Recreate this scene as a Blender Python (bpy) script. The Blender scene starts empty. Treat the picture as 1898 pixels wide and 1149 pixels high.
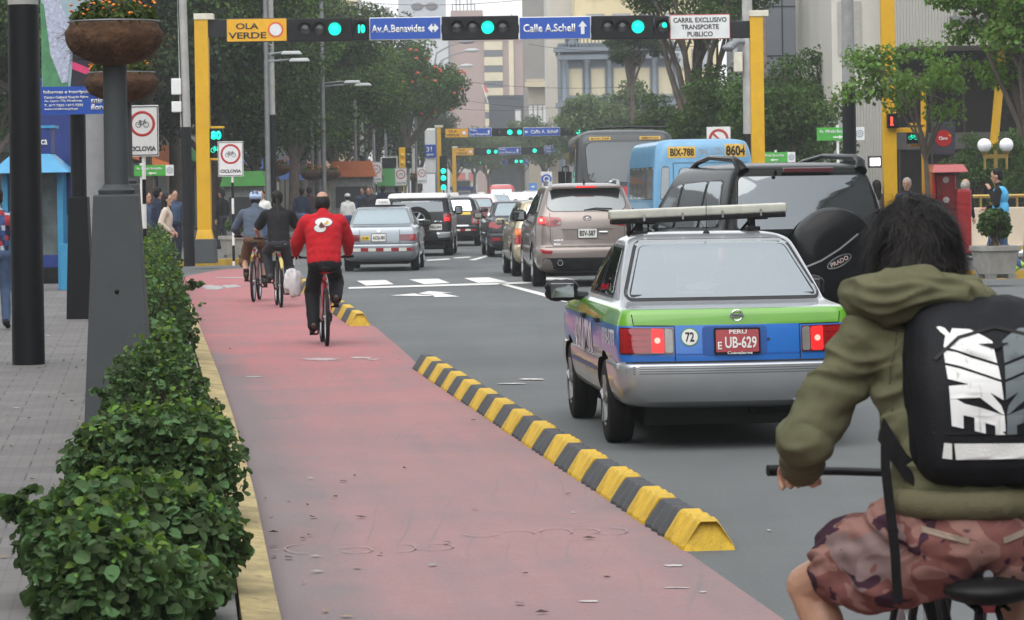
import bpy, bmesh, math, random
import numpy as np
from mathutils import Vector, Matrix, noise
from mathutils.bvhtree import BVHTree
R = math.radians
SCN = bpy.context.scene
COL = SCN.collection
# ---------------------------------------------------------------- camera, sky, sun, exposure
F, CX, HY, HC, ROLL = 6000.0, 949.0, 345.0, 1.8, R(0.9)
cam_d = bpy.data.cameras.new('camera'); cam = bpy.data.objects.new('camera', cam_d); COL.objects.link(cam)
cam_d.sensor_width = 36.0; cam_d.lens = 36.0 * F / 1898.0
cam_d.shift_y = -(574.5 - HY) / 1898.0
cam_d.clip_start = 0.5; cam_d.clip_end = 4000
cam.matrix_world = Matrix.Translation((0, 0, HC)) @ Matrix.Rotation(R(90), 4, 'X') @ Matrix.Rotation(-ROLL, 4, 'Z')
cam_d.dof.use_dof = True; cam_d.dof.focus_distance = 26.0; cam_d.dof.aperture_fstop = 16.0
SCN.camera = cam
SUN_EL, SUN_AZ = R(62), R(200)
world = bpy.data.worlds.new('World'); SCN.world = world; world.use_nodes = True
wt = world.node_tree; wt.nodes.clear()
sky = wt.nodes.new('ShaderNodeTexSky'); sky.sky_type = 'NISHITA'; sky.sun_disc = False
sky.sun_elevation = SUN_EL; sky.sun_rotation = SUN_AZ; sky.dust_density = 1.0; sky.air_density = 1.0; sky.ozone_density = 2.0
hs = wt.nodes.new('ShaderNodeHueSaturation'); hs.inputs['Saturation'].default_value = 0.14
bgn = wt.nodes.new('ShaderNodeBackground'); bgn.inputs['Strength'].default_value = 0.13
wo = wt.nodes.new('ShaderNodeOutputWorld')
wt.links.new(sky.outputs[0], hs.inputs['Color']); wt.links.new(hs.outputs[0], bgn.inputs['Color']); wt.links.new(bgn.outputs[0], wo.inputs['Surface'])
sd = bpy.data.lights.new('sun', 'SUN'); sd.energy = 1.0; sd.angle = R(75); sd.color = (1.0, 0.97, 0.92)
so = bpy.data.objects.new('sun', sd); COL.objects.link(so)
so.rotation_euler = (R(90) - SUN_EL, 0, math.pi - SUN_AZ)
SCN.view_settings.view_transform = 'Standard'; SCN.view_settings.look = 'None'
SCN.view_settings.exposure = 1.3; SCN.view_settings.gamma = 1.0
SCN.cycles.max_bounces = 6; SCN.cycles.transparent_max_bounces = 6; SCN.cycles.volume_bounces = 0
SCN.cycles.caustics_reflective = False; SCN.cycles.caustics_refractive = False

# ---------------------------------------------------------------- photo geometry -> world points
_c, _s = math.cos(ROLL), math.sin(ROLL)
def _ray(px, py):
    u, v = px - CX, HY - py
    return (u * _c + v * _s) / F, (-u * _s + v * _c) / F
def G(px, py, z=0.0):
    x, k = _ray(px, py); Y = (z - HC) / k
    return Vector((x * Y, Y, z))
def A(px, py, Y):
    x, k = _ray(px, py)
    return Vector((x * Y, Y, HC + k * Y))
def mpp(Y): return Y / F            # metres per photo pixel at depth Y

# ---------------------------------------------------------------- materials
_M = {}
def _nt(name):
    m = bpy.data.materials.new(name); m.use_nodes = True
    nt = m.node_tree; b = nt.nodes['Principled BSDF']
    return m, nt, b
def mat(name, col, rough=0.6, metal=0.0, var=0.12, scale=6.0, bump=0.0, bscale=80.0, spec=0.5, coat=0.0, island=0.0, emit=0.0, dirt=0.0):
    if name in _M: return _M[name]
    m, nt, b = _nt(name); N, L = nt.nodes, nt.links
    c4 = (*col, 1)
    b.inputs['Roughness'].default_value = rough; b.inputs['Metallic'].default_value = metal
    b.inputs['Specular IOR Level'].default_value = spec
    if coat: b.inputs['Coat Weight'].default_value = coat; b.inputs['Coat Roughness'].default_value = 0.04
    tc = N.new('ShaderNodeTexCoord')
    out = None
    if var > 0:
        nz = N.new('ShaderNodeTexNoise'); nz.inputs['Scale'].default_value = scale; nz.inputs['Detail'].default_value = 6; nz.inputs['Roughness'].default_value = 0.6
        L.new(tc.outputs['Object'], nz.inputs['Vector'])
        mr = N.new('ShaderNodeMapRange'); mr.inputs[1].default_value = 0.3; mr.inputs[2].default_value = 0.7
        mr.inputs[3].default_value = 1 - var; mr.inputs[4].default_value = 1 + var
        L.new(nz.outputs['Fac'], mr.inputs[0])
        hv = N.new('ShaderNodeHueSaturation'); hv.inputs['Color'].default_value = c4
        if island > 0:
            ge = N.new('ShaderNodeNewGeometry'); m2 = N.new('ShaderNodeMapRange')
            m2.inputs[3].default_value = 1 - island; m2.inputs[4].default_value = 1 + island
            L.new(ge.outputs['Random Per Island'], m2.inputs[0])
            mu = N.new('ShaderNodeMath'); mu.operation = 'MULTIPLY'
            L.new(mr.outputs[0], mu.inputs[0]); L.new(m2.outputs[0], mu.inputs[1]); L.new(mu.outputs[0], hv.inputs['Value'])
            m3 = N.new('ShaderNodeMapRange'); m3.inputs[3].default_value = 0.5 - 0.03 * min(1, island * 2); m3.inputs[4].default_value = 0.5 + 0.02
            L.new(ge.outputs['Random Per Island'], m3.inputs[0]); L.new(m3.outputs[0], hv.inputs['Hue'])
        else:
            L.new(mr.outputs[0], hv.inputs['Value'])
        out = hv.outputs[0]
        if dirt > 0:
            n2 = N.new('ShaderNodeTexNoise'); n2.inputs['Scale'].default_value = scale * 2.3; n2.inputs['Detail'].default_value = 9; n2.inputs['Roughness'].default_value = 0.75
            mp = N.new('ShaderNodeMapping'); mp.inputs['Scale'].default_value = (1.4, 1.4, 0.6)
            L.new(tc.outputs['Object'], mp.inputs[0]); L.new(mp.outputs[0], n2.inputs['Vector'])
            r2 = N.new('ShaderNodeMapRange'); r2.inputs[1].default_value = 0.52; r2.inputs[2].default_value = 0.72; r2.inputs[3].default_value = 0; r2.inputs[4].default_value = dirt
            L.new(n2.outputs['Fac'], r2.inputs[0])
            mx = N.new('ShaderNodeMixRGB'); mx.inputs[2].default_value = (col[0] * .3 + .02, col[1] * .3 + .02, col[2] * .3 + .02, 1)
            L.new(r2.outputs[0], mx.inputs[0]); L.new(out, mx.inputs[1]); out = mx.outputs[0]
        L.new(out, b.inputs['Base Color'])
    else:
        b.inputs['Base Color'].default_value = c4
    if bump > 0:
        nb = N.new('ShaderNodeTexNoise'); nb.inputs['Scale'].default_value = bscale; nb.inputs['Detail'].default_value = 5
        L.new(tc.outputs['Object'], nb.inputs['Vector'])
        bp = N.new('ShaderNodeBump'); bp.inputs['Strength'].default_value = min(1, bump); bp.inputs['Distance'].default_value = 0.02
        L.new(nb.outputs['Fac'], bp.inputs['Height']); L.new(bp.outputs[0], b.inputs['Normal'])
    if emit > 0:
        b.inputs['Emission Color'].default_value = c4; b.inputs['Emission Strength'].default_value = emit
    _M[name] = m
    return m
def leafmat(name, col, island=0.45, trans=0.25, rough=0.45):
    if name in _M: return _M[name]
    m = mat(name, col, max(rough, .6), var=0.35, scale=0.9, island=island, spec=0.22)
    nt = m.node_tree; N, L = nt.nodes, nt.links; b = N['Principled BSDF']; o = N['Material Output']
    t = N.new('ShaderNodeBsdfTranslucent'); t.inputs[0].default_value = (col[0] * 1.6, col[1] * 1.7, col[2] * 0.9, 1)
    mx = N.new('ShaderNodeMixShader'); mx.inputs[0].default_value = trans
    L.new(b.outputs[0], mx.inputs[1]); L.new(t.outputs[0], mx.inputs[2]); L.new(mx.outputs[0], o.inputs['Surface'])
    return m
def glassmat(name, tint=(0.02, 0.025, 0.028), refl=0.42, rcol=(0.86, 0.93, 0.96)):
    """car window: dark interior seen through a mirror-like sheet of glass"""
    if name in _M: return _M[name]
    m, nt, b = _nt(name); N, L = nt.nodes, nt.links
    b.inputs['Base Color'].default_value = (*tint, 1); b.inputs['Roughness'].default_value = 0.25
    g = N.new('ShaderNodeBsdfGlossy'); g.inputs['Color'].default_value = (*rcol, 1); g.inputs['Roughness'].default_value = 0.03
    lw = N.new('ShaderNodeLayerWeight'); lw.inputs[0].default_value = 0.5
    mr = N.new('ShaderNodeMapRange'); mr.inputs[3].default_value = refl; mr.inputs[4].default_value = min(1, refl + 0.5)
    L.new(lw.outputs['Fresnel'], mr.inputs[0])
    mx = N.new('ShaderNodeMixShader'); L.new(mr.outputs[0], mx.inputs[0]); L.new(b.outputs[0], mx.inputs[1]); L.new(g.outputs[0], mx.inputs[2])
    L.new(mx.outputs[0], N['Material Output'].inputs['Surface'])
    _M[name] = m
    return m
BLACK = mat('matte_black', (0.006, 0.006, 0.0065), 0.5, spec=.22)
RUBBER = mat('tyre_rubber', (0.011, 0.011, 0.012), 0.8, spec=.2, var=0.3, scale=14, bump=0.2)
DARK = mat('dark_plastic', (0.010, 0.0105, 0.012), 0.42, var=0.2, spec=.3)
CHROME = mat('chrome', (0.75, 0.76, 0.78), 0.12, 1.0, var=0.05)
ALLOY = mat('alloy_grey', (0.42, 0.43, 0.45), 0.35, 0.7, var=0.15)
WHITE = mat('white_paint', (0.72, 0.72, 0.70), 0.5, var=0.08)
SEAM = mat('panel_gap', (0.006, 0.006, 0.007), 0.8, var=0)
YELLOW = mat('gantry_yellow', (0.62, 0.345, 0.001), 0.5, var=0.1, scale=2.0, dirt=0.25)
CONC = mat('pole_concrete', (0.36, 0.36, 0.34), 0.85, var=0.18, scale=3, bump=0.2)
SKIN = mat('skin_tan', (0.42, 0.235, 0.155), 0.5, var=0.1, scale=9)
HAIR = mat('black_hair', (0.007, 0.006, 0.005), 0.6, var=0.3, scale=20, spec=.25)

# ---------------------------------------------------------------- objects
def tag(o, label=None, cat=None, group=None, kind=None):
    if label: o['label'] = label
    if cat: o['category'] = cat
    if group: o['group'] = group
    if kind: o['kind'] = kind
    return o
def thing(name, label, cat, loc=(0, 0, 0), rz=0.0, group=None):
    o = bpy.data.objects.new(name, None); COL.objects.link(o)
    o.empty_display_size = 0.2; o.location = loc; o.rotation_euler = (0, 0, rz)
    return tag(o, label, cat, group)
def link(name, me, mats=None, parent=None):
    if mats is not None:
        for m in (mats if isinstance(mats, (list, tuple)) else [mats]): me.materials.append(m)
    o = bpy.data.objects.new(name, me); COL.objects.link(o)
    if parent: o.parent = parent
    return o
def kids(o): return [c for c in bpy.data.objects if c.parent == o]
def dup(root, loc, rz=0.0, label=None, scale=None):
    r = root.copy(); COL.objects.link(r); r.location = loc; r.rotation_euler = (0, 0, rz)
    if label: r['label'] = label
    if scale: r.scale = scale if isinstance(scale, (tuple, list)) else (scale,) * 3
    for ch in list(root.children):
        c = ch.copy(); COL.objects.link(c); c.parent = r
        for g in list(ch.children):
            d = g.copy(); COL.objects.link(d); d.parent = c
    return r
def evaluated(o):
    dg = bpy.context.evaluated_depsgraph_get(); dg.update()
    return bpy.data.meshes.new_from_object(o.evaluated_get(dg))
def frame_to(d):
    d = Vector(d).normalized(); a = Vector((0, 0, 1)) if abs(d.z) < 0.95 else Vector((1, 0, 0))
    u = a.cross(d).normalized(); return u, d.cross(u)

class MB:
    def __init__(s): s.v, s.f, s.m = [], [], []
    def add(s, vs, fs, mi=0, T=None):
        n = len(s.v)
        s.v += [tuple(T @ Vector(p)) for p in vs] if T is not None else [tuple(p) for p in vs]
        s.f += [tuple(i + n for i in q) for q in fs]; s.m += [mi] * len(fs)
        return s
    def box(s, c, d, mi=0, rot=None, top=1.0):
        x, y, z = d[0] / 2, d[1] / 2, d[2] / 2
        vs = [Vector((sx * x * (top if sz > 0 else 1), sy * y * (top if sz > 0 else 1), sz * z)) for sz in (-1, 1) for sy in (-1, 1) for sx in (-1, 1)]
        if rot is not None:
            M = rot if isinstance(rot, Matrix) else Matrix.Rotation(rot, 3, 'Z')
            vs = [M @ p for p in vs]
        c = Vector(c)
        return s.add([p + c for p in vs], [(0, 2, 3, 1), (4, 5, 7, 6), (0, 1, 5, 4), (2, 6, 7, 3), (0, 4, 6, 2), (1, 3, 7, 5)], mi)
    def path(s, pts, rad, n=8, mi=0, cap=True):
        pts = [Vector(p) for p in pts]; k = len(pts)
        rs = rad if isinstance(rad, (list, tuple)) else [rad] * k
        vs, fs = [], []
        u = None
        for i, p in enumerate(pts):
            d = (pts[min(k - 1, i + 1)] - pts[max(0, i - 1)])
            if d.length < 1e-9: d = Vector((0, 0, 1))
            d.normalize()
            if u is None: u, w = frame_to(d)
            else:
                u = (u - d * u.dot(d))
                if u.length < 1e-6: u, w = frame_to(d)
                u.normalize(); w = d.cross(u)
            for j in range(n):
                a = 2 * math.pi * j / n
                vs.append(p + (u * math.cos(a) + w * math.sin(a)) * rs[i])
        for i in range(k - 1):
            for j in range(n):
                a, b = i * n + j, i * n + (j + 1) % n
                fs.append((a, b, b + n, a + n))
        if cap:
            fs.append(tuple(range(n))[::-1]); fs.append(tuple(range((k - 1) * n, k * n)))
        return s.add(vs, fs, mi)
    def cyl(s, p0, p1, r0, r1=None, n=16, mi=0, cap=True):
        return s.path([p0, p1], [r0, r0 if r1 is None else r1], n, mi, cap)
    def lathe(s, prof, n=24, c=(0, 0, 0), axis=(0, 0, 1), mi=0):
        d = Vector(axis).normalized(); u, w = frame_to(d); c = Vector(c); vs, fs = [], []
        for r, z in prof:
            for j in range(n):
                a = 2 * math.pi * j / n
                vs.append(c + d * z + (u * math.cos(a) + w * math.sin(a)) * max(r, 1e-4))
        for i in range(len(prof) - 1):
            for j in range(n):
                a, b = i * n + j, i * n + (j + 1) % n
                fs.append((a, b, b + n, a + n))
        return s.add(vs, fs, mi)
    def sph(s, c, r, nu=16, nv=10, mi=0, rot=None, fn=None):
        r = r if isinstance(r, (tuple, list)) else (r, r, r); c = Vector(c); vs, fs = [], []
        for i in range(nv + 1):
            t = math.pi * i / nv
            for j in range(nu):
                a = 2 * math.pi * j / nu
                p = Vector((r[0] * math.sin(t) * math.cos(a), r[1] * math.sin(t) * math.sin(a), r[2] * math.cos(t)))
                if fn: p = p * fn(p)
                vs.append((rot @ p if rot else p) + c)
        for i in range(nv):
            for j in range(nu):
                a, b = i * nu + j, i * nu + (j + 1) % nu
                fs.append((a, a + nu, b + nu, b))
        return s.add(vs, fs, mi)
    def torus(s, c, Rr, r, axis=(1, 0, 0), nu=40, nv=10, mi=0):
        d = Vector(axis).normalized(); u, w = frame_to(d); c = Vector(c); vs, fs = [], []
        rr = r if isinstance(r, tuple) else (r, r)
        for i in range(nu):
            a = 2 * math.pi * i / nu; e = u * math.cos(a) + w * math.sin(a)
            for j in range(nv):
                b = 2 * math.pi * j / nv
                vs.append(c + e * (Rr + rr[0] * math.cos(b)) + d * (rr[1] * math.sin(b)))
        for i in range(nu):
            for j in range(nv):
                fs.append((i * nv + j, ((i + 1) % nu) * nv + j, ((i + 1) % nu) * nv + (j + 1) % nv, i * nv + (j + 1) % nv))
        return s.add(vs, fs, mi)
    def prism(s, poly, a0, a1, plane='xz', mi=0):
        def P(p, t): return {'xz': (p[0], t, p[1]), 'xy': (p[0], p[1], t), 'yz': (t, p[0], p[1])}[plane]
        n = len(poly)
        vs = [P(p, a0) for p in poly] + [P(p, a1) for p in poly]
        fs = [tuple(range(n))[::-1], tuple(range(n, 2 * n))] + [(i, (i + 1) % n, (i + 1) % n + n, i + n) for i in range(n)]
        return s.add(vs, fs, mi)
    def quad(s, a, b, c, d, mi=0): return s.add([a, b, c, d], [(0, 1, 2, 3)], mi)
    def mesh(s, name, smooth=None, bevel=0.0, seg=2, flip=False, weld=False):
        me = bpy.data.meshes.new(name); me.from_pydata(s.v, [], s.f)
        if any(s.m): me.polygons.foreach_set('material_index', s.m)
        bm = bmesh.new(); bm.from_mesh(me)
        if weld: bmesh.ops.remove_doubles(bm, verts=bm.verts, dist=1e-5)
        bmesh.ops.recalc_face_normals(bm, faces=bm.faces)
        if bevel > 0:
            es = [e for e in bm.edges if len(e.link_faces) == 2 and e.calc_face_angle(0) > R(28)]
            bmesh.ops.bevel(bm, geom=es, offset=bevel, segments=seg, profile=0.6, affect='EDGES', clamp_overlap=True)
        bm.to_mesh(me); bm.free()
        if smooth is not None:
            me.polygons.foreach_set('use_smooth', [True] * len(me.polygons))
            me.set_sharp_from_angle(angle=R(smooth))
        me.update(); return me
    def build(s, name, mats, parent=None, smooth=None, bevel=0.0, seg=2, weld=False):
        return link(name, s.mesh(name, smooth, bevel, seg, weld=weld), mats, parent)

def text_mesh(s, w=None, h=None, bold=0.0, depth=0.004, align='CENTER', space=1.0, lines=1.0):
    cu = bpy.data.curves.new('t', 'FONT'); cu.body = s; cu.size = 1.0; cu.offset = bold; cu.extrude = 0.0
    cu.align_x = align; cu.space_character = space; cu.space_line = lines; cu.resolution_u = 3
    o = bpy.data.objects.new('t', cu); COL.objects.link(o)
    me = evaluated(o); bpy.data.objects.remove(o); bpy.data.curves.remove(cu)
    n = len(me.vertices); co = np.empty(n * 3); me.vertices.foreach_get('co', co); co = co.reshape(-1, 3)
    lo, hi = co.min(0), co.max(0); c = (lo + hi) / 2; co -= c
    sz = hi - lo
    kx = w / sz[0] if w else None; ky = h / sz[1] if h else None
    if kx is None: kx = ky
    if ky is None: ky = kx
    co[:, 0] *= kx; co[:, 1] *= ky; co[:, 2] = 0
    me.vertices.foreach_set('co', co.ravel()); me.update()
    return me
def lettering(s, w, h, m, parent, loc, bold=0.02, rot=None, name='lettering', space=1.0, lines=1.0, thick=0.003):
    """upright letters facing -Y by default (rot turns them), given a real thickness"""
    me = text_mesh(s, w, h, bold, space=space, lines=lines)
    bm = bmesh.new(); bm.from_mesh(me)
    bmesh.ops.remove_doubles(bm, verts=bm.verts, dist=1e-6)
    r = bmesh.ops.extrude_face_region(bm, geom=list(bm.faces))
    for v in r['geom']:
        if isinstance(v, bmesh.types.BMVert): v.co.z += thick
    bmesh.ops.recalc_face_normals(bm, faces=bm.faces)
    M = (rot if rot is not None else Matrix.Identity(4)) @ Matrix.Rotation(R(90), 4, 'X')
    bmesh.ops.transform(bm, matrix=Matrix.Translation(Vector(loc)) @ M, verts=bm.verts)
    bm.to_mesh(me); bm.free()
    return link(name, me, m, parent)

def densify(poly, step, closed=True):
    out = []; n = len(poly)
    for i in range(n if closed else n - 1):
        a, b = Vector(poly[i]), Vector(poly[(i + 1) % n]); k = max(1, int(math.ceil((b - a).length / step)))
        out += [a + (b - a) * (j / k) for j in range(k)]
    if not closed: out.append(Vector(poly[-1]))
    return out
def rpoly(pts, r, seg=5):
    pts = [Vector(p) for p in pts]; n = len(pts); out = []
    for i in range(n):
        p, a, b = pts[i], pts[i - 1], pts[(i + 1) % n]
        ra = min(r, (a - p).length * 0.45); rb = min(r, (b - p).length * 0.45)
        q0, q1 = p + (a - p).normalized() * ra, p + (b - p).normalized() * rb
        for j in range(seg + 1):
            t = j / seg; out.append(q0 * (1 - t) ** 2 + p * (2 * t * (1 - t)) + q1 * t * t)
    return out
def rrect(x0, z0, x1, z1, r): return rpoly([(x0, z0), (x1, z0), (x1, z1), (x0, z1)], r)
def circ(x, z, r, n=28, rz=None): return [Vector((x + r * math.cos(2 * math.pi * i / n), z + (rz or r) * math.sin(2 * math.pi * i / n))) for i in range(n)]
def tri2(poly):
    """triangulate a simple (maybe concave) polygon, indices"""
    from mathutils.geometry import tessellate_polygon
    return [tuple(t) for t in tessellate_polygon([[Vector((p[0], p[1], 0)) for p in poly]])]
def flat_poly(mb, pts, z, mi=0):
    """ground polygon from world points (may be concave)"""
    mb.add([(p[0], p[1], z) for p in pts], tri2(pts), mi)

class Skin:
    """projects flat shapes on a body mesh (object-local)"""
    def __init__(s, me):
        s.b = BVHTree.FromPolygons([v.co.copy() for v in me.vertices], [tuple(p.vertices) for p in me.polygons])
    def hit(s, a, b, side):
        o, d = {'rear': ((a, -6, b), (0, 1, 0)), 'left': ((-6, a, b), (1, 0, 0)), 'right': ((6, a, b), (-1, 0, 0)), 'top': ((a, b, 9), (0, 0, -1)), 'front': ((a, 30, b), (0, -1, 0))}[side]
        h = s.b.ray_cast(Vector(o), Vector(d))
        if h[0] is None:
            h = s.b.find_nearest(Vector({'rear': (a, 0, b), 'left': (-0.8, a, b), 'right': (0.8, a, b), 'top': (a, b, 1.4), 'front': (a, 4, b)}[side]))
        n = h[1] if h[1].dot(Vector(d)) < 0 else -h[1]
        return h[0], n, Vector(d)
    def patch(s, name, poly, m, parent, side='rear', off=0.004, rings=4, step=0.05, skirt=0.012):
        poly = densify(poly, step); n = len(poly)
        c = Vector((sum(p[0] for p in poly) / n, sum(p[1] for p in poly) / n))
        vs, fs = [], []
        for k in range(rings, 0, -1):
            for p in poly:
                q = c + (p - c) * (k / rings); l, nn, d = s.hit(q[0], q[1], side); vs.append(l - d * off)
        l, nn, d = s.hit(c[0], c[1], side); vs.append(l - d * off)
        for k in range(rings - 1):
            for i in range(n): fs.append((k * n + i, k * n + (i + 1) % n, (k + 1) * n + (i + 1) % n, (k + 1) * n + i))
        for i in range(n): fs.append(((rings - 1) * n + i, (rings - 1) * n + (i + 1) % n, rings * n))
        b0 = len(vs)
        for i in range(n): vs.append(vs[i] + d * (off + skirt))
        for i in range(n): fs.append((i, b0 + i, b0 + (i + 1) % n, (i + 1) % n))
        mb = MB(); mb.add(vs, fs)
        return mb.build(name, m, parent, smooth=40)
    def line(s, name, pts, w, m, parent, side='rear', off=0.0015, closed=False):
        """thin strip (panel gap, moulding) along a polyline"""
        P = densify([Vector(p) for p in pts], 0.05, closed); n = len(P); vs, fs = [], []
        for i, p in enumerate(P):
            a, b = (P[i - 1], P[(i + 1) % n]) if closed else (P[max(0, i - 1)], P[min(n - 1, i + 1)])
            t = (b - a).normalized(); q = Vector((-t[1], t[0])) * (w / 2)
            for sg in (-1, 1):
                l, nn, d = s.hit(p[0] + q[0] * sg, p[1] + q[1] * sg, side); vs.append(l - d * off)
        for i in range(n if closed else n - 1):
            j = (i + 1) % n; fs.append((2 * i, 2 * i + 1, 2 * j + 1, 2 * j))
        mb = MB(); mb.add(vs, fs); return mb.build(name, m, parent, smooth=40)
    def text(s, txt, a, b, w, h, m, parent, side='rear', off=0.004, bold=0.02, name='lettering', tilt=0.0, flip=None):
        me = text_mesh(txt, w, h, bold)
        bm = bmesh.new(); bm.from_mesh(me)
        sg = -1 if side in ('left',) else 1
        ct, st = math.cos(tilt), math.sin(tilt)
        for v in bm.verts:
            x, z = v.co.x * ct - v.co.y * st, v.co.x * st + v.co.y * ct
            l, nn, d = s.hit(a + sg * x, b + z, side); v.co = l - d * off
        bm.to_mesh(me); bm.free(); return link(name, me, m, parent)
# ---------------------------------------------------------------- road, lanes, pavements
def asphalt():
    m, nt, b = _nt('asphalt'); N, L = nt.nodes, nt.links
    tc = N.new('ShaderNodeTexCoord')
    def nz(sc, det, ro=0.6, mp=(1, 1, 1)):
        g = N.new('ShaderNodeMapping'); g.inputs['Scale'].default_value = mp
        n = N.new('ShaderNodeTexNoise'); n.inputs['Scale'].default_value = sc; n.inputs['Detail'].default_value = det; n.inputs['Roughness'].default_value = ro
        L.new(tc.outputs['Object'], g.inputs[0]); L.new(g.outputs[0], n.inputs['Vector']); return n
    a, f, s = nz(0.25, 7, 0.7), nz(60, 3), nz(1.2, 4, 0.6, (1, 0.08, 1))
    cr = N.new('ShaderNodeValToRGB'); cr.color_ramp.elements[0].position = 0.3; cr.color_ramp.elements[1].position = 0.7
    cr.color_ramp.elements[0].color = (0.088, 0.097, 0.099, 1); cr.color_ramp.elements[1].color = (0.125, 0.134, 0.134, 1)
    L.new(a.outputs['Fac'], cr.inputs[0])
    m1 = N.new('ShaderNodeMixRGB'); m1.blend_type = 'OVERLAY'; m1.inputs[0].default_value = 0.4
    L.new(cr.outputs[0], m1.inputs[1]); L.new(f.outputs['Fac'], m1.inputs[2])
    m2 = N.new('ShaderNodeMixRGB'); m2.blend_type = 'OVERLAY'; m2.inputs[0].default_value = 0.22
    L.new(m1.outputs[0], m2.inputs[1]); L.new(s.outputs['Fac'], m2.inputs[2])
    L.new(m2.outputs[0], b.inputs['Base Color']); b.inputs['Roughness'].default_value = 0.82; b.inputs['Specular IOR Level'].default_value = 0.35
    bp = N.new('ShaderNodeBump'); bp.inputs['Strength'].default_value = 0.35; bp.inputs['Distance'].default_value = 0.01
    L.new(f.outputs['Fac'], bp.inputs['Height']); L.new(bp.outputs[0], b.inputs['Normal'])
    return m
def lane_paint():
    """worn pink paint: grey asphalt shows through along the kerb and in patches (UV u across the lane, v metres along)"""
    m, nt, b = _nt('worn_pink_paint'); N, L = nt.nodes, nt.links
    tc = N.new('ShaderNodeTexCoord'); uv = N.new('ShaderNodeUVMap'); uv.uv_map = 'lane'
    sep = N.new('ShaderNodeSeparateXYZ'); L.new(uv.outputs[0], sep.inputs[0])
    def nz(src, sc, det, ro=0.6, mp=(1, 1, 1)):
        g = N.new('ShaderNodeMapping'); g.inputs['Scale'].default_value = mp
        n = N.new('ShaderNodeTexNoise'); n.inputs['Scale'].default_value = sc; n.inputs['Detail'].default_value = det; n.inputs['Roughness'].default_value = ro
        L.new(src, g.inputs[0]); L.new(g.outputs[0], n.inputs['Vector']); return n.outputs['Fac']
    big = nz(tc.outputs['Object'], 0.7, 6, 0.65); fine = nz(tc.outputs['Object'], 45, 4, 0.7); mid = nz(tc.outputs['Object'], 5, 7, 0.75, (1, .45, 1))
    along = nz(uv.outputs[0], 1.0, 5, 0.6, (9, .22, 1))
    # wear near the kerb
    ram = N.new('ShaderNodeMapRange'); ram.inputs[1].default_value = 0.0; ram.inputs[2].default_value = 0.34; ram.inputs[3].default_value = 0.95; ram.inputs[4].default_value = 0.10
    ram.interpolation_type = 'SMOOTHSTEP'; L.new(sep.outputs[0], ram.inputs[0])
    far = N.new('ShaderNodeMapRange'); far.inputs[1].default_value = 30.0; far.inputs[2].default_value = 38.0; far.inputs[3].default_value = 1.0; far.inputs[4].default_value = 0.25
    L.new(sep.outputs[1], far.inputs[0])
    rm = N.new('ShaderNodeMath'); rm.operation = 'MULTIPLY'; L.new(ram.outputs[0], rm.inputs[0]); L.new(far.outputs[0], rm.inputs[1])
    e2 = N.new('ShaderNodeMapRange'); e2.inputs[1].default_value = 0.8; e2.inputs[2].default_value = 1.0; e2.inputs[3].default_value = 0; e2.inputs[4].default_value = 0.28
    L.new(sep.outputs[0], e2.inputs[0])
    def mth(op, x, y):
        n = N.new('ShaderNodeMath'); n.operation = op
        for k, q in ((0, x), (1, y)):
            if isinstance(q, (int, float)): n.inputs[k].default_value = q
            else: L.new(q, n.inputs[k])
        return n.outputs[0]
    w = mth('ADD', mth('ADD', rm.outputs[0], e2.outputs[0]), mth('MULTIPLY', mth('SUBTRACT', big, 0.45), 1.7))
    w = mth('ADD', w, mth('MULTIPLY', mth('SUBTRACT', mid, 0.5), 1.15))
    w = mth('ADD', w, mth('MULTIPLY', mth('SUBTRACT', along, 0.5), 1.0))
    cl = N.new('ShaderNodeMapRange'); cl.inputs[1].default_value = 0.0; cl.inputs[2].default_value = 0.9; cl.inputs[4].default_value = 0.86; L.new(w, cl.inputs[0])
    wv = N.new('ShaderNodeTexWave'); wv.wave_type = 'BANDS'; wv.bands_direction = 'X'; wv.inputs['Scale'].default_value = 1.1; wv.inputs['Distortion'].default_value = 14.0; wv.inputs['Detail'].default_value = 2.5; wv.inputs['Detail Scale'].default_value = 0.5
    mw = N.new('ShaderNodeMapping'); mw.inputs['Rotation'].default_value = (0, 0, R(14)); mw.inputs['Scale'].default_value = (1.6, 0.22, 1); L.new(tc.outputs['Object'], mw.inputs[0]); L.new(mw.outputs[0], wv.inputs['Vector'])
    st = N.new('ShaderNodeMapRange'); st.inputs[1].default_value = 0.965; st.inputs[2].default_value = 1.0; st.inputs[4].default_value = 0.5; L.new(wv.outputs['Fac'], st.inputs[0])
    mk = N.new('ShaderNodeMapRange'); mk.inputs[1].default_value = .5; mk.inputs[2].default_value = .68; L.new(nz(tc.outputs['Object'], .8, 3, .5, (1, .5, 1)), mk.inputs[0]); stm = mth('MULTIPLY', st.outputs[0], mk.outputs[0])
    tone = N.new('ShaderNodeMapRange'); tone.inputs[1].default_value = 20.0; tone.inputs[2].default_value = 36.0; L.new(sep.outputs[1], tone.inputs[0])
    pf = N.new('ShaderNodeMixRGB'); pf.inputs[1].default_value = (0.345, 0.205, 0.205, 1); pf.inputs[2].default_value = (0.43, 0.165, 0.17, 1); L.new(tone.outputs[0], pf.inputs[0])
    pink = N.new('ShaderNodeMixRGB'); pink.blend_type = 'MULTIPLY'; pink.inputs[0].default_value = 0.35; L.new(pf.outputs[0], pink.inputs[1]); L.new(mid, pink.inputs[2])
    pk = N.new('ShaderNodeMixRGB'); pk.inputs[2].default_value = (0.15, 0.14, 0.145, 1); L.new(stm, pk.inputs[0]); L.new(pink.outputs[0], pk.inputs[1]); pink = pk
    mx = N.new('ShaderNodeMixRGB'); mx.inputs[2].default_value = (0.165, 0.145, 0.15, 1); L.new(cl.outputs[0], mx.inputs[0]); L.new(pink.outputs[0], mx.inputs[1])
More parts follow.
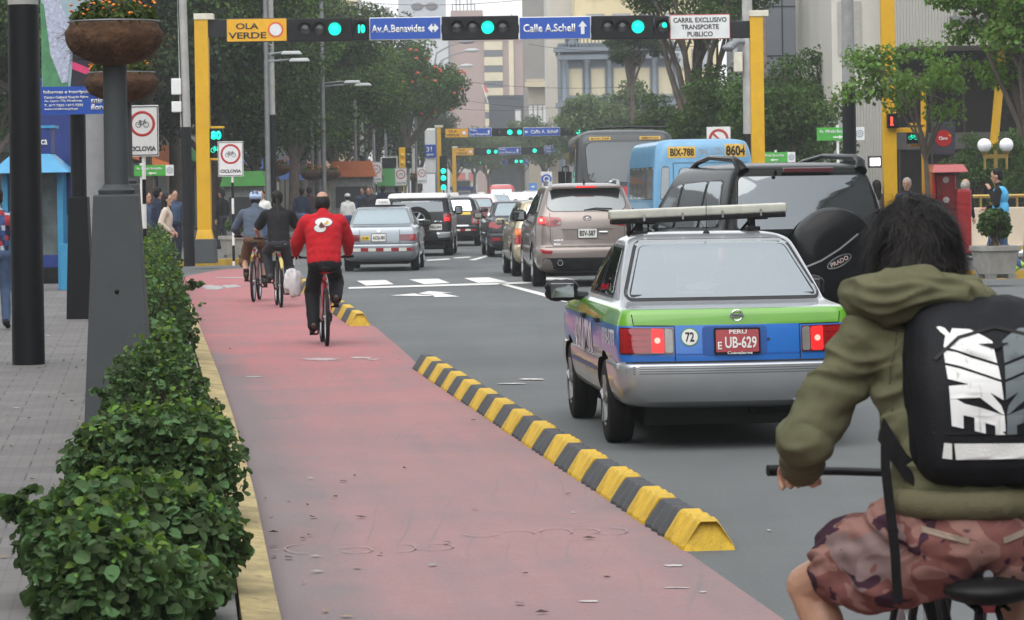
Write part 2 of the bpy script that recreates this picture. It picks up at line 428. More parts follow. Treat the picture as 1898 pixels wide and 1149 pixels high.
    ov = N.new('ShaderNodeMixRGB'); ov.blend_type = 'OVERLAY'; ov.inputs[0].default_value = 0.25; L.new(mx.outputs[0], ov.inputs[1]); L.new(fine, ov.inputs[2])
    L.new(ov.outputs[0], b.inputs['Base Color']); b.inputs['Roughness'].default_value = 0.8; b.inputs['Specular IOR Level'].default_value = 0.3
    bp = N.new('ShaderNodeBump'); bp.inputs['Strength'].default_value = 0.25; bp.inputs['Distance'].default_value = 0.01
    L.new(fine, bp.inputs['Height']); L.new(bp.outputs[0], b.inputs['Normal'])
    return m
def paving():
    m, nt, b = _nt('grey_paving_tiles'); N, L = nt.nodes, nt.links
    tc = N.new('ShaderNodeTexCoord'); mp = N.new('ShaderNodeMapping'); mp.inputs['Rotation'].default_value = (0, 0, R(-6.6)); mp.inputs['Scale'].default_value = (2.2, 2.2, 2.2)
    L.new(tc.outputs['Object'], mp.inputs[0])
    def brick(sc, off, mort):
        br = N.new('ShaderNodeTexBrick'); br.offset = off; br.inputs['Scale'].default_value = sc; br.inputs['Mortar Size'].default_value = mort
        br.inputs['Brick Width'].default_value = 1.0; br.inputs['Row Height'].default_value = 1.0; br.inputs['Mortar Smooth'].default_value = 0.2
        br.inputs['Color1'].default_value = (0.150, 0.142, 0.137, 1); br.inputs['Color2'].default_value = (0.122, 0.116, 0.112, 1); br.inputs['Mortar'].default_value = (0.06, 0.057, 0.055, 1)
        L.new(mp.outputs[0], br.inputs['Vector']); return br
    b1 = brick(1.0, 0.5, 0.014); b2 = brick(6.0, 0.0, 0.05)
    b2.inputs['Color1'].default_value = (1, 1, 1, 1); b2.inputs['Color2'].default_value = (0.95, 0.95, 0.95, 1); b2.inputs['Mortar'].default_value = (0.72, 0.72, 0.72, 1)
    mu = N.new('ShaderNodeMixRGB'); mu.blend_type = 'MULTIPLY'; mu.inputs[0].default_value = 0.8; L.new(b1.outputs['Color'], mu.inputs[1]); L.new(b2.outputs['Color'], mu.inputs[2])
    nz = N.new('ShaderNodeTexNoise'); nz.inputs['Scale'].default_value = 1.3; nz.inputs['Detail'].default_value = 8; nz.inputs['Roughness'].default_value = 0.7; L.new(tc.outputs['Object'], nz.inputs['Vector'])
    ov = N.new('ShaderNodeMixRGB'); ov.blend_type = 'OVERLAY'; ov.inputs[0].default_value = 0.5; L.new(mu.outputs[0], ov.inputs[1]); L.new(nz.outputs['Fac'], ov.inputs[2])
    L.new(ov.outputs[0], b.inputs['Base Color']); b.inputs['Roughness'].default_value = 0.75
    return m
ASPH, PINK, PAVE = asphalt(), lane_paint(), paving()
KERBY = mat('kerb_yellow', (0.36, 0.285, 0.13), 0.8, var=0.35, scale=3.5, dirt=1.0, bump=0.2)
KERBF = mat('kerb_yellow_fresh', (0.46, 0.29, 0.03), 0.7, var=0.2, scale=2.5, dirt=0.5, bump=0.2)
SOIL = mat('planting_soil', (0.035, 0.026, 0.02), 0.95, var=0.4, scale=9, bump=0.8, bscale=30)
MARK = mat('road_paint_white', (0.62, 0.62, 0.60), 0.7, var=0.12, scale=3, dirt=0.35)
WORN = mat('worn_road_paint', (0.34, 0.33, 0.33), 0.8, var=0.25, scale=12, dirt=0.6)
PKERB = 0.13
mb = MB(); mb.quad((-600, -30, 0), (600, -30, 0), (600, 2500, 0), (-600, 2500, 0))
tag(mb.build('road', ASPH), kind='structure')

# left edge of the cycle lane (foot of the kerb), near to far
_k = [(518, 1149), (478, 950), (437, 800), (408, 712), (384, 650), (366, 605), (352, 565), (343, 535)]
KL = [G(*p) for p in _k]
d0 = (KL[0] - KL[2]).normalized(); KL = [KL[0] + d0 * 12] + KL
def kx(Y):
    for a, b in zip(KL, KL[1:]):
        if a.y <= Y <= b.y or (b is KL[-1] and Y > b.y): return a.x + (b.x - a.x) * (Y - a.y) / (b.y - a.y)
    return KL[0].x
# right edge of the lane
_r = [(1452, 1149), (1290, 1036), (1160, 945), (960, 806), (786, 688), (755, 657), (700, 610), (640, 568), (575, 528), (530, 512)]
RR = [G(*p) for p in _r]; d0 = (RR[0] - RR[1]).normalized(); RR = [RR[0] + d0 * 9] + RR
def rx_(Y):
    for a, b in zip(RR, RR[1:]):
        if a.y <= Y <= b.y: return a.x + (b.x - a.x) * (Y - a.y) / (b.y - a.y)
    return RR[-1].x if Y > RR[-1].y else RR[0].x
ys = list(np.linspace(6, 60, 80)); nu = 12; vs, fs, uvs = [], [], []
for Y in ys:
    for i in range(nu + 1):
        u = i / nu; vs.append((kx(Y) + (rx_(Y) - kx(Y)) * u, Y, 0.004)); uvs.append((u, Y))
for j in range(len(ys) - 1):
    for i in range(nu):
        a = j * (nu + 1) + i; fs.append((a, a + 1, a + nu + 2, a + nu + 1))
far = [G(*p) for p in [(340, 530), (334, 518), (352, 511), (390, 503), (420, 499), (462, 497), (505, 502), (560, 522)]]
cen = G(440, 520); i0 = len(vs)
edge0 = [Vector(vs[(len(ys) - 1) * (nu + 1) + i]) for i in range(nu + 1)]
ring = far[1:]                                        # from left to right beyond the last row
ring2 = [edge0[0].lerp(edge0[-1], t / (len(ring) - 1)) for t in range(len(ring))]
for a, b in zip(ring2, ring):
    for t in range(5):
        p = a.lerp(b, t / 4); vs.append((p.x, p.y, 0.004)); uvs.append((0.35 + 0.4 * random.Random(1).random(), p.y))
for i in range(len(ring) - 1):
    for t in range(4):
        a = i0 + i * 5 + t; fs.append((a, a + 5, a + 6, a + 1))
me = bpy.data.meshes.new('bike_lane'); me.from_pydata(vs, [], fs)
ul = me.uv_layers.new(name='lane')
for lp in me.loops: ul.data[lp.index].uv = uvs[lp.vertex_index]
bm = bmesh.new(); bm.from_mesh(me); bmesh.ops.recalc_face_normals(bm, faces=bm.faces); bm.to_mesh(me); bm.free()
tag(link('bike_lane', me, PINK), kind='structure')

# kerb, planting strip, pavement (left block)
KY = [y for y in np.linspace(6, 63, 60)]
def strip(o0, o1, z0, z1, base=0.0):
    mb = MB(); n = len(KY); vs, fs = [], []
    for Y in KY:
        x = kx(Y); vs += [(x - o0, Y, base), (x - o0 - 0.015, Y, z0), (x - o1, Y, z1), (x - o1, Y, base)]
    for j in range(n - 1):
        for i in range(3): a = 4 * j + i; fs.append((a, a + 1, a + 5, a + 4))
    fs += [(0, 3, 2, 1), (4 * n - 4, 4 * n - 3, 4 * n - 2, 4 * n - 1)]
    return mb.add(vs, fs)
tag(strip(0, 0.172, 0.11, PKERB).build('kerb', KERBY), kind='structure')
tag(strip(0.174, 0.40, PKERB - .005, PKERB - .005, 0.02).build('planter_edging', mat('edging_concrete', (0.15, 0.15, 0.145), 0.85, var=0.2, dirt=0.4)), kind='structure')
tag(strip(0.402, 0.94, 0.10, 0.10, 0.02).build('planting_bed', SOIL), kind='structure')
mb = MB(); n = len(KY); vs, fs = [], []
for Y in KY:
    x = kx(Y) - 0.942; vs += [(x, Y, 0.0), (x, Y, PKERB), (x - 30, Y, PKERB)]
for j in range(n - 1):
    for i in range(2): a = 3 * j + i; fs.append((a, a + 1, a + 4, a + 3))
fs.append((3 * n - 3, 3 * n - 2, 3 * n - 1))
mb.add(vs, fs); tag(mb.build('pavement', PAVE), kind='structure')

def block(name, corner, dirA, dirB, la, lb, kerb_mat, r=2.0):
    """pavement block with a rounded corner and a yellow kerb; corner = outer kerb corner"""
    a, b = Vector(dirA).normalized(), Vector(dirB).normalized(); c = Vector((corner[0], corner[1]))
    def outline(ins):
        q = c + (a + b) * ins; rr = max(0.3, r - ins); P = [q + b * lb]
        for i in range(9):
            t = i / 8; P.append((q + b * rr) * (1 - t) ** 2 + q * (2 * t * (1 - t)) + (q + a * rr) * t * t)
        P.append(q + a * la); return P
    o, i_ = outline(0), outline(0.2); n = len(o); far = c + a * la + b * lb
    mb = MB(); vs = [(p.x, p.y, 0) for p in o] + [(p.x, p.y, PKERB + .02) for p in o] + [(p.x, p.y, PKERB + .02) for p in i_]
    fs = []
    for j in range(n - 1): fs += [(j, j + 1, n + j + 1, n + j), (n + j, n + j + 1, 2 * n + j + 1, 2 * n + j)]
    mb.add(vs, fs); tag(mb.build('kerb', kerb_mat), kind='structure')
    mb = MB(); flat_poly(mb, [*i_, far], PKERB + 0.016); tag(mb.build(name, PAVE), kind='structure')
# far left block (beyond the side street) and the two right blocks
_c1 = G(452, 492)
block('pavement', (_c1.x, _c1.y), (-0.012, 1), (-1, -0.02), 500, 60, KERBF)
_c2 = G(1770, 518)
block('pavement', (_c2.x - .3, _c2.y), (1, -0.06), (0.0, 1), 40, 7.5, KERBF, 1.2)
block('pavement', (5.6, 78), (-0.004, 1), (1, 0), 500, 70, KERBF, 3)

# markings
def mark(name, polys, m=MARK, z=0.008):
    mb = MB()
    for p in polys: flat_poly(mb, [G(*q) for q in p], z)
    return tag(mb.build(name, m), kind='structure')
mark('zebra_crossing', [[(661, 521), (715, 519.5), (730, 527.5), (679, 530)], [(758, 518.5), (812, 517), (834, 525), (786, 527.5)], [(860, 516), (905, 514.5), (942, 523), (886, 525)], [(985, 514), (1050, 516), (1090, 522), (1000, 523)], [(1130, 514), (1200, 512), (1240, 521), (1150, 523)]])
mark('stop_line', [[(646, 533), (926, 524.5), (1040, 520), (1040, 523.5), (926, 528), (646, 536)], [(922, 526.5), (935, 526), (1060, 557), (1048, 561)]])
mark('turn_arrow', [[(723, 548.5), (768, 544.5), (779, 547), (800, 547), (800, 549), (775, 549.5)], [(775, 544.5), (795, 540), (839, 543.5), (818, 543.8), (852, 550.5), (806, 551.5), (800, 546.5), (785, 545.6)]])
rnd = random.Random(5)
def blotch(cx, cy, w, h, k):
    out = []
    for i in range(k):
        a = 2 * math.pi * i / k; q = 0.55 + 0.45 * rnd.random()
        out.append((cx + w * q * math.cos(a), cy + h * q * math.sin(a)))
    return out
mark('worn_lane_symbols', [blotch(395, 533, 26, 5, 14), blotch(428, 531, 24, 4, 16), blotch(470, 700, 20, 1.2, 12), blotch(440, 515, 60, 1.2, 16)], WORN)
mark('worn_crossing_line', [blotch(595, 667, 38, 3.2, 26), blotch(668, 664, 30, 2.0, 18), blotch(690, 667, 18, 1.4, 14)], mat('chalky_worn_paint', (0.38, 0.30, 0.30), 0.85, var=0.3, scale=25, dirt=0.7))
mark('road_scuffs', [blotch(1247, 1051, 22, 2.5, 9), blotch(1253, 1092, 29, 1.3, 9), blotch(1090, 1117, 24, 2.2, 9), blotch(1303, 1100, 8, 1.6, 7), blotch(1062, 952, 6, 1, 6), blotch(985, 704, 30, 2, 14), blotch(950, 712, 30, 1.2, 14), blotch(1425, 985, 5, 1, 6)], mat('chalky_scuff', (.44, .42, .41), .85, var=.3, scale=25, dirt=.6))
def chalk(cx, cy, sx, sy, arcs):
    mb = MB()
    for (ox, oy, rx, ry, t0, t1) in arcs:
        pts = [G(cx + ox + rx * math.cos(t0 + (t1 - t0) * i / 14), cy + oy + ry * math.sin(t0 + (t1 - t0) * i / 14), 0.012) for i in range(15)]
        for p, q in zip(pts, pts[1:]):
            n = Vector((-(q - p).y, (q - p).x, 0)); n = n.normalized() * .0035 if n.length > 0 else n
            mb.quad(p - n, q - n, q + n, p + n)
    return tag(mb.build('chalk_drawing', mat('chalk_green', (0.33, 0.245, 0.235), 0.9, var=0.3, scale=40, dirt=0.5)), kind='structure')
chalk(1060, 985, 1, 1, [(70, -2, 32, 6, -1.6, 2.4), (20, -2, 30, 5, -2.5, 1), (-30, 0, 30, 7, -3, 0.4), (-100, 2, 30, 5, -2.6, 0.2), (-170, 4, 30, 4, 0, 3)])
chalk(700, 1016, 1, 1, [(100, -4, 40, 6, -1.6, 2.6), (50, -2, 20, 7, -2.2, 2.2), (-40, 2, 30, 6, -2.6, 2.6), (-130, 0, 42, 9, 1.5, 4.6)])
mark('lane_dashes', [[(840, 478), (870, 476), (874, 477.5), (843, 479.5)], [(868, 482.5), (905, 473), (915, 473.5), (880, 483)], [(790, 482), (832, 479.5), (835, 481.5), (792, 484)]])
# fallen leaves and litter on lane and pavement
mb = MB()
for i in range(130):
    if i < 85: px, py = rnd.uniform(380, 1250), rnd.uniform(560, 1149)
    else: px, py = rnd.uniform(0, 160), rnd.uniform(640, 1100)
    p = G(px, py, 0.0)
    if i < 85 and not (kx(p.y) + .05 < p.x < rx_(p.y) + .6): continue
    if i < 85 and rnd.random() < .6: p.x = kx(p.y) + abs(rnd.gauss(0, .35)) + .03
    z = 0.014 if i < 85 else PKERB + .008
    a = rnd.uniform(0, 3.1); l = rnd.uniform(.012, .04); w = l * rnd.uniform(.3, .6); ca, sa = math.cos(a), math.sin(a)
    q = [(l, 0, 0), (0, w, rnd.uniform(0, .012)), (-l, 0, rnd.uniform(0, .01)), (0, -w, 0)]
    mb.add([(p.x + x * ca - y * sa, p.y + x * sa + y * ca, z + h) for x, y, h in q], [(0, 1, 2, 3)], rnd.choice([0, 0, 1, 2]))
tag(mb.build('fallen_leaves', [mat('leaf_brown', (0.05, 0.03, 0.02), 0.8), mat('leaf_tan', (0.3, 0.2, 0.09), 0.8), mat('litter_grey', (0.26, 0.25, 0.23), 0.8)]), kind='stuff')

# yellow and black lane dividers
DY = mat('divider_yellow', (0.55, 0.345, 0.004), 0.55, var=0.2, scale=9, dirt=0.85, bump=0.2)
DB = mat('divider_black', (0.035, 0.037, 0.04), 0.6, var=0.3, scale=7, bump=0.2)
def divider(label, p_near, p_far, n, w=0.28, h=0.155, end_black=True):
    """a row of short ribbed rubber blocks, trapezoid in section"""
    a, b = G(*p_near), G(*p_far); L_ = (b - a).length; yaw = math.atan2(-(b - a).x, (b - a).y)
    t = thing('lane_divider', label, 'lane divider', a, yaw); seg = L_ / n
    def unit(m, first):
        mb = MB(); k = 6; vs, fs = [], []
        for i in range(k + 1):
            for e in range(2):
                y = seg * (i + (0.16 if e else -0.16)) / k; y = min(max(y, 0.004), seg - 0.004)
                up = 0.0 if (i % 2) else 0.013
                sl = 0.06 if (first and i == 0 and e == 0) else 0.0
                hh = h - up - 0.008 * (m is DB); ww = w / 2 - up
                for x, z in ((-ww, 0), (-ww + .005, .02), (-ww * .40, hh - .012), (-ww * .30, hh), (ww * .30, hh), (ww * .40, hh - .012), (ww - .005, .02), (ww, 0)):
                    vs.append((x, y + sl * z / h, z))
        q = 8
        for r in range(2 * (k + 1) - 1):
            for c in range(q - 1): A_ = r * q + c; fs.append((A_, A_ + 1, A_ + q + 1, A_ + q))
        fs.append(tuple(range(q))[::-1]); fs.append(tuple(range(len(vs) - q, len(vs))))
        mb.add(vs, fs); return mb.mesh('block', smooth=14)
    my0, my, mk = unit(DY, True), unit(DY, False), unit(DB, False)
    for me_, m_ in ((my0, DY), (my, DY), (mk, DB)): me_.materials.append(m_)
    for i in range(n):
        o = bpy.data.objects.new('yellow_block' if i % 2 == 0 else 'black_block', (my0 if i == 0 else my) if i % 2 == 0 else mk)
        COL.objects.link(o); o.parent = t; o.location = (rnd.uniform(-.006, .006), i * seg, 0)
    return t
divider('long row of yellow and black blocks along the pink lane nearest the camera', (1314, 1021), (788, 683), 26)
divider('short yellow and black lane divider beyond the red-jacketed cyclist', (668, 605), (553, 528), 17, h=0.18)
# ---------------------------------------------------------------- vehicles
def ring(z, w, y0, y1, rr, rf, bow, taper=0.0, nr=12, nc=7, ns=22):
    """plan outline of a car body at height z (rear edge first, counter-clockwise from the left rear)"""
    P = []
    bw = lambda x: bow * (abs(x) / max(w, .01)) ** 2
    fb = lambda x: bow * 1.5 * (abs(x) / max(w, .01)) ** 2
    for i in range(nr): x = -(w - rr) + 2 * (w - rr) * i / nr; P.append((x, y0 + bw(x)))
    yb = y0 + bw(w - rr)
    for i in range(nc):
        a = math.pi / 2 * i / nc; P.append((w - rr + rr * math.sin(a), yb + rr * (1 - math.cos(a))))
    ye = y1 - fb(w - rf) - rf
    for i in range(ns): P.append((w, yb + rr + (ye - yb - rr) * i / ns))
    for i in range(nc):
        a = math.pi / 2 * i / nc; P.append((w - rf + rf * math.cos(a), ye + rf * math.sin(a)))
    for i in range(nr): x = (w - rf) - 2 * (w - rf) * i / nr; P.append((x, y1 - fb(x)))
    for i in range(nc):
        a = math.pi / 2 * i / nc; P.append((-(w - rf) - rf * math.sin(a), ye + rf * math.cos(a)))
    for i in range(ns): P.append((-w, ye + (yb + rr - ye) * i / ns))
    for i in range(nc):
        a = math.pi / 2 * i / nc; P.append((-(w - rr) - rr * math.cos(a), yb + rr * (1 - math.sin(a))))
    if taper:
        ym, hl = (y0 + y1) / 2, (y1 - y0) / 2
        P = [(x * (1 - taper * abs((y - ym) / hl) ** 3), y) for x, y in P]
    return [Vector((x, y, z)) for x, y in P]
def lerpk(K, n):
    """insert n-1 rounded steps between knots (Catmull-Rom, clamped)"""
    out = []
    for i in range(len(K) - 1):
        p0, p1, p2, p3 = K[max(0, i - 1)], K[i], K[i + 1], K[min(len(K) - 1, i + 2)]
        for j in range(n):
            t = j / n; q = []
            for a, b, c, d in zip(p0, p1, p2, p3):
                m1, m2 = (c - a) / 2, (d - b) / 2
                if (c - b) * m1 <= 0: m1 = 0
                if (c - b) * m2 <= 0: m2 = 0
                lim = 3 * abs(c - b); m1 = max(-lim, min(lim, m1)); m2 = max(-lim, min(lim, m2))
                h = (2 * t**3 - 3 * t**2 + 1) * b + (t**3 - 2 * t**2 + t) * m1 + (-2 * t**3 + 3 * t**2) * c + (t**3 - t**2) * m2
                q.append(h)
            out.append(tuple(q))
    out.append(K[-1]); return out
def loft_mesh(K, n=2, taper=0.04, smooth=32, mats=None, cuts=None, hollow=None):
    K0 = K; K = lerpk(K, n); vs, fs = [], []; m = None
    for k in K:
        r = ring(*k, taper=taper); m = len(r); vs += r
    for i in range(len(K) - 1):
        for j in range(m): a, b = i * m + j, i * m + (j + 1) % m; fs.append((a, b, b + m, a + m))
    fs.append(tuple(range(m))[::-1]); fs.append(tuple(range((len(K) - 1) * m, len(K) * m)))
    mb = MB(); mb.add(vs, fs); me = mb.mesh('body')
    if cuts:
        o = link('tmp', me); c = MB()
        for x0, x1, y, z, r in cuts: c.cyl((x0, y, z), (x1, y, z), r, n=40)
        co = link('cut', c.mesh('cut')); md = o.modifiers.new('b', 'BOOLEAN'); md.object = co; md.operation = 'DIFFERENCE'; md.solver = 'EXACT'
        full = Skin(me); tools = []
        for hm in hollow or ():
            h_ = link('tool', hm); tools.append(h_); md = o.modifiers.new('h', 'BOOLEAN'); md.object = h_; md.operation = 'DIFFERENCE'; md.solver = 'EXACT'
        me2 = evaluated(o); bpy.data.objects.remove(o); bpy.data.objects.remove(co); [bpy.data.objects.remove(x) for x in tools]; me = me2
    for m_ in (mats or []): me.materials.append(m_)
    if cuts:
        for p in me.polygons:
            for x0, x1, y, z, r in cuts:
                if min(x0, x1) - .01 <= p.center.x <= max(x0, x1) + .01 and math.hypot(p.center.y - y, p.center.z - z) < r + .004 and abs(p.normal.x) < 0.5 or \
                   (min(x0, x1) - .002 < p.center.x < max(x0, x1) + .002 and math.hypot(p.center.y - y, p.center.z - z) < r * 0.97): p.material_index = 1
    if hollow:
        for p in me.polygons:
            if p.center.z > .6 and .7 < p.center.y < 3.1 and full.b.find_nearest(p.center)[3] > .012: p.material_index = 1
    me.polygons.foreach_set('use_smooth', [True] * len(me.polygons)); me.set_sharp_from_angle(angle=R(smooth)); me.update()
    return me
def wheel_mesh(r, w, rim=0.62, spokes=5, rmat=None):
    t = MB(); prof = [(r * rim, -w / 2), (r * .86, -w / 2), (r * .95, -w * .46), (r * .99, -w * .38), (r, -w * .2), (r, w * .2), (r * .99, w * .38), (r * .95, w * .46), (r * .86, w / 2), (r * rim, w / 2), (r * rim, -w / 2)]
    t.lathe(prof, 40, axis=(1, 0, 0))
    for k in range(3): t.torus((-.05 * w + k * .05 * w, 0, 0), r + .0005, .003, nu=40, nv=4)
    m = MB(); m.lathe([(r * rim + .004, -w * .47), (r * rim * .95, -w * .40), (r * rim * .9, -w * .2), (0.02, -w * .16)], 32, axis=(1, 0, 0), mi=1)
    for k in range(spokes):
        a = 2 * math.pi * k / spokes; d = Vector((0, math.cos(a), math.sin(a)))
        m.path([d * r * .08 + Vector((-w * .44, 0, 0)), d * r * rim * .55 + Vector((-w * .45, 0, 0)), d * r * rim * .95 + Vector((-w * .42, 0, 0))], [r * .085, r * .075, r * .10], 6)
    m.cyl((-w * .48, 0, 0), (-w * .3, 0, 0), r * .13, n=16); m.torus((-w * .44, 0, 0), r * rim * .95, r * .03, nu=36, nv=6)
    return t.mesh('tyre', 35), m.mesh('rim', 35)
_wm = {}
def wheels(root, W, yr, yf, r, w, rim=0.62, spokes=5, rmat=None):
    key = (r, w, rim, spokes)
    if key not in _wm:
        a, b = wheel_mesh(r, w, rim, spokes); a.materials.append(RUBBER); b.materials.append(rmat or ALLOY); b.materials.append(BLACK); _wm[key] = (a, b)
    for y in (yr, yf):
        for sx in (-1, 1):
            h = bpy.data.objects.new('wheel', _wm[key][0]); COL.objects.link(h); h.parent = root
            h.location = (sx * (W - w / 2), y, r); h.rotation_euler = (R(17), 0, math.pi if sx > 0 else 0)
            q = bpy.data.objects.new('rim', _wm[key][1]); COL.objects.link(q); q.parent = h
LAMP = mat('tail_lamp_red', (0.28, 0.008, 0.010), 0.12, var=0.1, coat=1.0)
LAMPD = mat('tail_lamp_dark', (0.13, 0.006, 0.008), 0.12, var=0.1, coat=1.0)
def seeglass(name, tint=(.62, .70, .70), refl=.30):
    m, nt, b = _nt(name); N, L = nt.nodes, nt.links; t = N.new('ShaderNodeBsdfTransparent'); t.inputs[0].default_value = (*tint, 1); g = N.new('ShaderNodeBsdfGlossy'); g.inputs['Color'].default_value = (.86, .93, .95, 1); g.inputs['Roughness'].default_value = .02
    lw = N.new('ShaderNodeLayerWeight'); lw.inputs[0].default_value = .5; mr = N.new('ShaderNodeMapRange'); mr.inputs[3].default_value = refl; mr.inputs[4].default_value = min(1, refl + .5); L.new(lw.outputs['Fresnel'], mr.inputs[0]); mx = N.new('ShaderNodeMixShader'); L.new(mr.outputs[0], mx.inputs[0]); L.new(t.outputs[0], mx.inputs[1]); L.new(g.outputs[0], mx.inputs[2]); L.new(mx.outputs[0], N['Material Output'].inputs['Surface']); _M[name] = m; return m
LAMPON = mat('brake_light_lit', (0.85, 0.02, 0.02), 0.2, var=0, emit=0.30)
LAMPC = mat('lamp_clear', (0.22, 0.215, 0.20), 0.15, var=0.2, coat=1.0)
LAMPO = mat('lamp_orange', (0.75, 0.16, 0.01), 0.15, var=0.1, coat=1.0)
PLATE = mat('plate_white', (0.62, 0.62, 0.58), 0.45, var=0.1)
PLATEY = mat('plate_yellow', (0.62, 0.43, 0.02), 0.45, var=0.1)
PLATER = mat('plate_red', (0.36, 0.05, 0.06), 0.45, var=0.1)
GLASS = glassmat('rear_glass', tint=(.03, .034, .036), refl=0.055)
GLASSB = glassmat('rear_glass_bright', tint=(.16, .20, .21), refl=0.62, rcol=(.80, .92, .95))  # brightness behind the pane painted in as a pale tint
GLASSD = glassmat('side_glass_dark', tint=(.006, .008, .009), refl=0.13)
RUBT = mat('window_rubber', (0.01, 0.01, 0.011), 0.5, var=0)
def paint(name, col, metal=0.35, rough=0.32, var=0.05): return mat(name, col, rough, metal, var=var, scale=3, coat=0.18 if max(col) < .07 else 0.8, spec=0.2 if max(col) < .07 else 0.5)
class Car:
    def __init__(s, name, label, cat, loc, rz, K, pm, W, yr, yf, r=0.3, tw=0.18, arch=0.055, taper=0.035, n=2, spokes=5, group='cars queueing in the street', rmat=None, smooth=32, L=4.3, hollow=None):
        s.t = thing(name, label, cat, loc, R(rz), group); s.W = W
        cuts = [(sx * (W + .15), sx * (W - .30), y, r, r + arch) for y in (yr, yf) for sx in (-1, 1)]
        me = loft_mesh(K, n, taper, smooth, [pm, BLACK], cuts, hollow)
        s.body = link('body', me, None, s.t); s.k = Skin(loft_mesh(K, n, taper, smooth, None, cuts) if hollow else me); s.pm = pm
        wheels(s.t, W - .015, yr, yf, r, tw, rmat=rmat, spokes=spokes)
        MB().box((0, L / 2 + .08, r + .02), (2 * W - .46, L * .84, r * 1.12)).build('underbody', BLACK, s.t)
    def p(s, name, poly, m, side='rear', off=0.004, parent=None, **kw): return s.k.patch(name, poly, m, parent or s.t, side, off, **kw)
    def window(s, poly, side='rear', g=None, grow=0.018, r=0.04):
        poly = [Vector(q) for q in poly]; c = sum(poly, Vector((0, 0))) / len(poly)
        out = [q + (q - c).normalized() * grow for q in poly]
        if g is not None and g.name.startswith('see'):
            f = s.k.line('window', rpoly(poly, r), grow * 2.2, RUBT, s.t, side, .006, closed=True); s.p('pane', rpoly(poly, r), g, side, .010, parent=f, rings=6, skirt=-.006); return f
        f = s.p('window', rpoly(out, r + .01), RUBT, side, 0.003, rings=5)
        s.p('pane', rpoly(poly, r), g or GLASS, side, 0.013, parent=f, rings=6); return f
    def lamp(s, parts, frame=None):
        """parts: list of (polygon, material); the first is the housing"""
        h = s.p('tail_light', parts[0][0], parts[0][1], off=0.012)
        for pl, m in parts[1:]: s.p('lens', pl, m, off=0.018, parent=h)
        return h
    def plate(s, x, z, w, h, txt, m=PLATE, ink=None, off=0.012):
        f = s.p('number_plate', rrect(x - w / 2 - .012, z - h / 2 - .012, x + w / 2 + .012, z + h / 2 + .012, .012), BLACK, off=off, rings=2)
        s.p('plate_face', rrect(x - w / 2, z - h / 2, x + w / 2, z + h / 2, .01), m, off=off + .004, parent=f, rings=2)
        if txt: s.k.text(txt, x, z - .01, w * .86, h * .55, ink or BLACK, f, off=off + .008, bold=.03)
        return f
    def mirror(s, x, y, z, sx, m=DARK, d=(.2, .1, .13)):
        mb = MB(); mb.sph((x + sx * d[0] * .4, y, z), (d[0] / 2, d[1] / 2, d[2] / 2), 16, 10, fn=lambda p: 1.0 + .28 * (abs(p.x / d[0] * 2) * abs(p.z / d[2] * 2)) ** .7 * 1.2)
        mb.path([(x - sx * .1, y + .03, z - .05), (x + sx * .1, y, z - .03)], [.035, .03], 8)
        o = mb.build('mirror', m, s.t, smooth=40)
        MB().box((x + sx * d[0] * .4, y - d[1] * .46, z), (d[0] * .74, .01, d[2] * .7)).build('mirror_glass', GLASSD, o, bevel=.004)
        return o
    def exhaust(s, x, z, y=0.02, r=.03):
        MB().lathe([(r, -.06), (r * 1.05, 0), (r, .3), (r * .8, .3), (r * .8, -.06), (r, -.06)], 16, (x, y, z), (0, 1, 0)).build('exhaust_pipe', CHROME, s.t, smooth=40)
    def lightroof(s, y, z, txt='TAXI'):
        b = MB(); b.box((0, y, z - .015), (1.0, .05, .03)); bar = b.build('roof_bar', DARK, s.t, bevel=.008)
        m = MB(); m.box((0, y, z + .065), (.34, .12, .13), top=.8); m.build('taxi_sign', WHITE, bar, bevel=.02)
        return bar

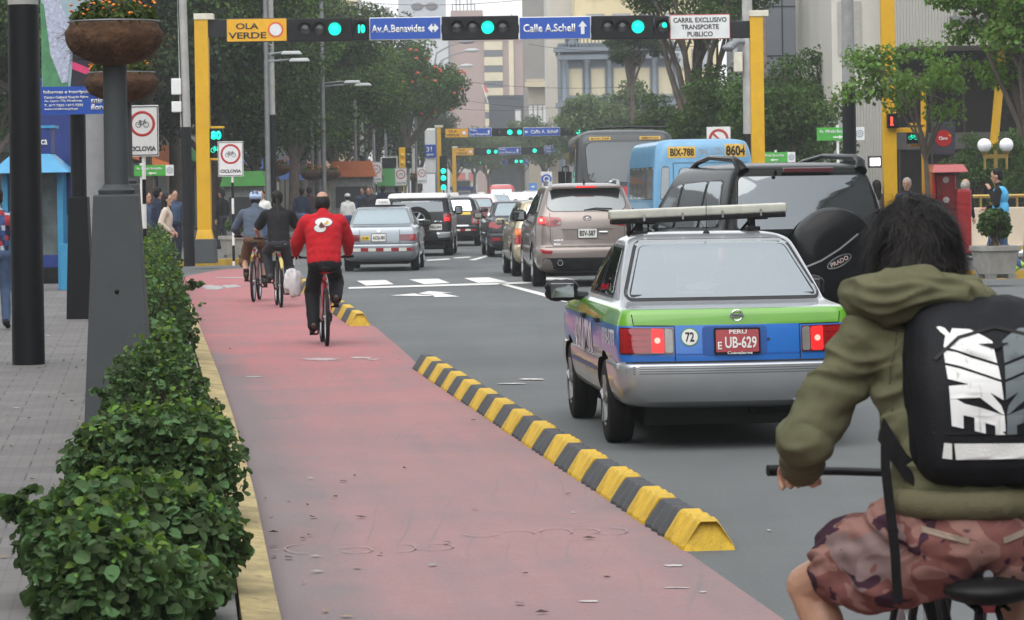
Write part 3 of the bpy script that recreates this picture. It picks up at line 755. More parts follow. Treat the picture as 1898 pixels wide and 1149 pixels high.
# ------------------------------------------------ the taxi in front
def taxi_paint():
    m, nt, b = _nt('taxi_paint'); N, L = nt.nodes, nt.links
    tc = N.new('ShaderNodeTexCoord'); sp = N.new('ShaderNodeSeparateXYZ'); L.new(tc.outputs['Object'], sp.inputs[0])
    cr = N.new('ShaderNodeValToRGB'); cr.color_ramp.interpolation = 'CONSTANT'; e = cr.color_ramp.elements
    e[0].position = 0; e[0].color = (0.36, 0.375, 0.39, 1); e[1].position = 0.600; e[1].color = (0.006, 0.135, 0.50, 1)
    x = e.new(0.842); x.color = (0.105, 0.325, 0.012, 1); x = e.new(0.951); x.color = (0.40, 0.42, 0.44, 1)
    nz = N.new('ShaderNodeTexNoise'); nz.inputs['Scale'].default_value = 2.5; nz.inputs['Detail'].default_value = 7
    L.new(tc.outputs['Object'], nz.inputs['Vector']); L.new(sp.outputs[2], cr.inputs[0])
    mr = N.new('ShaderNodeMapRange'); mr.inputs[1].default_value = .3; mr.inputs[2].default_value = .7; mr.inputs[3].default_value = .9; mr.inputs[4].default_value = 1.08; L.new(nz.outputs['Fac'], mr.inputs[0])
    hv = N.new('ShaderNodeHueSaturation'); L.new(cr.outputs[0], hv.inputs['Color']); L.new(mr.outputs[0], hv.inputs['Value']); L.new(hv.outputs[0], b.inputs['Base Color'])
    st = N.new('ShaderNodeMath'); st.operation = 'GREATER_THAN'; st.inputs[1].default_value = 0.951; L.new(sp.outputs[2], st.inputs[0])
    lo = N.new('ShaderNodeMath'); lo.operation = 'LESS_THAN'; lo.inputs[1].default_value = 0.600; L.new(sp.outputs[2], lo.inputs[0])
    ad = N.new('ShaderNodeMath'); ad.operation = 'ADD'; L.new(st.outputs[0], ad.inputs[0]); L.new(lo.outputs[0], ad.inputs[1])
    mu = N.new('ShaderNodeMath'); mu.operation = 'MULTIPLY'; mu.inputs[1].default_value = 0.55; L.new(ad.outputs[0], mu.inputs[0]); L.new(mu.outputs[0], b.inputs['Metallic'])
    b.inputs['Roughness'].default_value = 0.36; b.inputs['Coat Weight'].default_value = 0.8; b.inputs['Coat Roughness'].default_value = 0.06
    return m
TX = taxi_paint(); SILVER = paint('silver_paint', (0.42, 0.44, 0.46), 0.6)
def make_taxi():
    p = A(1368, 632, 21.9)
    K = [(.27, .60, .30, 3.9, .25, .3, .05), (.29, .72, .16, 4.1, .22, .3, .06), (.33, .79, .06, 4.2, .18, .3, .07), (.43, .825, .012, 4.25, .16, .3, .07), (.54, .834, .0, 4.25, .16, .3, .07), (.585, .830, .012, 4.2, .16, .3, .07),
         (.592, .812, .06, 4.2, .12, .3, .05), (.60, .812, .075, 4.2, .10, .3, .05), (.645, .822, .075, 4.2, .10, .3, .05), (.75, .828, .085, 4.2, .10, .3, .05), (.85, .820, .10, 4.15, .10, .3, .05), (.91, .80, .115, 4.0, .10, .35, .05), (.938, .79, .13, 3.7, .10, .4, .05),
         (.953, .775, .17, 3.4, .10, .4, .05), (.968, .75, .42, 3.15, .12, .3, .04), (.985, .735, .64, 3.0, .12, .2, .03), (1.0, .725, .68, 2.95, .12, .2, .03), (1.12, .692, .87, 2.78, .12, .2, .03), (1.27, .642, 1.10, 2.50, .12, .2, .03), (1.375, .600, 1.255, 2.28, .12, .2, .03),
         (1.412, .565, 1.36, 2.18, .12, .2, .03), (1.437, .50, 1.48, 2.05, .12, .2, .02), (1.450, .40, 1.62, 1.95, .10, .12, .01), (1.454, .2, 1.72, 1.85, .05, .05, .0)]
    inner = loft_mesh([(.62, .66, 1.1, 2.9, .1, .1, 0), (.96, .67, .98, 2.95, .1, .1, 0), (1.0, .67, .82, 2.92, .1, .1, .02), (1.12, .635, .945, 2.70, .1, .1, .02), (1.27, .585, 1.165, 2.43, .1, .1, .02), (1.375, .53, 1.33, 2.22, .1, .1, .02), (1.405, .48, 1.42, 2.14, .1, .1, .01)], 1, 0)
    def slot(poly, a0, a1, plane='xz'): m = MB(); m.prism(rpoly(poly, .045), a0, a1, plane); return m.mesh('slot')
    rq, fq = [(1.19, 1.03), (1.92, 1.03), (1.92, 1.34), (1.43, 1.335)], [(2.01, 1.03), (2.72, 1.03), (2.36, 1.32), (2.01, 1.34)]
    hol = [inner, slot([(-.66, 1.025), (.66, 1.025), (.518, 1.375), (-.518, 1.375)], -.5, 1.55), slot([(-.60, 1.02), (.60, 1.02), (.50, 1.345), (-.50, 1.345)], 2.0, 4.0)] + [slot(q, s_ * .3, s_ * 1.2, 'yz') for q in (rq, fq) for s_ in (-1, 1)]
    c = Car('taxi', 'green and blue sedan taxi with silver roof, brake lights lit, beside the lane divider', 'taxi', (p.x, 21.75, 0), 4.6, K, TX, .83, .95, 3.38, .295, .185, n=2, taper=.03, smooth=26, hollow=hol)
    t, k = c.t, c.k; SG, SS = seeglass('see_through_rear_glass', (.78, .86, .87), .66), seeglass('see_through_side_glass', (.35, .4, .4), .10)
    f = c.window([(-.675, 1.012), (.675, 1.012), (.528, 1.385), (-.528, 1.385)], g=SG, r=.05, grow=.02)
    f.parent = t
    SEAT = mat('seat_cloth', (.16, .16, .165), .9, var=.2)
    MB().box((0, 1.0, .985), (1.30, .36, .02)).build('parcel_shelf', mat('shelf_grey', (.06, .06, .062), .9), t)
    for x, y in ((-.34, 2.15), (.34, 2.15)): m = MB(); m.box((x, y, .88), (.46, .14, .56), top=.86); m.box((x, y - .02, 1.24), (.24, .09, .17), top=.9); m.build('front_seat', SEAT, t, bevel=.04, smooth=40)
    m = MB(); m.box((0, 1.42, .80), (1.2, .16, .42), top=.97); m.build('rear_seat', SEAT, t, bevel=.05, smooth=40); MB().box((0, 2.86, .88), (1.24, .3, .2)).build('dashboard', DARK, t, bevel=.04)
    m = MB(); m.torus((-.34, 2.62, 1.0), .18, .013, (0, 1, -.35), 28, 8); m.build('steering_wheel', BLACK, t, smooth=60); MB().box((.0, 2.40, 1.33), (.22, .03, .06)).build('rear_view_mirror', BLACK, t, bevel=.012)
    # white papers lying on the parcel shelf, seen against the pane
    pm = MB(); pm.add([(-.1, 0, 0), (0, -.01, .018), (.10, 0, .005), (.04, .0, -.018), (-.005, -.01, -.022), (-.06, 0, -.02)], [(0, 1, 4, 5), (1, 2, 3, 4)])
    h, nn, d = k.hit(-.12, 1.075, 'rear'); o = pm.build('paper_sheet', WHITE, t); o.location = (-.13, .90, 1.085); o.rotation_euler = (R(-8), 0, 0); o.scale = (1.3, 1.3, 1.6)
    for s_, sd in ((-1, 'left'), (1, 'right')):
        c.window([(1.18, 1.02), (1.93, 1.02), (1.93, 1.35), (1.42, 1.345)], sd, SS, .016); c.window([(2.0, 1.02), (2.74, 1.02), (2.36, 1.33), (2.0, 1.35)], sd, SS, .016)
        for y in (1.98, 2.98, 1.10): k.line('door_gap', [(y, .36), (y, .98)], .008, SEAM, t, sd)
        k.line('sill_moulding', [(1.3, .50), (3.0, .50)], .03, mat('moulding_blue', (.015, .06, .2), .4), t, sd, off=.006)
        for y in (1.25, 2.16):
            hh, nn, d = k.hit(y, .845, sd); MB().box((hh.x + s_ * .014, y, .845), (.03, .16, .035)).build('door_handle', BLACK, t, bevel=.008)
    white = mat('faded_white_lettering', (.55, .50, .56), .5, var=.2)
    k.text('313-3773', .62, .755, .62, .11, mat('white_lettering', (.6, .62, .66), .5), t, 'left', bold=.03)
    k.text('4301700', 2.25, .70, 1.25, .24, white, t, 'left', bold=.05)
    # tail lights: outer dark red, lit middle, grey inner
    for sx in (-1, 1):
        def q(x0, x1, z0=.655, z1=.835): return rpoly([(sx * x0, z0 + .0), (sx * x1, z0), (sx * x1, z1), (sx * x0, z1 - .008)], .015)
        h = c.lamp([(q(.435, .795), LAMPD), (q(.59, .788, .663, .826), LAMP), (q(.500, .585, .663, .826), LAMPON), (q(.441, .493, .663, .826), LAMPC)])
        k.patch('lens', circ(sx * .545, .745, .020), mat('brake_bulb', (1.0, .20, .16), .2, var=0, emit=1.1), h, off=.021, rings=2)
        for z in (.705, .745, .785): k.line('lens_rib', [(sx * .60, z), (sx * .78, z)], .004, LAMPD, h, off=.020)
    c.p('plate_recess_shade', rrect(-.24, .635, .20, .835, .03), mat('recess_shade_blue', (.008, .07, .28), .5), off=.002)  # flush patch: shade of the recess painted as darker body blue
    pl = c.plate(-.005, .735, .29, .15, None, PLATER, off=.016); k.text('UB-629', .018, .725, .215, .078, WHITE, pl, off=.024, bold=.02)
    k.text('E', -.125, .705, .028, .05, WHITE, pl, off=.024); k.text('PERU', .0, .796, .12, .028, WHITE, pl, off=.024); k.text('Cuevaleros', .01, .655, .17, .018, WHITE, pl, off=.022)
    s = c.p('number_sticker', circ(-.325, .765, .062), mat('sticker_rim_green', (.07, .25, .05), .5), off=.004, rings=2)
    c.p('sticker_face', circ(-.325, .765, .054), WHITE, off=.006, parent=s, rings=2); k.text('72', -.325, .765, .06, .065, BLACK, s, off=.008, bold=.02)
    em = MB(); h, nn, d = k.hit(0, .905, 'rear'); em.torus((0, 0, 0), .036, .006, (0, 1, 0), 28, 8); em.box((0, -.004, 0), (.094, .008, .018)); e = em.build('badge', CHROME, t, smooth=40); e.location = h + Vector((0, -.006, 0))
    k.text('NISSAN', 0, .905, .07, .010, BLACK, t, off=.016)
    k.line('boot_gap', [(-.425, .605), (-.425, .655), (-.425, .84), (-.70, .845), (-.715, .955)], .007, SEAM, t); k.line('boot_gap', [(.425, .605), (.425, .655), (.425, .84), (.70, .845), (.715, .955)], .007, SEAM, t)
    k.line('boot_crease', [(-.42, .648), (.42, .648)], .010, mat('crease_shade_blue', (.01, .08, .35), .4), t); k.line('bumper_gap', [(-.80, .597), (.80, .597)], .012, SEAM, t)  # shade along the crease painted as a darker blue line
    k.patch('boot_lock', circ(.21, .742, .010), CHROME, t, off=.004, rings=1)
    for z in (.572, .556, .54, .524): k.line('bumper_groove', [(-.76, z), (.76, z)], .006, mat('groove_grey', (.10, .105, .11), .5), t, off=.0015)
    c.exhaust(.40, .285, .12, .035); c.exhaust(.45, .285, .12, .035)
    MB().box((.36, .5, .29), (.5, .35, .14)).build('silencer', RUBBER, t, bevel=.04)
    c.mirror(-.84, 2.72, 1.01, -1, d=(.24, .12, .155)); c.mirror(.84, 2.72, 1.01, 1, d=(.24, .12, .155))
    # roof light bar
    b = MB(); b.box((-.05, 1.72, 1.548), (1.27, .15, .035)); bar = b.build('light_bar', BLACK, t, bevel=.008); bar.rotation_euler = (0, R(-1.6), 0); bar.location.x = .06
    m = MB(); m.box((-.05, 1.72, 1.60), (1.29, .17, .068)); m.build('light_bar_cover', mat('milky_plastic', (.47, .47, .41), .3, var=.15, scale=4, dirt=.4), bar, bevel=.02, seg=3)
    for x in (-.45, -.17, .12, .40): MB().box((x, 1.632, 1.572), (.015, .012, .05)).build('clip', CHROME, bar)
    for x in (-.48, .34):
        m = MB(); m.box((x, 1.72, 1.458), (.10, .20, .03)); m.box((x, 1.72, 1.50), (.05, .07, .09)); m.path([(x - .08, 1.75, 1.44), (x, 1.72, 1.53), (x + .12, 1.7, 1.53)], .012, 6); m.build('bar_foot', BLACK, bar, bevel=.006)
    m = MB(); m.lathe([(.03, 0), (.022, .02), (.006, .035)], 12, (.0, 1.52, 1.43)); m.path([(0, 1.52, 1.46), (0, 1.50, 1.69)], [.003, .002], 5); m.build('aerial', BLACK, t, smooth=40)
    return c
make_taxi()

# ------------------------------------------------ brown SUV
def make_brown_suv():
    pm = paint('bronze_paint', (0.235, 0.195, 0.175), .5, .34); p = A(1089, 433, 57.3)
    W = .945
    K = [(.24, .72, .30, 4.3, .25, .3, .06), (.30, .86, .10, 4.45, .22, .3, .08), (.42, .92, .02, 4.55, .22, .35, .08), (.52, .945, .0, 4.6, .22, .35, .08), (.62, .945, .0, 4.6, .22, .35, .08), (.665, .94, .02, 4.6, .20, .35, .08), (.69, .93, .05, 4.6, .18, .35, .08), (.80, .935, .06, 4.6, .2, .35, .08), (1.0, .93, .075, 4.4, .2, .4, .08),
         (1.15, .90, .10, 4.0, .2, .4, .08), (1.24, .87, .15, 3.5, .18, .3, .07), (1.29, .85, .19, 3.3, .18, .3, .06), (1.45, .79, .30, 3.0, .18, .25, .05), (1.60, .73, .40, 2.7, .17, .2, .05), (1.66, .70, .42, 2.55, .16, .2, .04), (1.70, .66, .46, 2.4, .15, .2, .04), (1.735, .58, .62, 2.2, .14, .2, .03), (1.755, .42, .9, 1.9, .1, .1, .02), (1.76, .2, 1.2, 1.6, .05, .05, 0)]
    c = Car('parked_suv', 'bronze brown SUV with lit brake lights stopped on the zebra crossing', 'car', (p.x, 57.0, 0), 3.5, K, pm, W, .98, 3.68, .365, .235, taper=.03, smooth=40, L=4.6)
    t, k = c.t, c.k; c.t.name = 'suv'; t.scale = (1, 1, 1.045)
    c.window([(-.70, 1.36), (-.62, 1.285), (.62, 1.285), (.70, 1.36), (.64, 1.655), (-.64, 1.655)], r=.07)
    sp = MB(); sp.prism([(-.66, 0), (.66, 0), (.60, .05), (-.60, .05)], .0, .16, 'xz'); o = sp.build('spoiler', pm, t, bevel=.015); o.location = (0, .28, 1.665)
    MB().box((0, .272, 1.692), (.36, .02, .028)).build('high_brake_light', LAMPON, t, bevel=.006)
    for sx in (-1, 1):
        out = rpoly([(sx * .91, 1.22), (sx * .46, 1.175), (sx * .455, 1.05), (sx * .62, 1.03), (sx * .90, 1.07)], .05)
        h = c.lamp([(out, LAMP), (circ(sx * .80, 1.135, .062, rz=.055), LAMPON), (circ(sx * .57, 1.115, .05), LAMPD), (rpoly([(sx * .47, 1.13), (sx * .55, 1.07), (sx * .47, 1.06)], .01), LAMPC)])
        k.patch('lens', circ(sx * .81, 1.14, .028), mat('brake_bulb', (1, .35, .3)), h, off=.022, rings=2)
        k.line('lens_gap', [(sx * .67, 1.045), (sx * .68, 1.195)], .01, pm, h, off=.020)
        c.p('reflector', rpoly([(sx * .86, .66), (sx * .62, .63), (sx * .64, .565), (sx * .80, .58)], .02), LAMP, off=.006)
        sd = 'left' if sx < 0 else 'right'
        c.window([(.62, 1.27), (1.40, 1.22), (1.40, 1.58), (.95, 1.6)], sd, GLASSD, .016); c.window([(1.48, 1.22), (2.3, 1.2), (2.3, 1.57), (1.48, 1.58)], sd, GLASSD, .016); c.window([(2.38, 1.2), (3.15, 1.16), (2.62, 1.52), (2.38, 1.56)], sd, GLASSD, .016)
        for y in (1.44, 2.34): k.line('door_gap', [(y, .45), (y, 1.18)], .01, SEAM, t, sd)
        m = MB(); m.path([(sx * .60, .66, 1.70), (sx * .615, .75, 1.775), (sx * .60, 1.6, 1.80), (sx * .58, 2.3, 1.76), (sx * .58, 2.4, 1.71)], [.035, .03, .024, .024, .03], 8); m.build('roof_rail', SILVER, t, smooth=40)
        c.mirror(sx * .92, 3.0, 1.20, sx, BLACK, (.25, .14, .2))
    k.line('tailgate_gap', [(-.66, 1.26), (-.655, .78), (-.60, .70), (.60, .70), (.655, .78), (.66, 1.26)], .008, SEAM, t)
    c.p('plate_recess_shade', rpoly([(-.46, 1.0), (.46, 1.0), (.40, .80), (-.40, .80)], .03), mat('bronze_recess_shade', (.20, .17, .15), .45, .3), off=.004)  # no real hollow: recess shade painted in darker bronze
    k.line('garnish', [(-.46, 1.0), (.46, 1.0)], .03, pm, t, off=.02); c.plate(0, .92, .33, .17, 'BSV-587'); MB().box((.28, .055, .925), (.16, .03, .035)).build('tailgate_handle', CHROME, t, bevel=.012)
    em = MB(); em.torus((0, 0, 0), .055, .008, (0, 1, 0), 24, 6); em.path([(-.025, 0, -.02), (-.018, 0, .022)], .007, 6); em.path([(.018, 0, -.022), (.025, 0, .02)], .007, 6); em.path([(-.02, 0, -.003), (.02, 0, .003)], .007, 6)
    h, nn, d = k.hit(0, 1.165, 'rear'); e = em.build('badge', CHROME, t, smooth=40); e.location = h + Vector((0, -.01, 0)); e.scale = (1.25, 1, .75)
    k.text('SANTA FE', -.52, .80, .16, .022, CHROME, t, off=.006); k.text('@cima', -.54, .735, .12, .03, CHROME, t, off=.006)
    c.p('lower_bumper', rrect(-.80, .27, .80, .50, .06), DARK, off=.004); k.line('bumper_gap', [(-.9, .685), (.9, .685)], .010, SEAM, t)
    c.exhaust(-.5, .42, .0, .05); c.exhaust(.5, .42, .0, .05)
    w = MB(); w.path([(.45, .17, 1.315), (.15, .18, 1.33), (-.05, .18, 1.30)], [.015, .012, .008], 6); w.build('wiper', BLACK, t); m = MB(); m.path([(.0, .7, 1.73), (.0, .62, 1.82)], [.02, .008], 8); m.build('aerial', BLACK, t)
make_brown_suv()

# ------------------------------------------------ black off-roader with the covered spare wheel
def make_black_suv():
    pm = mat('black_green_paint', (0.007, 0.009, 0.0085), .25, var=.1, scale=3, spec=.12, coat=.10); Y = 31.5; p = A(1504, 400, Y)
    W = .91
    K = [(.35, .72, .18, 4.3, .2, .3, .03), (.42, .86, .06, 4.45, .16, .3, .04), (.55, .90, .0, 4.55, .15, .35, .04), (.68, .91, .0, 4.6, .14, .35, .04), (.70, .90, .06, 4.6, .12, .35, .04), (.9, .91, .07, 4.6, .12, .35, .04), (1.12, .90, .08, 4.5, .12, .4, .04), (1.22, .87, .09, 4.0, .11, .4, .04), (1.26, .85, .10, 3.4, .11, .3, .04),
         (1.45, .805, .15, 3.15, .11, .25, .03), (1.65, .75, .205, 2.85, .12, .22, .03), (1.78, .70, .25, 2.65, .13, .2, .03), (1.83, .655, .29, 2.5, .14, .2, .03), (1.865, .57, .42, 2.3, .14, .2, .02), (1.885, .42, .7, 2.0, .1, .15, .01), (1.89, .2, 1.0, 1.7, .05, .05, 0)]
    c = Car('suv', 'black off-road SUV with a covered spare wheel on its tailgate, beside the taxi', 'car', (p.x, Y, 0), 12, K, pm, W, 1.0, 3.75, .37, .25, taper=.02, smooth=38, L=4.6)
    t, k = c.t, c.k; c.t.scale = (1.0, 1.0, 1.055)
    c.window([(-.72, 1.27), (.72, 1.27), (.655, 1.76), (-.655, 1.76)], r=.06, g=glassmat('tinted_rear_glass', tint=(.008, .010, .011), refl=.15))
    MB().box((.04, .215, 1.815), (.52, .03, .045)).build('high_brake_light', mat('unlit_lamp', (.10, .025, .03), .2, coat=1), t, bevel=.01)
    for sx in (-1, 1):
        sd = 'left' if sx < 0 else 'right'; g = glassmat('side_glass_reflecting', tint=(.01, .014, .014), refl=.16)
        c.window([(.42, 1.30), (1.02, 1.29), (1.02, 1.72), (.58, 1.72)], sd, g, .016); c.window([(1.12, 1.29), (1.95, 1.28), (1.95, 1.70), (1.12, 1.72)], sd, g, .016); c.window([(2.05, 1.28), (2.95, 1.26), (2.48, 1.65), (2.05, 1.70)], sd, g, .016)
        for y in (1.07, 2.0): k.line('door_gap', [(y, .5), (y, 1.26)], .01, SEAM, t, sd)
        h = c.lamp([(rpoly([(sx * .885, 1.27), (sx * .775, 1.27), (sx * .785, .98), (sx * .89, .98)], .02), LAMP)]); k.patch('lens', rrect(min(sx * .80, sx * .87), 1.0, max(sx * .80, sx * .87), 1.09, .02), LAMPD, h, off=.018)
        m = MB(); m.path([(sx * .60, .28, 1.80), (sx * .625, .34, 1.87), (sx * .625, .50, 1.925), (sx * .60, 1.5, 1.95), (sx * .57, 2.1, 1.90), (sx * .56, 2.3, 1.84)], [.065, .05, .032, .024, .024, .04], 10); m.build('roof_rail', pm, t, smooth=40)
        c.mirror(sx * .90, 2.95, 1.26, sx, BLACK, (.24, .14, .2))
    k.line('tailgate_gap', [(-.735, .75), (-.735, 1.80), (.735, 1.80), (.735, .75)], .012, SEAM, t)
    # spare wheel cover, hung off-centre to the right
    sw = MB(); sw.lathe([(.001, -.205), (.20, -.20), (.33, -.178), (.412, -.135), (.435, -.06), (.435, .03), (.37, .05)], 56, (.20, -.03, 1.03), (0, 1, 0))
    cov = sw.build('spare_wheel_cover', mat('cover_black', (.005, .005, .006), .3, var=.15, coat=.15, spec=.2), t, smooth=35)
    ks = Skin(cov.data)
    ks.line('trim_line', [(-.14, .92), (.02, .98), (.20, 1.08), (.40, 1.22)], .016, mat('silver_trim', (.42, .43, .44), .3, .6), cov, off=.006)
    tl = R(24)
    def rot(P, cx, cz): return [Vector((cx + x * math.cos(tl) - z * math.sin(tl), cz + x * math.sin(tl) + z * math.cos(tl))) for x, z in P]
    ks.patch('badge', rot(circ(0, 0, .135, rz=.05), .20, .97), CHROME, cov, off=.006); ks.patch('badge_face', rot(circ(0, 0, .122, rz=.039), .20, .97), BLACK, cov, off=.009)
    ks.text('PRADO', .20, .97, .19, .042, mat('badge_letter', (.5, .38, .36), .4), cov, off=.012, tilt=tl)
    k.line('bumper_gap', [(-.88, .70), (.88, .70)], .012, SEAM, t); c.p('bumper_pad', rrect(-.8, .55, .8, .66, .03), DARK, off=.006)
    k.text('DATALUZ', .30, 1.735, .16, .03, mat('decal_grey', (.3, .32, .33), .5), t, off=.011)
    MB().path([(-.30, .20, 1.77), (-.30, .18, 1.82)], [.02, .012], 8).build('washer_jet', BLACK, t)
make_black_suv()
# ------------------------------------------------ the other vehicles
TK = [(.21, .62, .25, 3.9, .25, .3, .05), (.25, .74, .12, 4.1, .22, .3, .06), (.33, .80, .035, 4.2, .18, .3, .07), (.45, .825, .008, 4.25, .16, .3, .07), (.54, .832, .0, 4.25, .16, .3, .07), (.585, .828, .012, 4.2, .16, .3, .07),
      (.60, .812, .075, 4.2, .10, .3, .05), (.645, .822, .075, 4.2, .10, .3, .05), (.75, .828, .085, 4.2, .10, .3, .05), (.85, .820, .10, 4.15, .10, .3, .05), (.93, .79, .125, 3.7, .10, .4, .05),
      (.953, .765, .17, 3.4, .10, .4, .05), (.975, .725, .55, 3.1, .12, .3, .04), (1.0, .705, .72, 2.95, .12, .2, .03), (1.10, .678, .90, 2.78, .12, .2, .03), (1.24, .632, 1.10, 2.50, .12, .2, .03), (1.335, .592, 1.265, 2.28, .12, .2, .03), (1.372, .560, 1.36, 2.18, .12, .2, .03), (1.40, .42, 1.6, 1.97, .10, .12, .01), (1.405, .2, 1.72, 1.85, .05, .05, .0)]
HK = [(.22, .64, .25, 3.6, .25, .3, .05), (.30, .78, .06, 3.75, .2, .3, .07), (.45, .83, .0, 3.85, .18, .3, .08), (.58, .835, .0, 3.9, .18, .3, .08), (.62, .825, .04, 3.9, .16, .3, .07), (.85, .82, .06, 3.7, .15, .35, .07), (.97, .79, .10, 3.2, .15, .4, .06), (1.02, .77, .14, 3.0, .14, .3, .06),
      (1.2, .71, .24, 2.7, .14, .25, .05), (1.36, .645, .34, 2.4, .14, .2, .04), (1.43, .60, .42, 2.2, .14, .2, .03), (1.47, .45, .65, 1.9, .1, .12, .02), (1.48, .2, .95, 1.6, .05, .05, 0)]
def fit(K, sw=1, sl=1, sz=1): return [(z * sz, w * sw, a * sl, b * sl, c, d, e) for z, w, a, b, c, d, e in K]
def side_glass(c, secs, g=None, step=.016):
    for sd in ('left', 'right'):
        for q in secs: c.window(q, sd, g or GLASSD, step)
# grey sedan taxi
GREY = paint('grey_blue_paint', (.27, .30, .325), .5)
p = A(704, 443, 70)
c = Car('taxi', 'grey sedan taxi with a white roof sign and red and white bumper stripes', 'taxi', (p.x, 69.8, 0), -.8, TK, GREY, .83, .95, 3.38, .30, .185, n=2, taper=.03)
c.window([(-.64, 1.02), (.64, 1.02), (.52, 1.335), (-.52, 1.335)], g=GLASSB); side_glass(c, [[(1.2, 1.03), (1.93, 1.02), (1.93, 1.30), (1.42, 1.30)], [(2.0, 1.02), (2.7, 1.02), (2.34, 1.29), (2.0, 1.30)]])
for sx in (-1, 1):
    c.lamp([(rpoly([(sx * .44, .66), (sx * .80, .66), (sx * .80, .80), (sx * .44, .80)], .015), LAMPD), (rpoly([(sx * .66, .67), (sx * .79, .67), (sx * .79, .79), (sx * .66, .79)], .01), LAMP)])
    c.mirror(sx * .84, 2.7, 1.02, sx)
c.plate(-.02, .735, .30, .16, 'ACQ-381'); c.p('yellow_sticker', rrect(-.40, .68, -.22, .77, .01), PLATEY, off=.008, rings=2); c.k.text('EO-381', -.31, .725, .14, .05, BLACK, c.t, off=.014)
c.k.line('bumper_gap', [(-.8, .597), (.8, .597)], .014, SEAM, c.t); c.k.line('boot_gap', [(-.43, .61), (-.43, .95)], .01, SEAM, c.t); c.k.line('boot_gap', [(.43, .61), (.43, .95)], .01, SEAM, c.t)
for i in range(9): c.p('reflective_strip', rrect(-.74 + i * .165, .44, -.74 + (i + 1) * .165, .51, .004), PLATE if i % 2 else LAMP, off=.006, rings=1)
c.p('badge', circ(-.02, .89, .035), CHROME, off=.008, rings=1); lettering('TAXI', .2, .05, mat('sign_grey', (.4, .4, .4), .5), c.lightroof(1.6, 1.43), (0, 1.53, 1.50))
# black and white off-road car with a bare spare wheel
K = [(.42, .75, .15, 4.0, .2, .3, .03), (.48, .88, .04, 4.2, .15, .3, .04), (.66, .93, 0, 4.3, .15, .35, .04), (.70, .92, .05, 4.3, .13, .35, .04), (1.05, .93, .06, 4.3, .13, .35, .04), (1.22, .91, .07, 4.0, .12, .4, .04), (1.26, .88, .08, 3.2, .12, .3, .04), (1.55, .83, .12, 2.9, .12, .25, .04), (1.66, .81, .14, 2.75, .12, .2, .04)]
p = A(774, 415, 84.5)
FB = paint('black_paint', (.022, .025, .028), .1, .2)
c = Car('off_road_car', 'black off-road car with white roof and a bare spare wheel on its back door', 'car', (p.x, 84.5, 0), -1.0, K, FB, .93, 1.0, 3.6, .39, .26, taper=.02)
c.t.scale = (.97, 1, .91)
me = loft_mesh([(1.655, .80, .14, 2.8, .12, .2, .04), (1.68, .825, .10, 2.85, .13, .2, .04), (1.76, .80, .12, 2.75, .13, .2, .04), (1.81, .72, .25, 2.55, .13, .2, .03), (1.825, .4, .8, 2.0, .1, .1, .02)], 3, .02, 35, [mat('roof_white', (.74, .74, .72), .35, coat=.5)]); link('roof', me, None, c.t)
c.window([(-.70, 1.28), (.70, 1.28), (.66, 1.6), (-.66, 1.6)], g=glassmat('tinted_rear_glass')); side_glass(c, [[(.5, 1.3), (1.3, 1.3), (1.3, 1.6), (.55, 1.6)], [(1.4, 1.3), (2.6, 1.3), (2.4, 1.6), (1.4, 1.6)]])
c.k.text('EXPLORACION', -.05, 1.575, .75, .03, WHITE, c.t, off=.014)
h = bpy.data.objects.new('spare_wheel', wheel_mesh(.385, .24, .62, 6)[0]); COL.objects.link(h); h.data.materials.append(RUBBER); h.parent = c.t; h.location = (-.02, -.06, 1.05); h.rotation_euler = (0, 0, R(90))
q = link('rim', wheel_mesh(.385, .24, .62, 6)[1], [ALLOY, BLACK], h)
for sx in (-1, 1):
    c.lamp([(rrect(min(sx * .69, sx * .90), .98, max(sx * .69, sx * .90), 1.22, .02), LAMP), (rrect(min(sx * .72, sx * .86), 1.02, max(sx * .72, sx * .86), 1.12, .02), LAMPON if sx > 0 else LAMP)]); c.mirror(sx * .93, 2.7, 1.3, sx, BLACK, (.22, .15, .26))
    c.p('bumper_corner', rpoly([(sx * .50, .70), (sx * .92, .70), (sx * .92, .55), (sx * .55, .52)], .02), SILVER, off=.01)
c.plate(.48, .84, .34, .17, 'P3Q-543'); c.p('reflector', rrect(-.1, .60, .2, .64, .01), LAMP, off=.012); c.k.text('FJ', .55, 1.0, .2, .03, CHROME, c.t, off=.01)
# black hatchback taxi
p = A(838, 415, 98)
c = Car('taxi', 'black hatchback taxi with white roof sign and yellow sticker', 'taxi', (p.x, 98, 0), -1.5, fit(HK, 1.02, 1, 1.02), FB, .845, .72, 3.2, .30, .185, taper=.03)
c.window([(-.60, 1.08), (.60, 1.08), (.53, 1.40), (-.53, 1.40)], g=GLASSB); side_glass(c, [[(.7, 1.08), (1.6, 1.06), (1.6, 1.36), (.8, 1.36)], [(1.7, 1.06), (2.5, 1.05), (2.2, 1.34), (1.7, 1.36)]])
for sx in (-1, 1):
    c.lamp([(rpoly([(sx * .82, .68), (sx * .60, .68), (sx * .58, .8), (sx * .70, 1.1), (sx * .80, 1.02)], .02), LAMP), (rpoly([(sx * .75, .72), (sx * .63, .72), (sx * .64, .84), (sx * .74, .86)], .015), LAMPC)]); c.mirror(sx * .82, 2.55, 1.08, sx, BLACK)
c.plate(-.02, .80, .30, .15, 'B1R'); c.p('yellow_sticker', rrect(.22, .96, .56, 1.04, .01), PLATEY, off=.01, rings=2)
for i in range(9): c.p('reflective_strip', rrect(-.72 + i * .16, .47, -.72 + (i + 1) * .16, .525, .004), LAMPO if i == 0 else (PLATE if i % 2 else LAMP), off=.006, rings=1)
c.p('bumper_line', rrect(-.55, .61, .5, .66, .01), SILVER, off=.006); c.lightroof(1.5, 1.5)
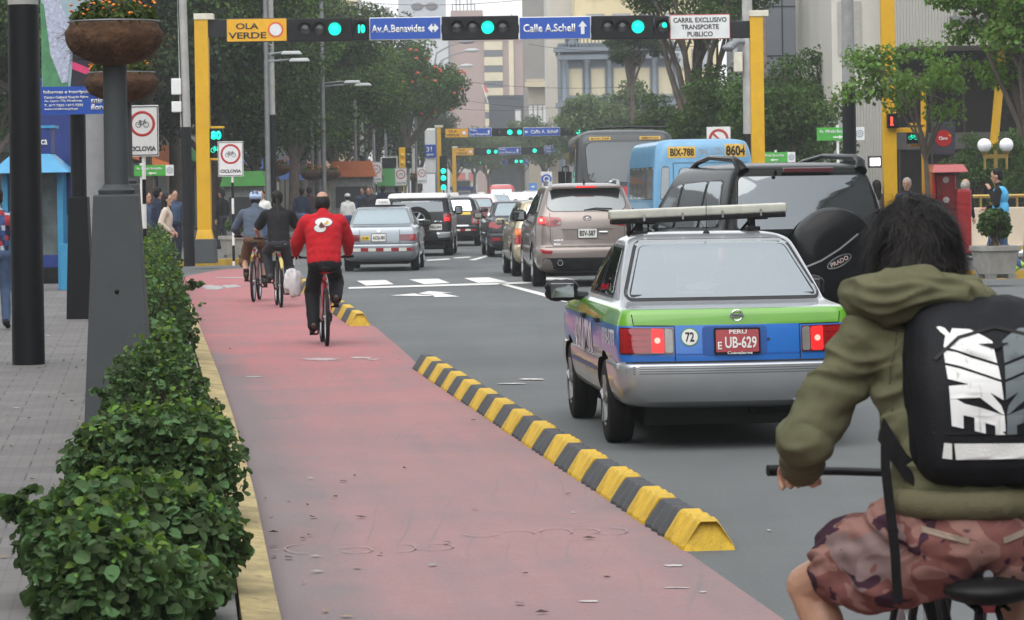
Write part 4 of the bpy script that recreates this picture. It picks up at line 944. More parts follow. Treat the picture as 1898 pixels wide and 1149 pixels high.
# dark grey sedan in the middle lane
K = fit(TK, 1.06, 1.03, 1.02); pm = paint('dark_grey_paint', (.055, .06, .066), .4, .28); p = A(968, 430, 82)
c = Car('car', 'dark grey sedan with a black mirror ahead of the gold hatchback', 'car', (p.x, 82, 0), 3.2, K, pm, .88, .98, 3.5, .32, .20, taper=.03)
c.window([(-.66, 1.05), (.66, 1.05), (.54, 1.36), (-.54, 1.36)], g=GLASSB); side_glass(c, [[(1.2, 1.06), (1.95, 1.05), (1.95, 1.33), (1.45, 1.33)], [(2.05, 1.05), (2.8, 1.05), (2.4, 1.31), (2.05, 1.33)]])
for sx in (-1, 1):
    c.lamp([(rpoly([(sx * .84, .90), (sx * .55, .88), (sx * .50, .80), (sx * .60, .72), (sx * .84, .76)], .04), LAMP)]); c.p('reflector', rrect(min(sx * .55, sx * .78), .42, max(sx * .55, sx * .78), .50, .02), LAMP, off=.006); c.mirror(sx * .89, 2.85, 1.05, sx, BLACK, (.24, .12, .17))
c.plate(0, .80, .30, .15, 'C4K-218'); c.k.line('bumper_gap', [(-.8, .61), (.8, .61)], .014, SEAM, c.t); c.k.line('boot_gap', [(-.5, .62), (-.5, .97)], .01, SEAM, c.t)
# gold hatchback behind the brown SUV
GOLD = paint('gold_paint', (.42, .36, .24), .5); p = A(1029, 450, 64)
c = Car('car', 'pale gold car half hidden ahead of the bronze SUV, tail lamp orange over red', 'car', (p.x, 64, 0), 4.0, fit(HK, 1.0, 1, 1.03), GOLD, .835, .75, 3.2, .31, .19, taper=.035)
c.window([(-.58, 1.10), (.58, 1.10), (.50, 1.42), (-.50, 1.42)], g=GLASSB); side_glass(c, [[(.7, 1.1), (1.55, 1.08), (1.55, 1.38), (.8, 1.38)], [(1.65, 1.08), (2.5, 1.06), (2.15, 1.36), (1.65, 1.38)]])
for sx in (-1, 1):
    c.lamp([(rpoly([(sx * .80, .64), (sx * .58, .66), (sx * .60, .96), (sx * .80, .96)], .025), LAMP), (rpoly([(sx * .785, .83), (sx * .605, .83), (sx * .61, .945), (sx * .785, .945)], .015), LAMPO), (rpoly([(sx * .67, .74), (sx * .60, .74), (sx * .605, .81), (sx * .67, .81)], .01), LAMPC)]); c.mirror(sx * .83, 2.55, 1.08, sx, GOLD)
c.plate(0, .76, .30, .15, 'D2F-907'); c.k.line('bumper_gap', [(-.8, .615), (.8, .615)], .014, SEAM, c.t)
# small cars far up the street
def far_car(kind, label, px, py, Y, rz, pm, brake=False, sign=False, glass=None):
    K = {'sedan': TK, 'hatch': HK, 'van': [(.35, .75, .1, 4.2, .2, .3, .05), (.45, .85, .0, 4.4, .15, .3, .05), (1.0, .86, .03, 4.3, .12, .3, .05), (1.7, .78, .14, 3.4, .15, .3, .05), (1.88, .66, .26, 3.1, .15, .2, .04), (1.92, .4, .6, 2.5, .1, .1, .02)]}[kind]
    p = A(px, py, Y); van = kind == 'van'
    c = Car('van' if van else ('taxi' if sign else 'car'), label, 'van' if van else ('taxi' if sign else 'car'), (p.x, Y, 0), rz, K, pm, .84, .85, 3.2, .31, .2, n=1, taper=.02)
    w = [(-.68, 1.15), (.68, 1.15), (.62, 1.62), (-.62, 1.62)] if van else ([(-.6, 1.08), (.6, 1.08), (.53, 1.38), (-.53, 1.38)] if kind == 'hatch' else [(-.62, 1.03), (.62, 1.03), (.52, 1.33), (-.52, 1.33)])
    c.window(w, g=glass or GLASSB)
    for sx in (-1, 1): c.lamp([(rrect(min(sx * .55, sx * .79), .68, max(sx * .55, sx * .79), .82, .02), LAMPON if brake else LAMP)]); c.mirror(sx * .84, 2.6, 1.1, sx, BLACK)
    c.plate(0, .74, .30, .15, None)
    if sign: c.lightroof(1.5, 1.43, None)
    return c
MAROON = paint('maroon_paint', (.16, .02, .025), .2); REDP = paint('red_paint', (.42, .03, .03), .1); WH = paint('white_car_paint', (.68, .68, .66), 0); SLV = paint('silver_far', (.38, .4, .41), .5)
far_car('sedan', 'maroon car with dark bumper just beyond the black hatchback taxi', 882, 410, 122, -.5, MAROON)
far_car('hatch', 'white taxi with roof sign beyond the maroon car', 892, 390, 142, 0, WH, sign=True)
far_car('sedan', 'silver sedan with a lit high brake light ahead of the white taxi', 921, 392, 158, 0, SLV, brake=True)
far_car('van', 'small red van far up the street', 930, 380, 198, 0, REDP)
far_car('hatch', 'white hatchback far up the street right of the red van', 955, 380, 176, 1, WH)
far_car('hatch', 'silver hatchback farthest right up the street near the blue sign', 985, 378, 215, 2, SLV)
far_car('sedan', 'dark car parked far away left of the red van', 868, 378, 185, 0, FB)
# light blue minibus
BLUE = mat('minibus_blue', (.12, .31, .50), .42, var=.14, scale=2.2, coat=.4, dirt=.25)
p = A(1306, 320, 63)
K = [(.40, .85, .12, 6.0, .15, .3, .04), (.50, .98, .0, 6.2, .12, .3, .05), (.70, 1.0, .0, 6.2, .12, .3, .05), (.72, 1.0, .05, 6.2, .12, .3, .05), (1.55, 1.01, .06, 6.2, .14, .3, .06), (2.1, .98, .09, 6.1, .16, .3, .06), (2.38, .95, .12, 6.0, .2, .3, .07), (2.56, .90, .16, 5.9, .25, .3, .08), (2.63, .82, .26, 5.7, .25, .3, .08), (2.67, .60, .6, 5.2, .2, .2, .05), (2.68, .3, 1.5, 4.5, .1, .1, 0)]
c = Car('minibus', 'light blue minibus with yellow painted numbers across its rear, behind the black SUV', 'minibus', (p.x, 63, 0), 3.0, K, BLUE, 1.0, 1.3, 4.8, .38, .25, taper=.015, L=6.2, group=None)
c.window([(-.50, 1.5), (.74, 1.5), (.72, 2.1), (-.48, 2.1)], r=.10, g=glassmat('bus_glass', tint=(.02, .02, .018), refl=.18)); c.window([(-.86, 1.5), (-.70, 1.5), (-.68, 2.12), (-.82, 2.12)], r=.05, g=GLASSD)
c.k.line('door_frame', [(-.60, .8), (-.60, 2.2), (.84, 2.2), (.84, .8)], .025, mat('minibus_blue_dark', (.05, .14, .22), .5), c.t)
for i in range(5): c.window([(.35 + i * 1.0, 1.5), (1.25 + i * 1.0, 1.5), (1.25 + i * 1.0, 2.12), (.35 + i * 1.0, 2.12)], 'left', glassmat('curtained_glass', tint=(.12, .12, .11), refl=.10), .02)
for i in range(6): c.k.line('curtain_fold', [(.42 + i * .15, 1.52), (.42 + i * .15, 2.1)], .03, mat('curtain_grey', (.26, .26, .24), .8), c.t, 'left', off=.014)
YB = mat('hand_painted_yellow', (.55, .34, .05), .6, var=.2, dirt=.4)
q = c.p('number_board', rrect(-.70, 2.30, -.15, 2.52, .02), YB, off=.005); c.k.text('BIX-788', -.42, 2.41, .46, .15, BLACK, q, off=.010, bold=.03)
q = c.p('number_board', rrect(.42, 2.30, .84, 2.56, .02), YB, off=.005); c.k.text('8604', .63, 2.43, .38, .20, BLACK, q, off=.010, bold=.03)
PG = mat('faded_lettering', (.22, .30, .37), .6, var=.2); c.k.text('PH', .02, 2.40, .22, .13, PG, c.t, off=.006, bold=.05); c.k.text('J0.', .28, 2.42, .20, .16, PG, c.t, off=.006, bold=.05)
for sx in (-1, 1): c.lamp([(rrect(min(sx * .75, sx * .92), .85, max(sx * .75, sx * .92), 1.2, .02), LAMP)])
c.plate(0, .95, .32, .17, 'BIX-788', PLATEY)
# big dark bus
p = A(1160, 320, 80); DG = mat('bus_charcoal', (.035, .039, .041), .45, var=.2, scale=1.2, coat=.3, dirt=.4)
K = [(.40, 1.05, .15, 9.5, .2, .3, .05), (.55, 1.2, .0, 9.8, .18, .3, .06), (1.0, 1.25, .0, 9.8, .18, .3, .06), (1.6, 1.26, .03, 9.8, .2, .3, .08), (2.6, 1.22, .08, 9.7, .22, .3, .10), (2.95, 1.18, .14, 9.6, .25, .3, .12), (3.08, 1.08, .24, 9.4, .28, .3, .14), (3.15, .85, .6, 9.0, .3, .3, .12), (3.19, .4, 2, 7, .2, .2, .05)]
c = Car('bus', 'large charcoal bus with a red lower rear, behind the minibus', 'bus', (p.x, 80, 0), .6, K, DG, 1.25, 2.2, 7.5, .48, .28, taper=.01, L=9.8, group=None)
c.window([(-.93, 1.98), (-.78, 1.86), (.78, 1.86), (.93, 1.98), (.98, 2.75), (.85, 2.86), (-.85, 2.86), (-.98, 2.75)], r=.12, g=glassmat('bus_rear_glass', tint=(.02, .022, .02), refl=.05))
for sx, s in ((-1, 'B1V-734'), (1, 'SERVICIO')): q = c.p('route_board', rrect(sx * .62 - .26, 2.905, sx * .62 + .26, 2.985, .01), YB, off=.008); c.k.text(s, sx * .62, 2.945, .44, .05, BLACK, q, off=.014)
c.p('red_panel', rpoly([(-.9, 1.72), (1.2, 1.80), (1.2, 1.0), (-1.2, 1.0)], .1), mat('bus_red', (.42, .03, .04), .4, var=.1, coat=.4), off=.006)
for i in range(7): c.window([(.5 + i * 1.3, 1.75), (1.7 + i * 1.3, 1.75), (1.7 + i * 1.3, 2.7), (.5 + i * 1.3, 2.7)], 'left', GLASSD, .02)
for sx in (-1, 1): c.lamp([(rrect(min(sx * .9, sx * 1.12), 1.1, max(sx * .9, sx * 1.12), 1.5, .03), LAMP)])
m = MB(); m.box((0, 0, 0), (.16, .12, .36)); m.path([(.02, 0, .18), (.03, .02, .30), (.2, .1, .34)], .02, 6); o = m.build('mirror', BLACK, c.t, bevel=.03); o.location = (-1.36, 8.8, 2.0); o.scale = (1.2, 1, 1)
m = MB(); m.path([(-.9, 0, 0), (0, .0, .03), (.9, 0, 0)], .03, 8); o = m.build('roof_hatch_rail', DARK, c.t); o.location = (.2, 1.6, 3.22)
# ---------------------------------------------------------------- people and bicycles
def flesh(name, prims, m, parent, voxel=0.014, smooth=3, wrinkle=0.0, wscale=(14, 14, 7), seed=0, ridge=False):
    """one continuous surface grown over tapered capsules ('c', p0, p1, r0, r1) and ellipsoids ('e', c, (rx, ry, rz)[, matrix])"""
    mb = MB()
    for q in prims:
        if q[0] == 'c':
            a, b, r0, r1 = Vector(q[1]), Vector(q[2]), q[3], q[4]
            n = 14 if max(r0, r1) > .02 else 8
            mb.sph(a, r0, n, max(6, n // 2)); mb.sph(b, r1, n, max(6, n // 2)); mb.path([a, b], [r0, r1], n)
        else: mb.sph(q[1], q[2], 20, 12, rot=q[3] if len(q) > 3 else None)
    o = link(name, mb.mesh(name))
    d = o.modifiers.new('r', 'REMESH'); d.mode = 'VOXEL'; d.voxel_size = voxel; d.use_smooth_shade = True
    if smooth: d = o.modifiers.new('s', 'SMOOTH'); d.factor = 0.55; d.iterations = smooth
    me = evaluated(o); old = o.data; bpy.data.objects.remove(o); bpy.data.meshes.remove(old)
    if wrinkle:
        nv = len(me.vertices); co = np.empty(nv * 3); me.vertices.foreach_get('co', co); co = co.reshape(-1, 3)
        no = np.empty(nv * 3); me.vertices.foreach_get('normal', no); no = no.reshape(-1, 3)
        off = Vector((seed * 3.7, seed * 1.3, seed * 2.1)); h = np.empty(nv)
        for i in range(nv):
            p = Vector((co[i, 0] * wscale[0], co[i, 1] * wscale[1], co[i, 2] * wscale[2])) + off
            v = noise.noise(p + Vector((noise.noise(p * .5) * 1.5,) * 3))
            h[i] = (1 - abs(v) * 2.2 if ridge else v) + .35 * noise.noise(p * 2.3)
        co += no * (h * wrinkle)[:, None]; me.vertices.foreach_set('co', co.ravel())
    me.polygons.foreach_set('use_smooth', [True] * len(me.polygons)); me.update()
    return link(name, me, m, parent)
def ik(a, b, l1, l2, hint):
    a, b = Vector(a), Vector(b); d = b - a; L = min(d.length, (l1 + l2) * .999); u = d.normalized()
    k = (l1 * l1 - l2 * l2 + L * L) / (2 * L); h = math.sqrt(max(0, l1 * l1 - k * k))
    w = Vector(hint) - u * Vector(hint).dot(u); w.normalize()
    return a + u * k + w * h, a + u * L
def hand(wr, d, side, up=(0, 0, 1), curl=0.5, s=1.0):
    """palm, four unequal bent fingers and a thumb; d = direction the hand points"""
    wr, d = Vector(wr), Vector(d).normalized(); up = Vector(up); up = (up - d * up.dot(d)).normalized(); lat = d.cross(up) * side
    P = [('c', wr, wr + d * .085 * s, .026 * s, .030 * s), ('e', wr + d * .055 * s, (.036 * s, .036 * s, .026 * s))]
    for i, (o, l) in enumerate(((-.030, .068), (-.010, .078), (.011, .072), (.030, .056))):
        b = wr + d * .088 * s + lat * o * s; c1 = b + (d * math.cos(curl) - up * math.sin(curl)) * l * .5 * s
        c2 = c1 + (d * math.cos(curl * 2.2) - up * math.sin(curl * 2.2)) * l * .5 * s
        P += [('c', b, c1, .0105 * s, .0095 * s), ('c', c1, c2, .0095 * s, .008 * s)]
    t = wr + d * .03 * s - lat * .03 * s; t1 = t + (d * .6 - lat * .6 - up * .4).normalized() * .04 * s; t2 = t1 + (d * .9 - lat * .15 - up * .4).normalized() * .032 * s
    P += [('c', t, t1, .013 * s, .011 * s), ('c', t1, t2, .011 * s, .009 * s)]
    return P
def person(label, loc, rz, J, out, group=None, voxel=.014, name='person', wr=.006):
    """J: joints (pelvis, chest, neck, head, sh/el/wr/hip/kn/an/toe as (left, right)); out: clothes"""
    t = thing(name, label, 'person', loc, rz, group); V = Vector
    pel, che, nec, hd = V(J['pelvis']), V(J['chest']), V(J['neck']), V(J['head']); face = V(J.get('face', (0, 1, 0))).normalized()
    w = out.get('w', 1.0); sk = out.get('skin', SKIN)
    upv = (hd - nec).normalized(); sd = face.cross(upv).normalized(); upv = sd.cross(face)
    M = Matrix((sd, face, upv)).transposed()
    B = [('c', nec - upv * .04, hd - upv * .06, .055, .052), ('e', hd + upv * .02, (.078, .096, .108), M), ('e', hd - upv * .055 + face * .02, (.060, .070, .070), M),
         ('e', hd - upv * .022 + face * .098, (.014, .022, .022), M), ('e', hd - upv * .10 + face * .07, (.028, .022, .02), M), ('e', hd + sd * .080 - upv * .01, (.012, .022, .034), M), ('e', hd - sd * .080 - upv * .01, (.012, .022, .034), M), ('e', hd + upv * .03 + face * .085, (.05, .014, .012), M),
         ('c', pel, che, .10, .11)]
    for i, s in ((0, -1), (1, 1)):
        sh, el, wr_ = V(J['sh'][i]), V(J['el'][i]), V(J['wr'][i]); B += [('c', sh, el, .048, .040), ('c', el, wr_, .041, .027), ('c', che, sh, .07, .05)]
        B += hand(wr_, J.get('hd', [(wr_ - el)] * 2)[i] if 'hd' in J else (wr_ - el), s, J.get('hup', (0, 0, 1)), J.get('curl', .5))
        hp, kn, an, toe = V(J['hip'][i]), V(J['kn'][i]), V(J['an'][i]), V(J['toe'][i])
        B += [('c', hp, kn, .078, .055), ('c', kn, an, .055, .036), ('e', kn.lerp(an, .3), (.047, .049, .09)), ('c', an, toe, .034, .026), ('c', pel, hp, .09, .08)]
    flesh('body', B, sk, t, voxel if voxel < .012 else .0115, 2)
    # face
    e = MB()
    for s in (-1, 1): e.sph(hd + sd * .031 * s + upv * .012 + face * .088, (.011, .008, .007), 8, 6, rot=M)
    e.build('eyes', BLACK, t, smooth=60)
    e = MB(); e.sph(hd - upv * .068 + face * .088, (.022, .007, .006), 10, 6, rot=M); e.build('mouth', mat('lips', (.25, .09, .08), .5), t, smooth=60)
    # shirt
    T = out.get('fat', 0.0); g = .012 + T
    ax = (che - pel).normalized(); xs = V((1, 0, 0)); Mt = Matrix((xs, ax.cross(xs).normalized(), ax)).transposed()
    S = [('e', pel.lerp(che, q), ((.152 + .012 * q) * w + T, .112 + T, .16), Mt) for q in (.06, .3, .55, .8, 1.0)] + [('c', pel.lerp(che, .0), che, .11 + T, .12 + T * .6), ('c', che, nec - (nec - che) * .2, .11, .072), ('c', nec - (nec - che) * .2, nec + (hd - nec) * .12, .070, .060)]
    hem = out.get('hem', 0.0)
    if hem: S.append(('e', pel - V((0, 0, hem * .5)), (.16 * w + T, .122 + T, .10 + hem * .5)))
    for i in (0, 1):
        sh, el, wr_ = V(J['sh'][i]), V(J['el'][i]), V(J['wr'][i]); S += [('c', che + (sh - che) * .3, sh, .10, .058 + g * .5), ('c', nec - (nec - che) * .15, sh, .058, .050 + g * .5)]
        if out.get('sleeve', 'long') == 'long': S += [('c', sh, el, .052 + g, .047 + g * .8), ('c', el, el.lerp(wr_, .9), .048 + g * .8, .036 + g * .3)]
        else: S += [('c', sh, sh.lerp(el, .7), .060 + g, .058 + g)]
    flesh('shirt' if 'jacket' not in out else 'jacket', S, out['shirt'], t, voxel, 3, wr, seed=len(label))
    # trousers
    Pn = [('e', pel - V((0, 0, .02)), (.160 * w + T * .8, .125 + T * .7, .115))]; fl = out.get('flare', 1.0)
    for i in (0, 1):
        hp, kn, an = V(J['hip'][i]), V(J['kn'][i]), V(J['an'][i]); Pn += [('c', hp, kn, .092, .070 * fl), ('c', pel, hp, .11, .095)]
        if out.get('legs', 'long') == 'long': Pn += [('c', kn, an, .072 * fl, .056 * fl)]
        else: Pn += [('c', kn, kn.lerp(an, .12), .075 * fl, .078 * fl)]
    flesh('trousers' if out.get('legs', 'long') == 'long' else 'shorts', Pn, out['pants'], t, voxel, 3, wr, seed=len(label) + 3)
    for i in (0, 1):
        an, toe = V(J['an'][i]), V(J['toe'][i]); d = (toe - an); d.normalize()
        flesh('shoe', [('c', an - d * .045 - V((0, 0, .02)), toe, .043, .036), ('c', an + V((0, 0, .02)), an, .045, .045), ('c', an - d * .04 - V((0, 0, .02)), an + V((0, 0, .03)), .042, .044)], out.get('shoes', BLACK), t, .011, 2)
    h = out.get('hair', 'short'); hm = out.get('hairmat', HAIR)
    if h == 'short': flesh('hair', [('e', hd + upv * .045 - face * .018, (.088, .098, .095), M), ('e', hd - face * .045, (.082, .068, .095), M)], hm, t, .010, 1, .004, (40, 40, 40))
    elif h == 'bald': flesh('hair', [('e', hd - upv * .012 - face * .034, (.092, .080, .098), M), ('e', hd - face * .015 + upv * .01 + sd * .055, (.034, .06, .07), M), ('e', hd - face * .015 + upv * .01 - sd * .055, (.034, .06, .07), M)], hm, t, .009, 1, .003, (40, 40, 40))
    elif h == 'long': flesh('hair', [('e', hd + upv * .04 - face * .02, (.092, .102, .10), M), ('c', hd - face * .05, nec - upv * .10 - face * .05, .085, .06), ('c', hd + sd * .06 - face * .01, nec - upv * .08 + sd * .07 + face * .03, .04, .03), ('c', hd - sd * .06 - face * .01, nec - upv * .08 - sd * .07 + face * .03, .04, .03)], hm, t, .010, 1, .006, (30, 30, 12))
    elif h == 'ponytail': flesh('hair', [('e', hd + upv * .04 - face * .02, (.090, .102, .10), M), ('e', hd - face * .04, (.086, .07, .095), M), ('c', hd - face * .09 - upv * .02, nec - upv * .06 - face * .10, .032, .03), ('c', nec - upv * .06 - face * .10, che - face * .15 - upv * .02, .03, .012)], hm, t, .009, 1, .004, (40, 40, 16))
    elif h == 'helmet':
        flesh('hair', [('e', hd - face * .035 - upv * .01, (.084, .07, .09), M)], hm, t, .010, 1)
        hl = flesh('helmet', [('e', hd + upv * .055, (.105, .128, .085), M), ('e', hd + upv * .035 - face * .03, (.104, .105, .07), M)], out['helmet'], t, .010, 2)
        for k in (-2, -1, 0, 1, 2):
            b = MB(); b.path([hd + upv * (.055 + .088 * math.cos(a)) + face * (.13 * math.sin(a)) * 1.0 + sd * (.022 * k) for a in [x * .28 for x in range(-5, 2)]], .006, 6); b.build('vent', BLACK, hl, smooth=60)
    elif h == 'cap': flesh('cap', [('e', hd + upv * .06, (.092, .108, .075), M), ('e', hd + upv * .04 + face * .12, (.07, .07, .012), M)], out['helmet'], t, .010, 2); flesh('hair', [('e', hd - face * .035, (.084, .07, .08), M)], hm, t, .010, 1)
    return t
def standing(h=1.7, stride=0.0, lean=0.0, arms='down', face=(0, 1, 0), turn=0.0):
    k = h / 1.75; V = lambda x, y, z: (x * k, y * k, z * k)
    J = dict(pelvis=V(0, 0, .96), chest=V(0, .02 + lean, 1.28), neck=V(0, .015 + lean * 1.3, 1.485), head=V(0, .035 + lean * 1.6, 1.63), face=face,
             sh=(V(-.185, .01 + lean, 1.39), V(.185, .01 + lean, 1.39)), hip=(V(-.085, 0, .92), V(.085, 0, .92)))
    s = stride
    J['kn'] = (V(-.095, .04 + s * .45, .50), V(.095, .06 - s * .25, .50)); J['an'] = (V(-.10, s * .75, .075), V(.10, -s * .95, .075 + abs(s) * .28)); J['toe'] = (V(-.12, .14 + s * .75, .035), V(.12, .12 - s * .95, .035 + abs(s) * .12))
    A_ = {'down': ((-.245, -.01, 1.13), (.245, -.01, 1.13), (-.25, .06, .88), (.25, .06, .88)), 'folded': ((-.25, .03, 1.14), (.25, .03, 1.14), (-.06, .19, 1.10), (.06, .20, 1.06)),
          'eat': ((-.26, .05, 1.16), (.26, .06, 1.14), (-.10, .18, 1.42), (.12, .27, 1.10)), 'pocket': ((-.26, -.06, 1.15), (.26, -.06, 1.15), (-.20, .12, .98), (.20, .12, .98)), 'bag': ((-.25, -.02, 1.13), (.25, .02, 1.13), (-.26, .04, .88), (.23, .22, 1.02))}[arms]
    J['el'] = (V(*A_[0]), V(*A_[1])); J['wr'] = (V(*A_[2]), V(*A_[3])); return J
def cycling(seat=.95, lean=.22, ped=0.0, elbow=.33, bar=(.27, .36, 1.02), sh_z=1.42, headdz=.17, lift=0.0, tor=0.0, knee_out=.10):
    """ped: crank angle, 0 = left pedal down"""
    pz = seat + .06; J = dict(pelvis=(0, -.24, pz), chest=(tor * .5, -.24 + lean * .62, pz + (sh_z - pz) * .66), neck=(tor, -.22 + lean * 1.05, sh_z + .03), head=(tor, -.18 + lean * 1.25, sh_z + .03 + headdz), face=(0, 1, -.12))
    J['sh'] = ((tor - .185, -.23 + lean * .95, sh_z - .085), (tor + .185, -.23 + lean * .95, sh_z - .085))
    J['wr'] = ((-bar[0], bar[1] - .07, bar[2] + .045), (bar[0], bar[1] - .07, bar[2] + .045)); J['el'] = []
    for i, s in ((0, -1), (1, 1)):
        e, w = ik(J['sh'][i], J['wr'][i], .28, .25, (s * elbow * 1.5, -.3, -.8)); J['el'].append(e)
    J['hd'] = [(0, 1, -.15)] * 2; J['curl'] = 1.2
    J['hip'] = ((-.085, -.22, pz - .03), (.085, -.22, pz - .03)); kn, an, toe = [], [], []
    for i, s in ((0, -1), (1, 1)):
        a = ped + (0 if i == 0 else math.pi); p = Vector((s * .13, -.05 + .17 * math.sin(a), .28 - .17 * math.cos(a)))
        A_ = p + Vector((0, -.10, .105)); k, A_ = ik(J['hip'][i], A_, .43, .42, (s * knee_out, 1, .2)); kn.append(k); an.append(A_); toe.append(A_ + Vector((s * .01, .145, -.075)))
    J['kn'], J['an'], J['toe'] = kn, an, toe; return J
def bicycle(label, loc, rz, frame, seat=.95, bar=(.29, .36, 1.02), ped=0.0, extra=None, wr=.335, tyre=.024):
    t = thing('bicycle', label, 'bicycle', loc, rz)
    ra, fa, bb, st, h0, h1 = Vector((0, -.53, wr)), Vector((0, .54, wr)), Vector((0, -.05, .28)), Vector((0, -.19, .76)), Vector((0, .335, .70)), Vector((0, .30, .84))
    for a in (ra, fa):
        m = MB(); m.torus(a, wr - tyre, (tyre, tyre * .95), nu=56, nv=10); w = m.build('wheel', RUBBER, t, smooth=60)
        m = MB(); m.torus(a, wr - tyre * 2.2, (.011, .012), nu=56, nv=6); m.cyl(a - Vector((.035, 0, 0)), a + Vector((.035, 0, 0)), .018, n=12)
        for k in range(28):
            q = 2 * math.pi * k / 28; d = Vector((0, math.cos(q), math.sin(q))); m.cyl(a + Vector((.028 * (-1) ** k, 0, 0)), a + d * (wr - tyre * 2.2), .0014, n=4)
        m.build('rim', ALLOY, w, smooth=60)
    f = MB()
    for p, q, r in ((bb, st, .017), (bb, h0, .019), (st, h1, .016), (h0, h1, .021)): f.cyl(p, q, r, n=10)
    for s in (-1, 1):
        f.path([bb + Vector((s * .03, -.04, 0)), ra + Vector((s * .062, 0, 0))], [.010, .009], 8); f.path([st + Vector((s * .016, 0, -.03)), ra + Vector((s * .062, .01, .01))], [.009, .008], 8); f.path([h0 + Vector((s * .045, .015, -.03)), fa + Vector((s * .055, 0, 0))], [.014, .010], 8)
    f.box(h0 + Vector((0, .015, -.02)), (.13, .04, .04)); f.build('frame', frame, t, smooth=40)
    s_ = MB(); s_.cyl(st, (0, -.245, seat - .05), .0135, n=10); s_.build('seat_post', ALLOY, t, smooth=40)
    s_ = MB(); s_.sph((0, -.30, seat - .01), (.085, .10, .032), 18, 10); s_.path([(0, -.28, seat), (0, -.14, seat + .005), (0, -.08, seat - .005)], [.06, .032, .018], 12); s_.cyl((.03, -.33, seat - .05), (.02, -.15, seat - .03), .005, n=6); s_.cyl((-.03, -.33, seat - .05), (-.02, -.15, seat - .03), .005, n=6); s_.build('saddle', BLACK, t, smooth=60)
    b = MB(); b.path([h1, (0, bar[1] - .06, bar[2] - .06), (0, bar[1] - .02, bar[2] - .01)], .015, 8); b.path([(-bar[0] - .07, bar[1] - .05, bar[2] + .01), (-bar[0] * .5, bar[1] - .02, bar[2]), (0, bar[1], bar[2] - .01), (bar[0] * .5, bar[1] - .02, bar[2]), (bar[0] + .07, bar[1] - .05, bar[2] + .01)], .0125, 8); hb = b.build('handlebar', DARK, t, smooth=50)
    for s in (-1, 1): MB().path([(s * (bar[0] - .05), bar[1] - .035, bar[2] + .007), (s * (bar[0] + .08), bar[1] - .052, bar[2] + .011)], .017, 10).build('grip', BLACK, hb, smooth=50)
    c = MB(); c.cyl(bb - Vector((.07, 0, 0)), bb + Vector((.07, 0, 0)), .02, n=12); c.torus(bb + Vector((.055, 0, 0)), .085, (.008, .004), nu=32, nv=6)
    for s in (-1, 1):
        a = ped + (0 if s < 0 else math.pi); p = bb + Vector((s * .075, .17 * math.sin(a), -.17 * math.cos(a))); c.path([bb + Vector((s * .065, 0, 0)), p], [.013, .010], 8)
    cr = c.build('crank', DARK, t, smooth=40)
    for s in (-1, 1):
        a = ped + (0 if s < 0 else math.pi); p = bb + Vector((s * .125, .17 * math.sin(a), -.17 * math.cos(a))); MB().box(p, (.095, .075, .022)).build('pedal', BLACK, cr, bevel=.006)
    q = MB()
    for k in range(26):
        u = k / 26; q.box(bb.lerp(ra, u) + Vector((.055, 0, .08 * (1 - u) + .035 * u)), (.006, .02, .006)); q.box(bb.lerp(ra, u) + Vector((.055, 0, -.08 * (1 - u) - .035 * u)), (.006, .02, .006))
    q.lathe([(.02, -.01), (.05, -.008), (.045, .008), (.02, .01)], 20, ra + Vector((.055, 0, 0)), (1, 0, 0)); q.build('chain', RUBBER, t)
    m = MB(); m.box((0, -.235, seat - .13), (.05, .02, .04)); m.build('reflector', mat('bike_reflector', (.5, .02, .03), .2, coat=1), t, bevel=.006)
    return t
def cloth(name, c, var=.12, rough=.85): return mat(name, c, rough, var=var, scale=5, bump=.25, bscale=220, spec=.2)
REDJ, BLK, GREYJ = cloth('red_jacket', (.46, .012, .02), .08), cloth('black_cloth', (.012, .012, .014), .2), cloth('slate_jacket', (.075, .095, .13), .15)
BRN, DEN, NAVY, BEIGE = cloth('brown_shorts', (.13, .075, .045)), cloth('denim', (.065, .10, .18), .3), cloth('navy_cloth', (.016, .022, .045)), cloth('beige_knit', (.55, .47, .39))
STEELB, CHAR, WHC = cloth('steel_blue_cloth', (.055, .085, .15)), cloth('charcoal_cloth', (.035, .037, .045)), cloth('white_cloth', (.62, .62, .60))
GREYHAIR = mat('grey_hair', (.32, .31, .29), .5, var=.3, scale=30); LTRED = paint('bike_red', (.35, .02, .03), .2); BKF = paint('bike_black', (.02, .02, .022), .2); BRSH = mat('brown_leather', (.055, .022, .018), .4)

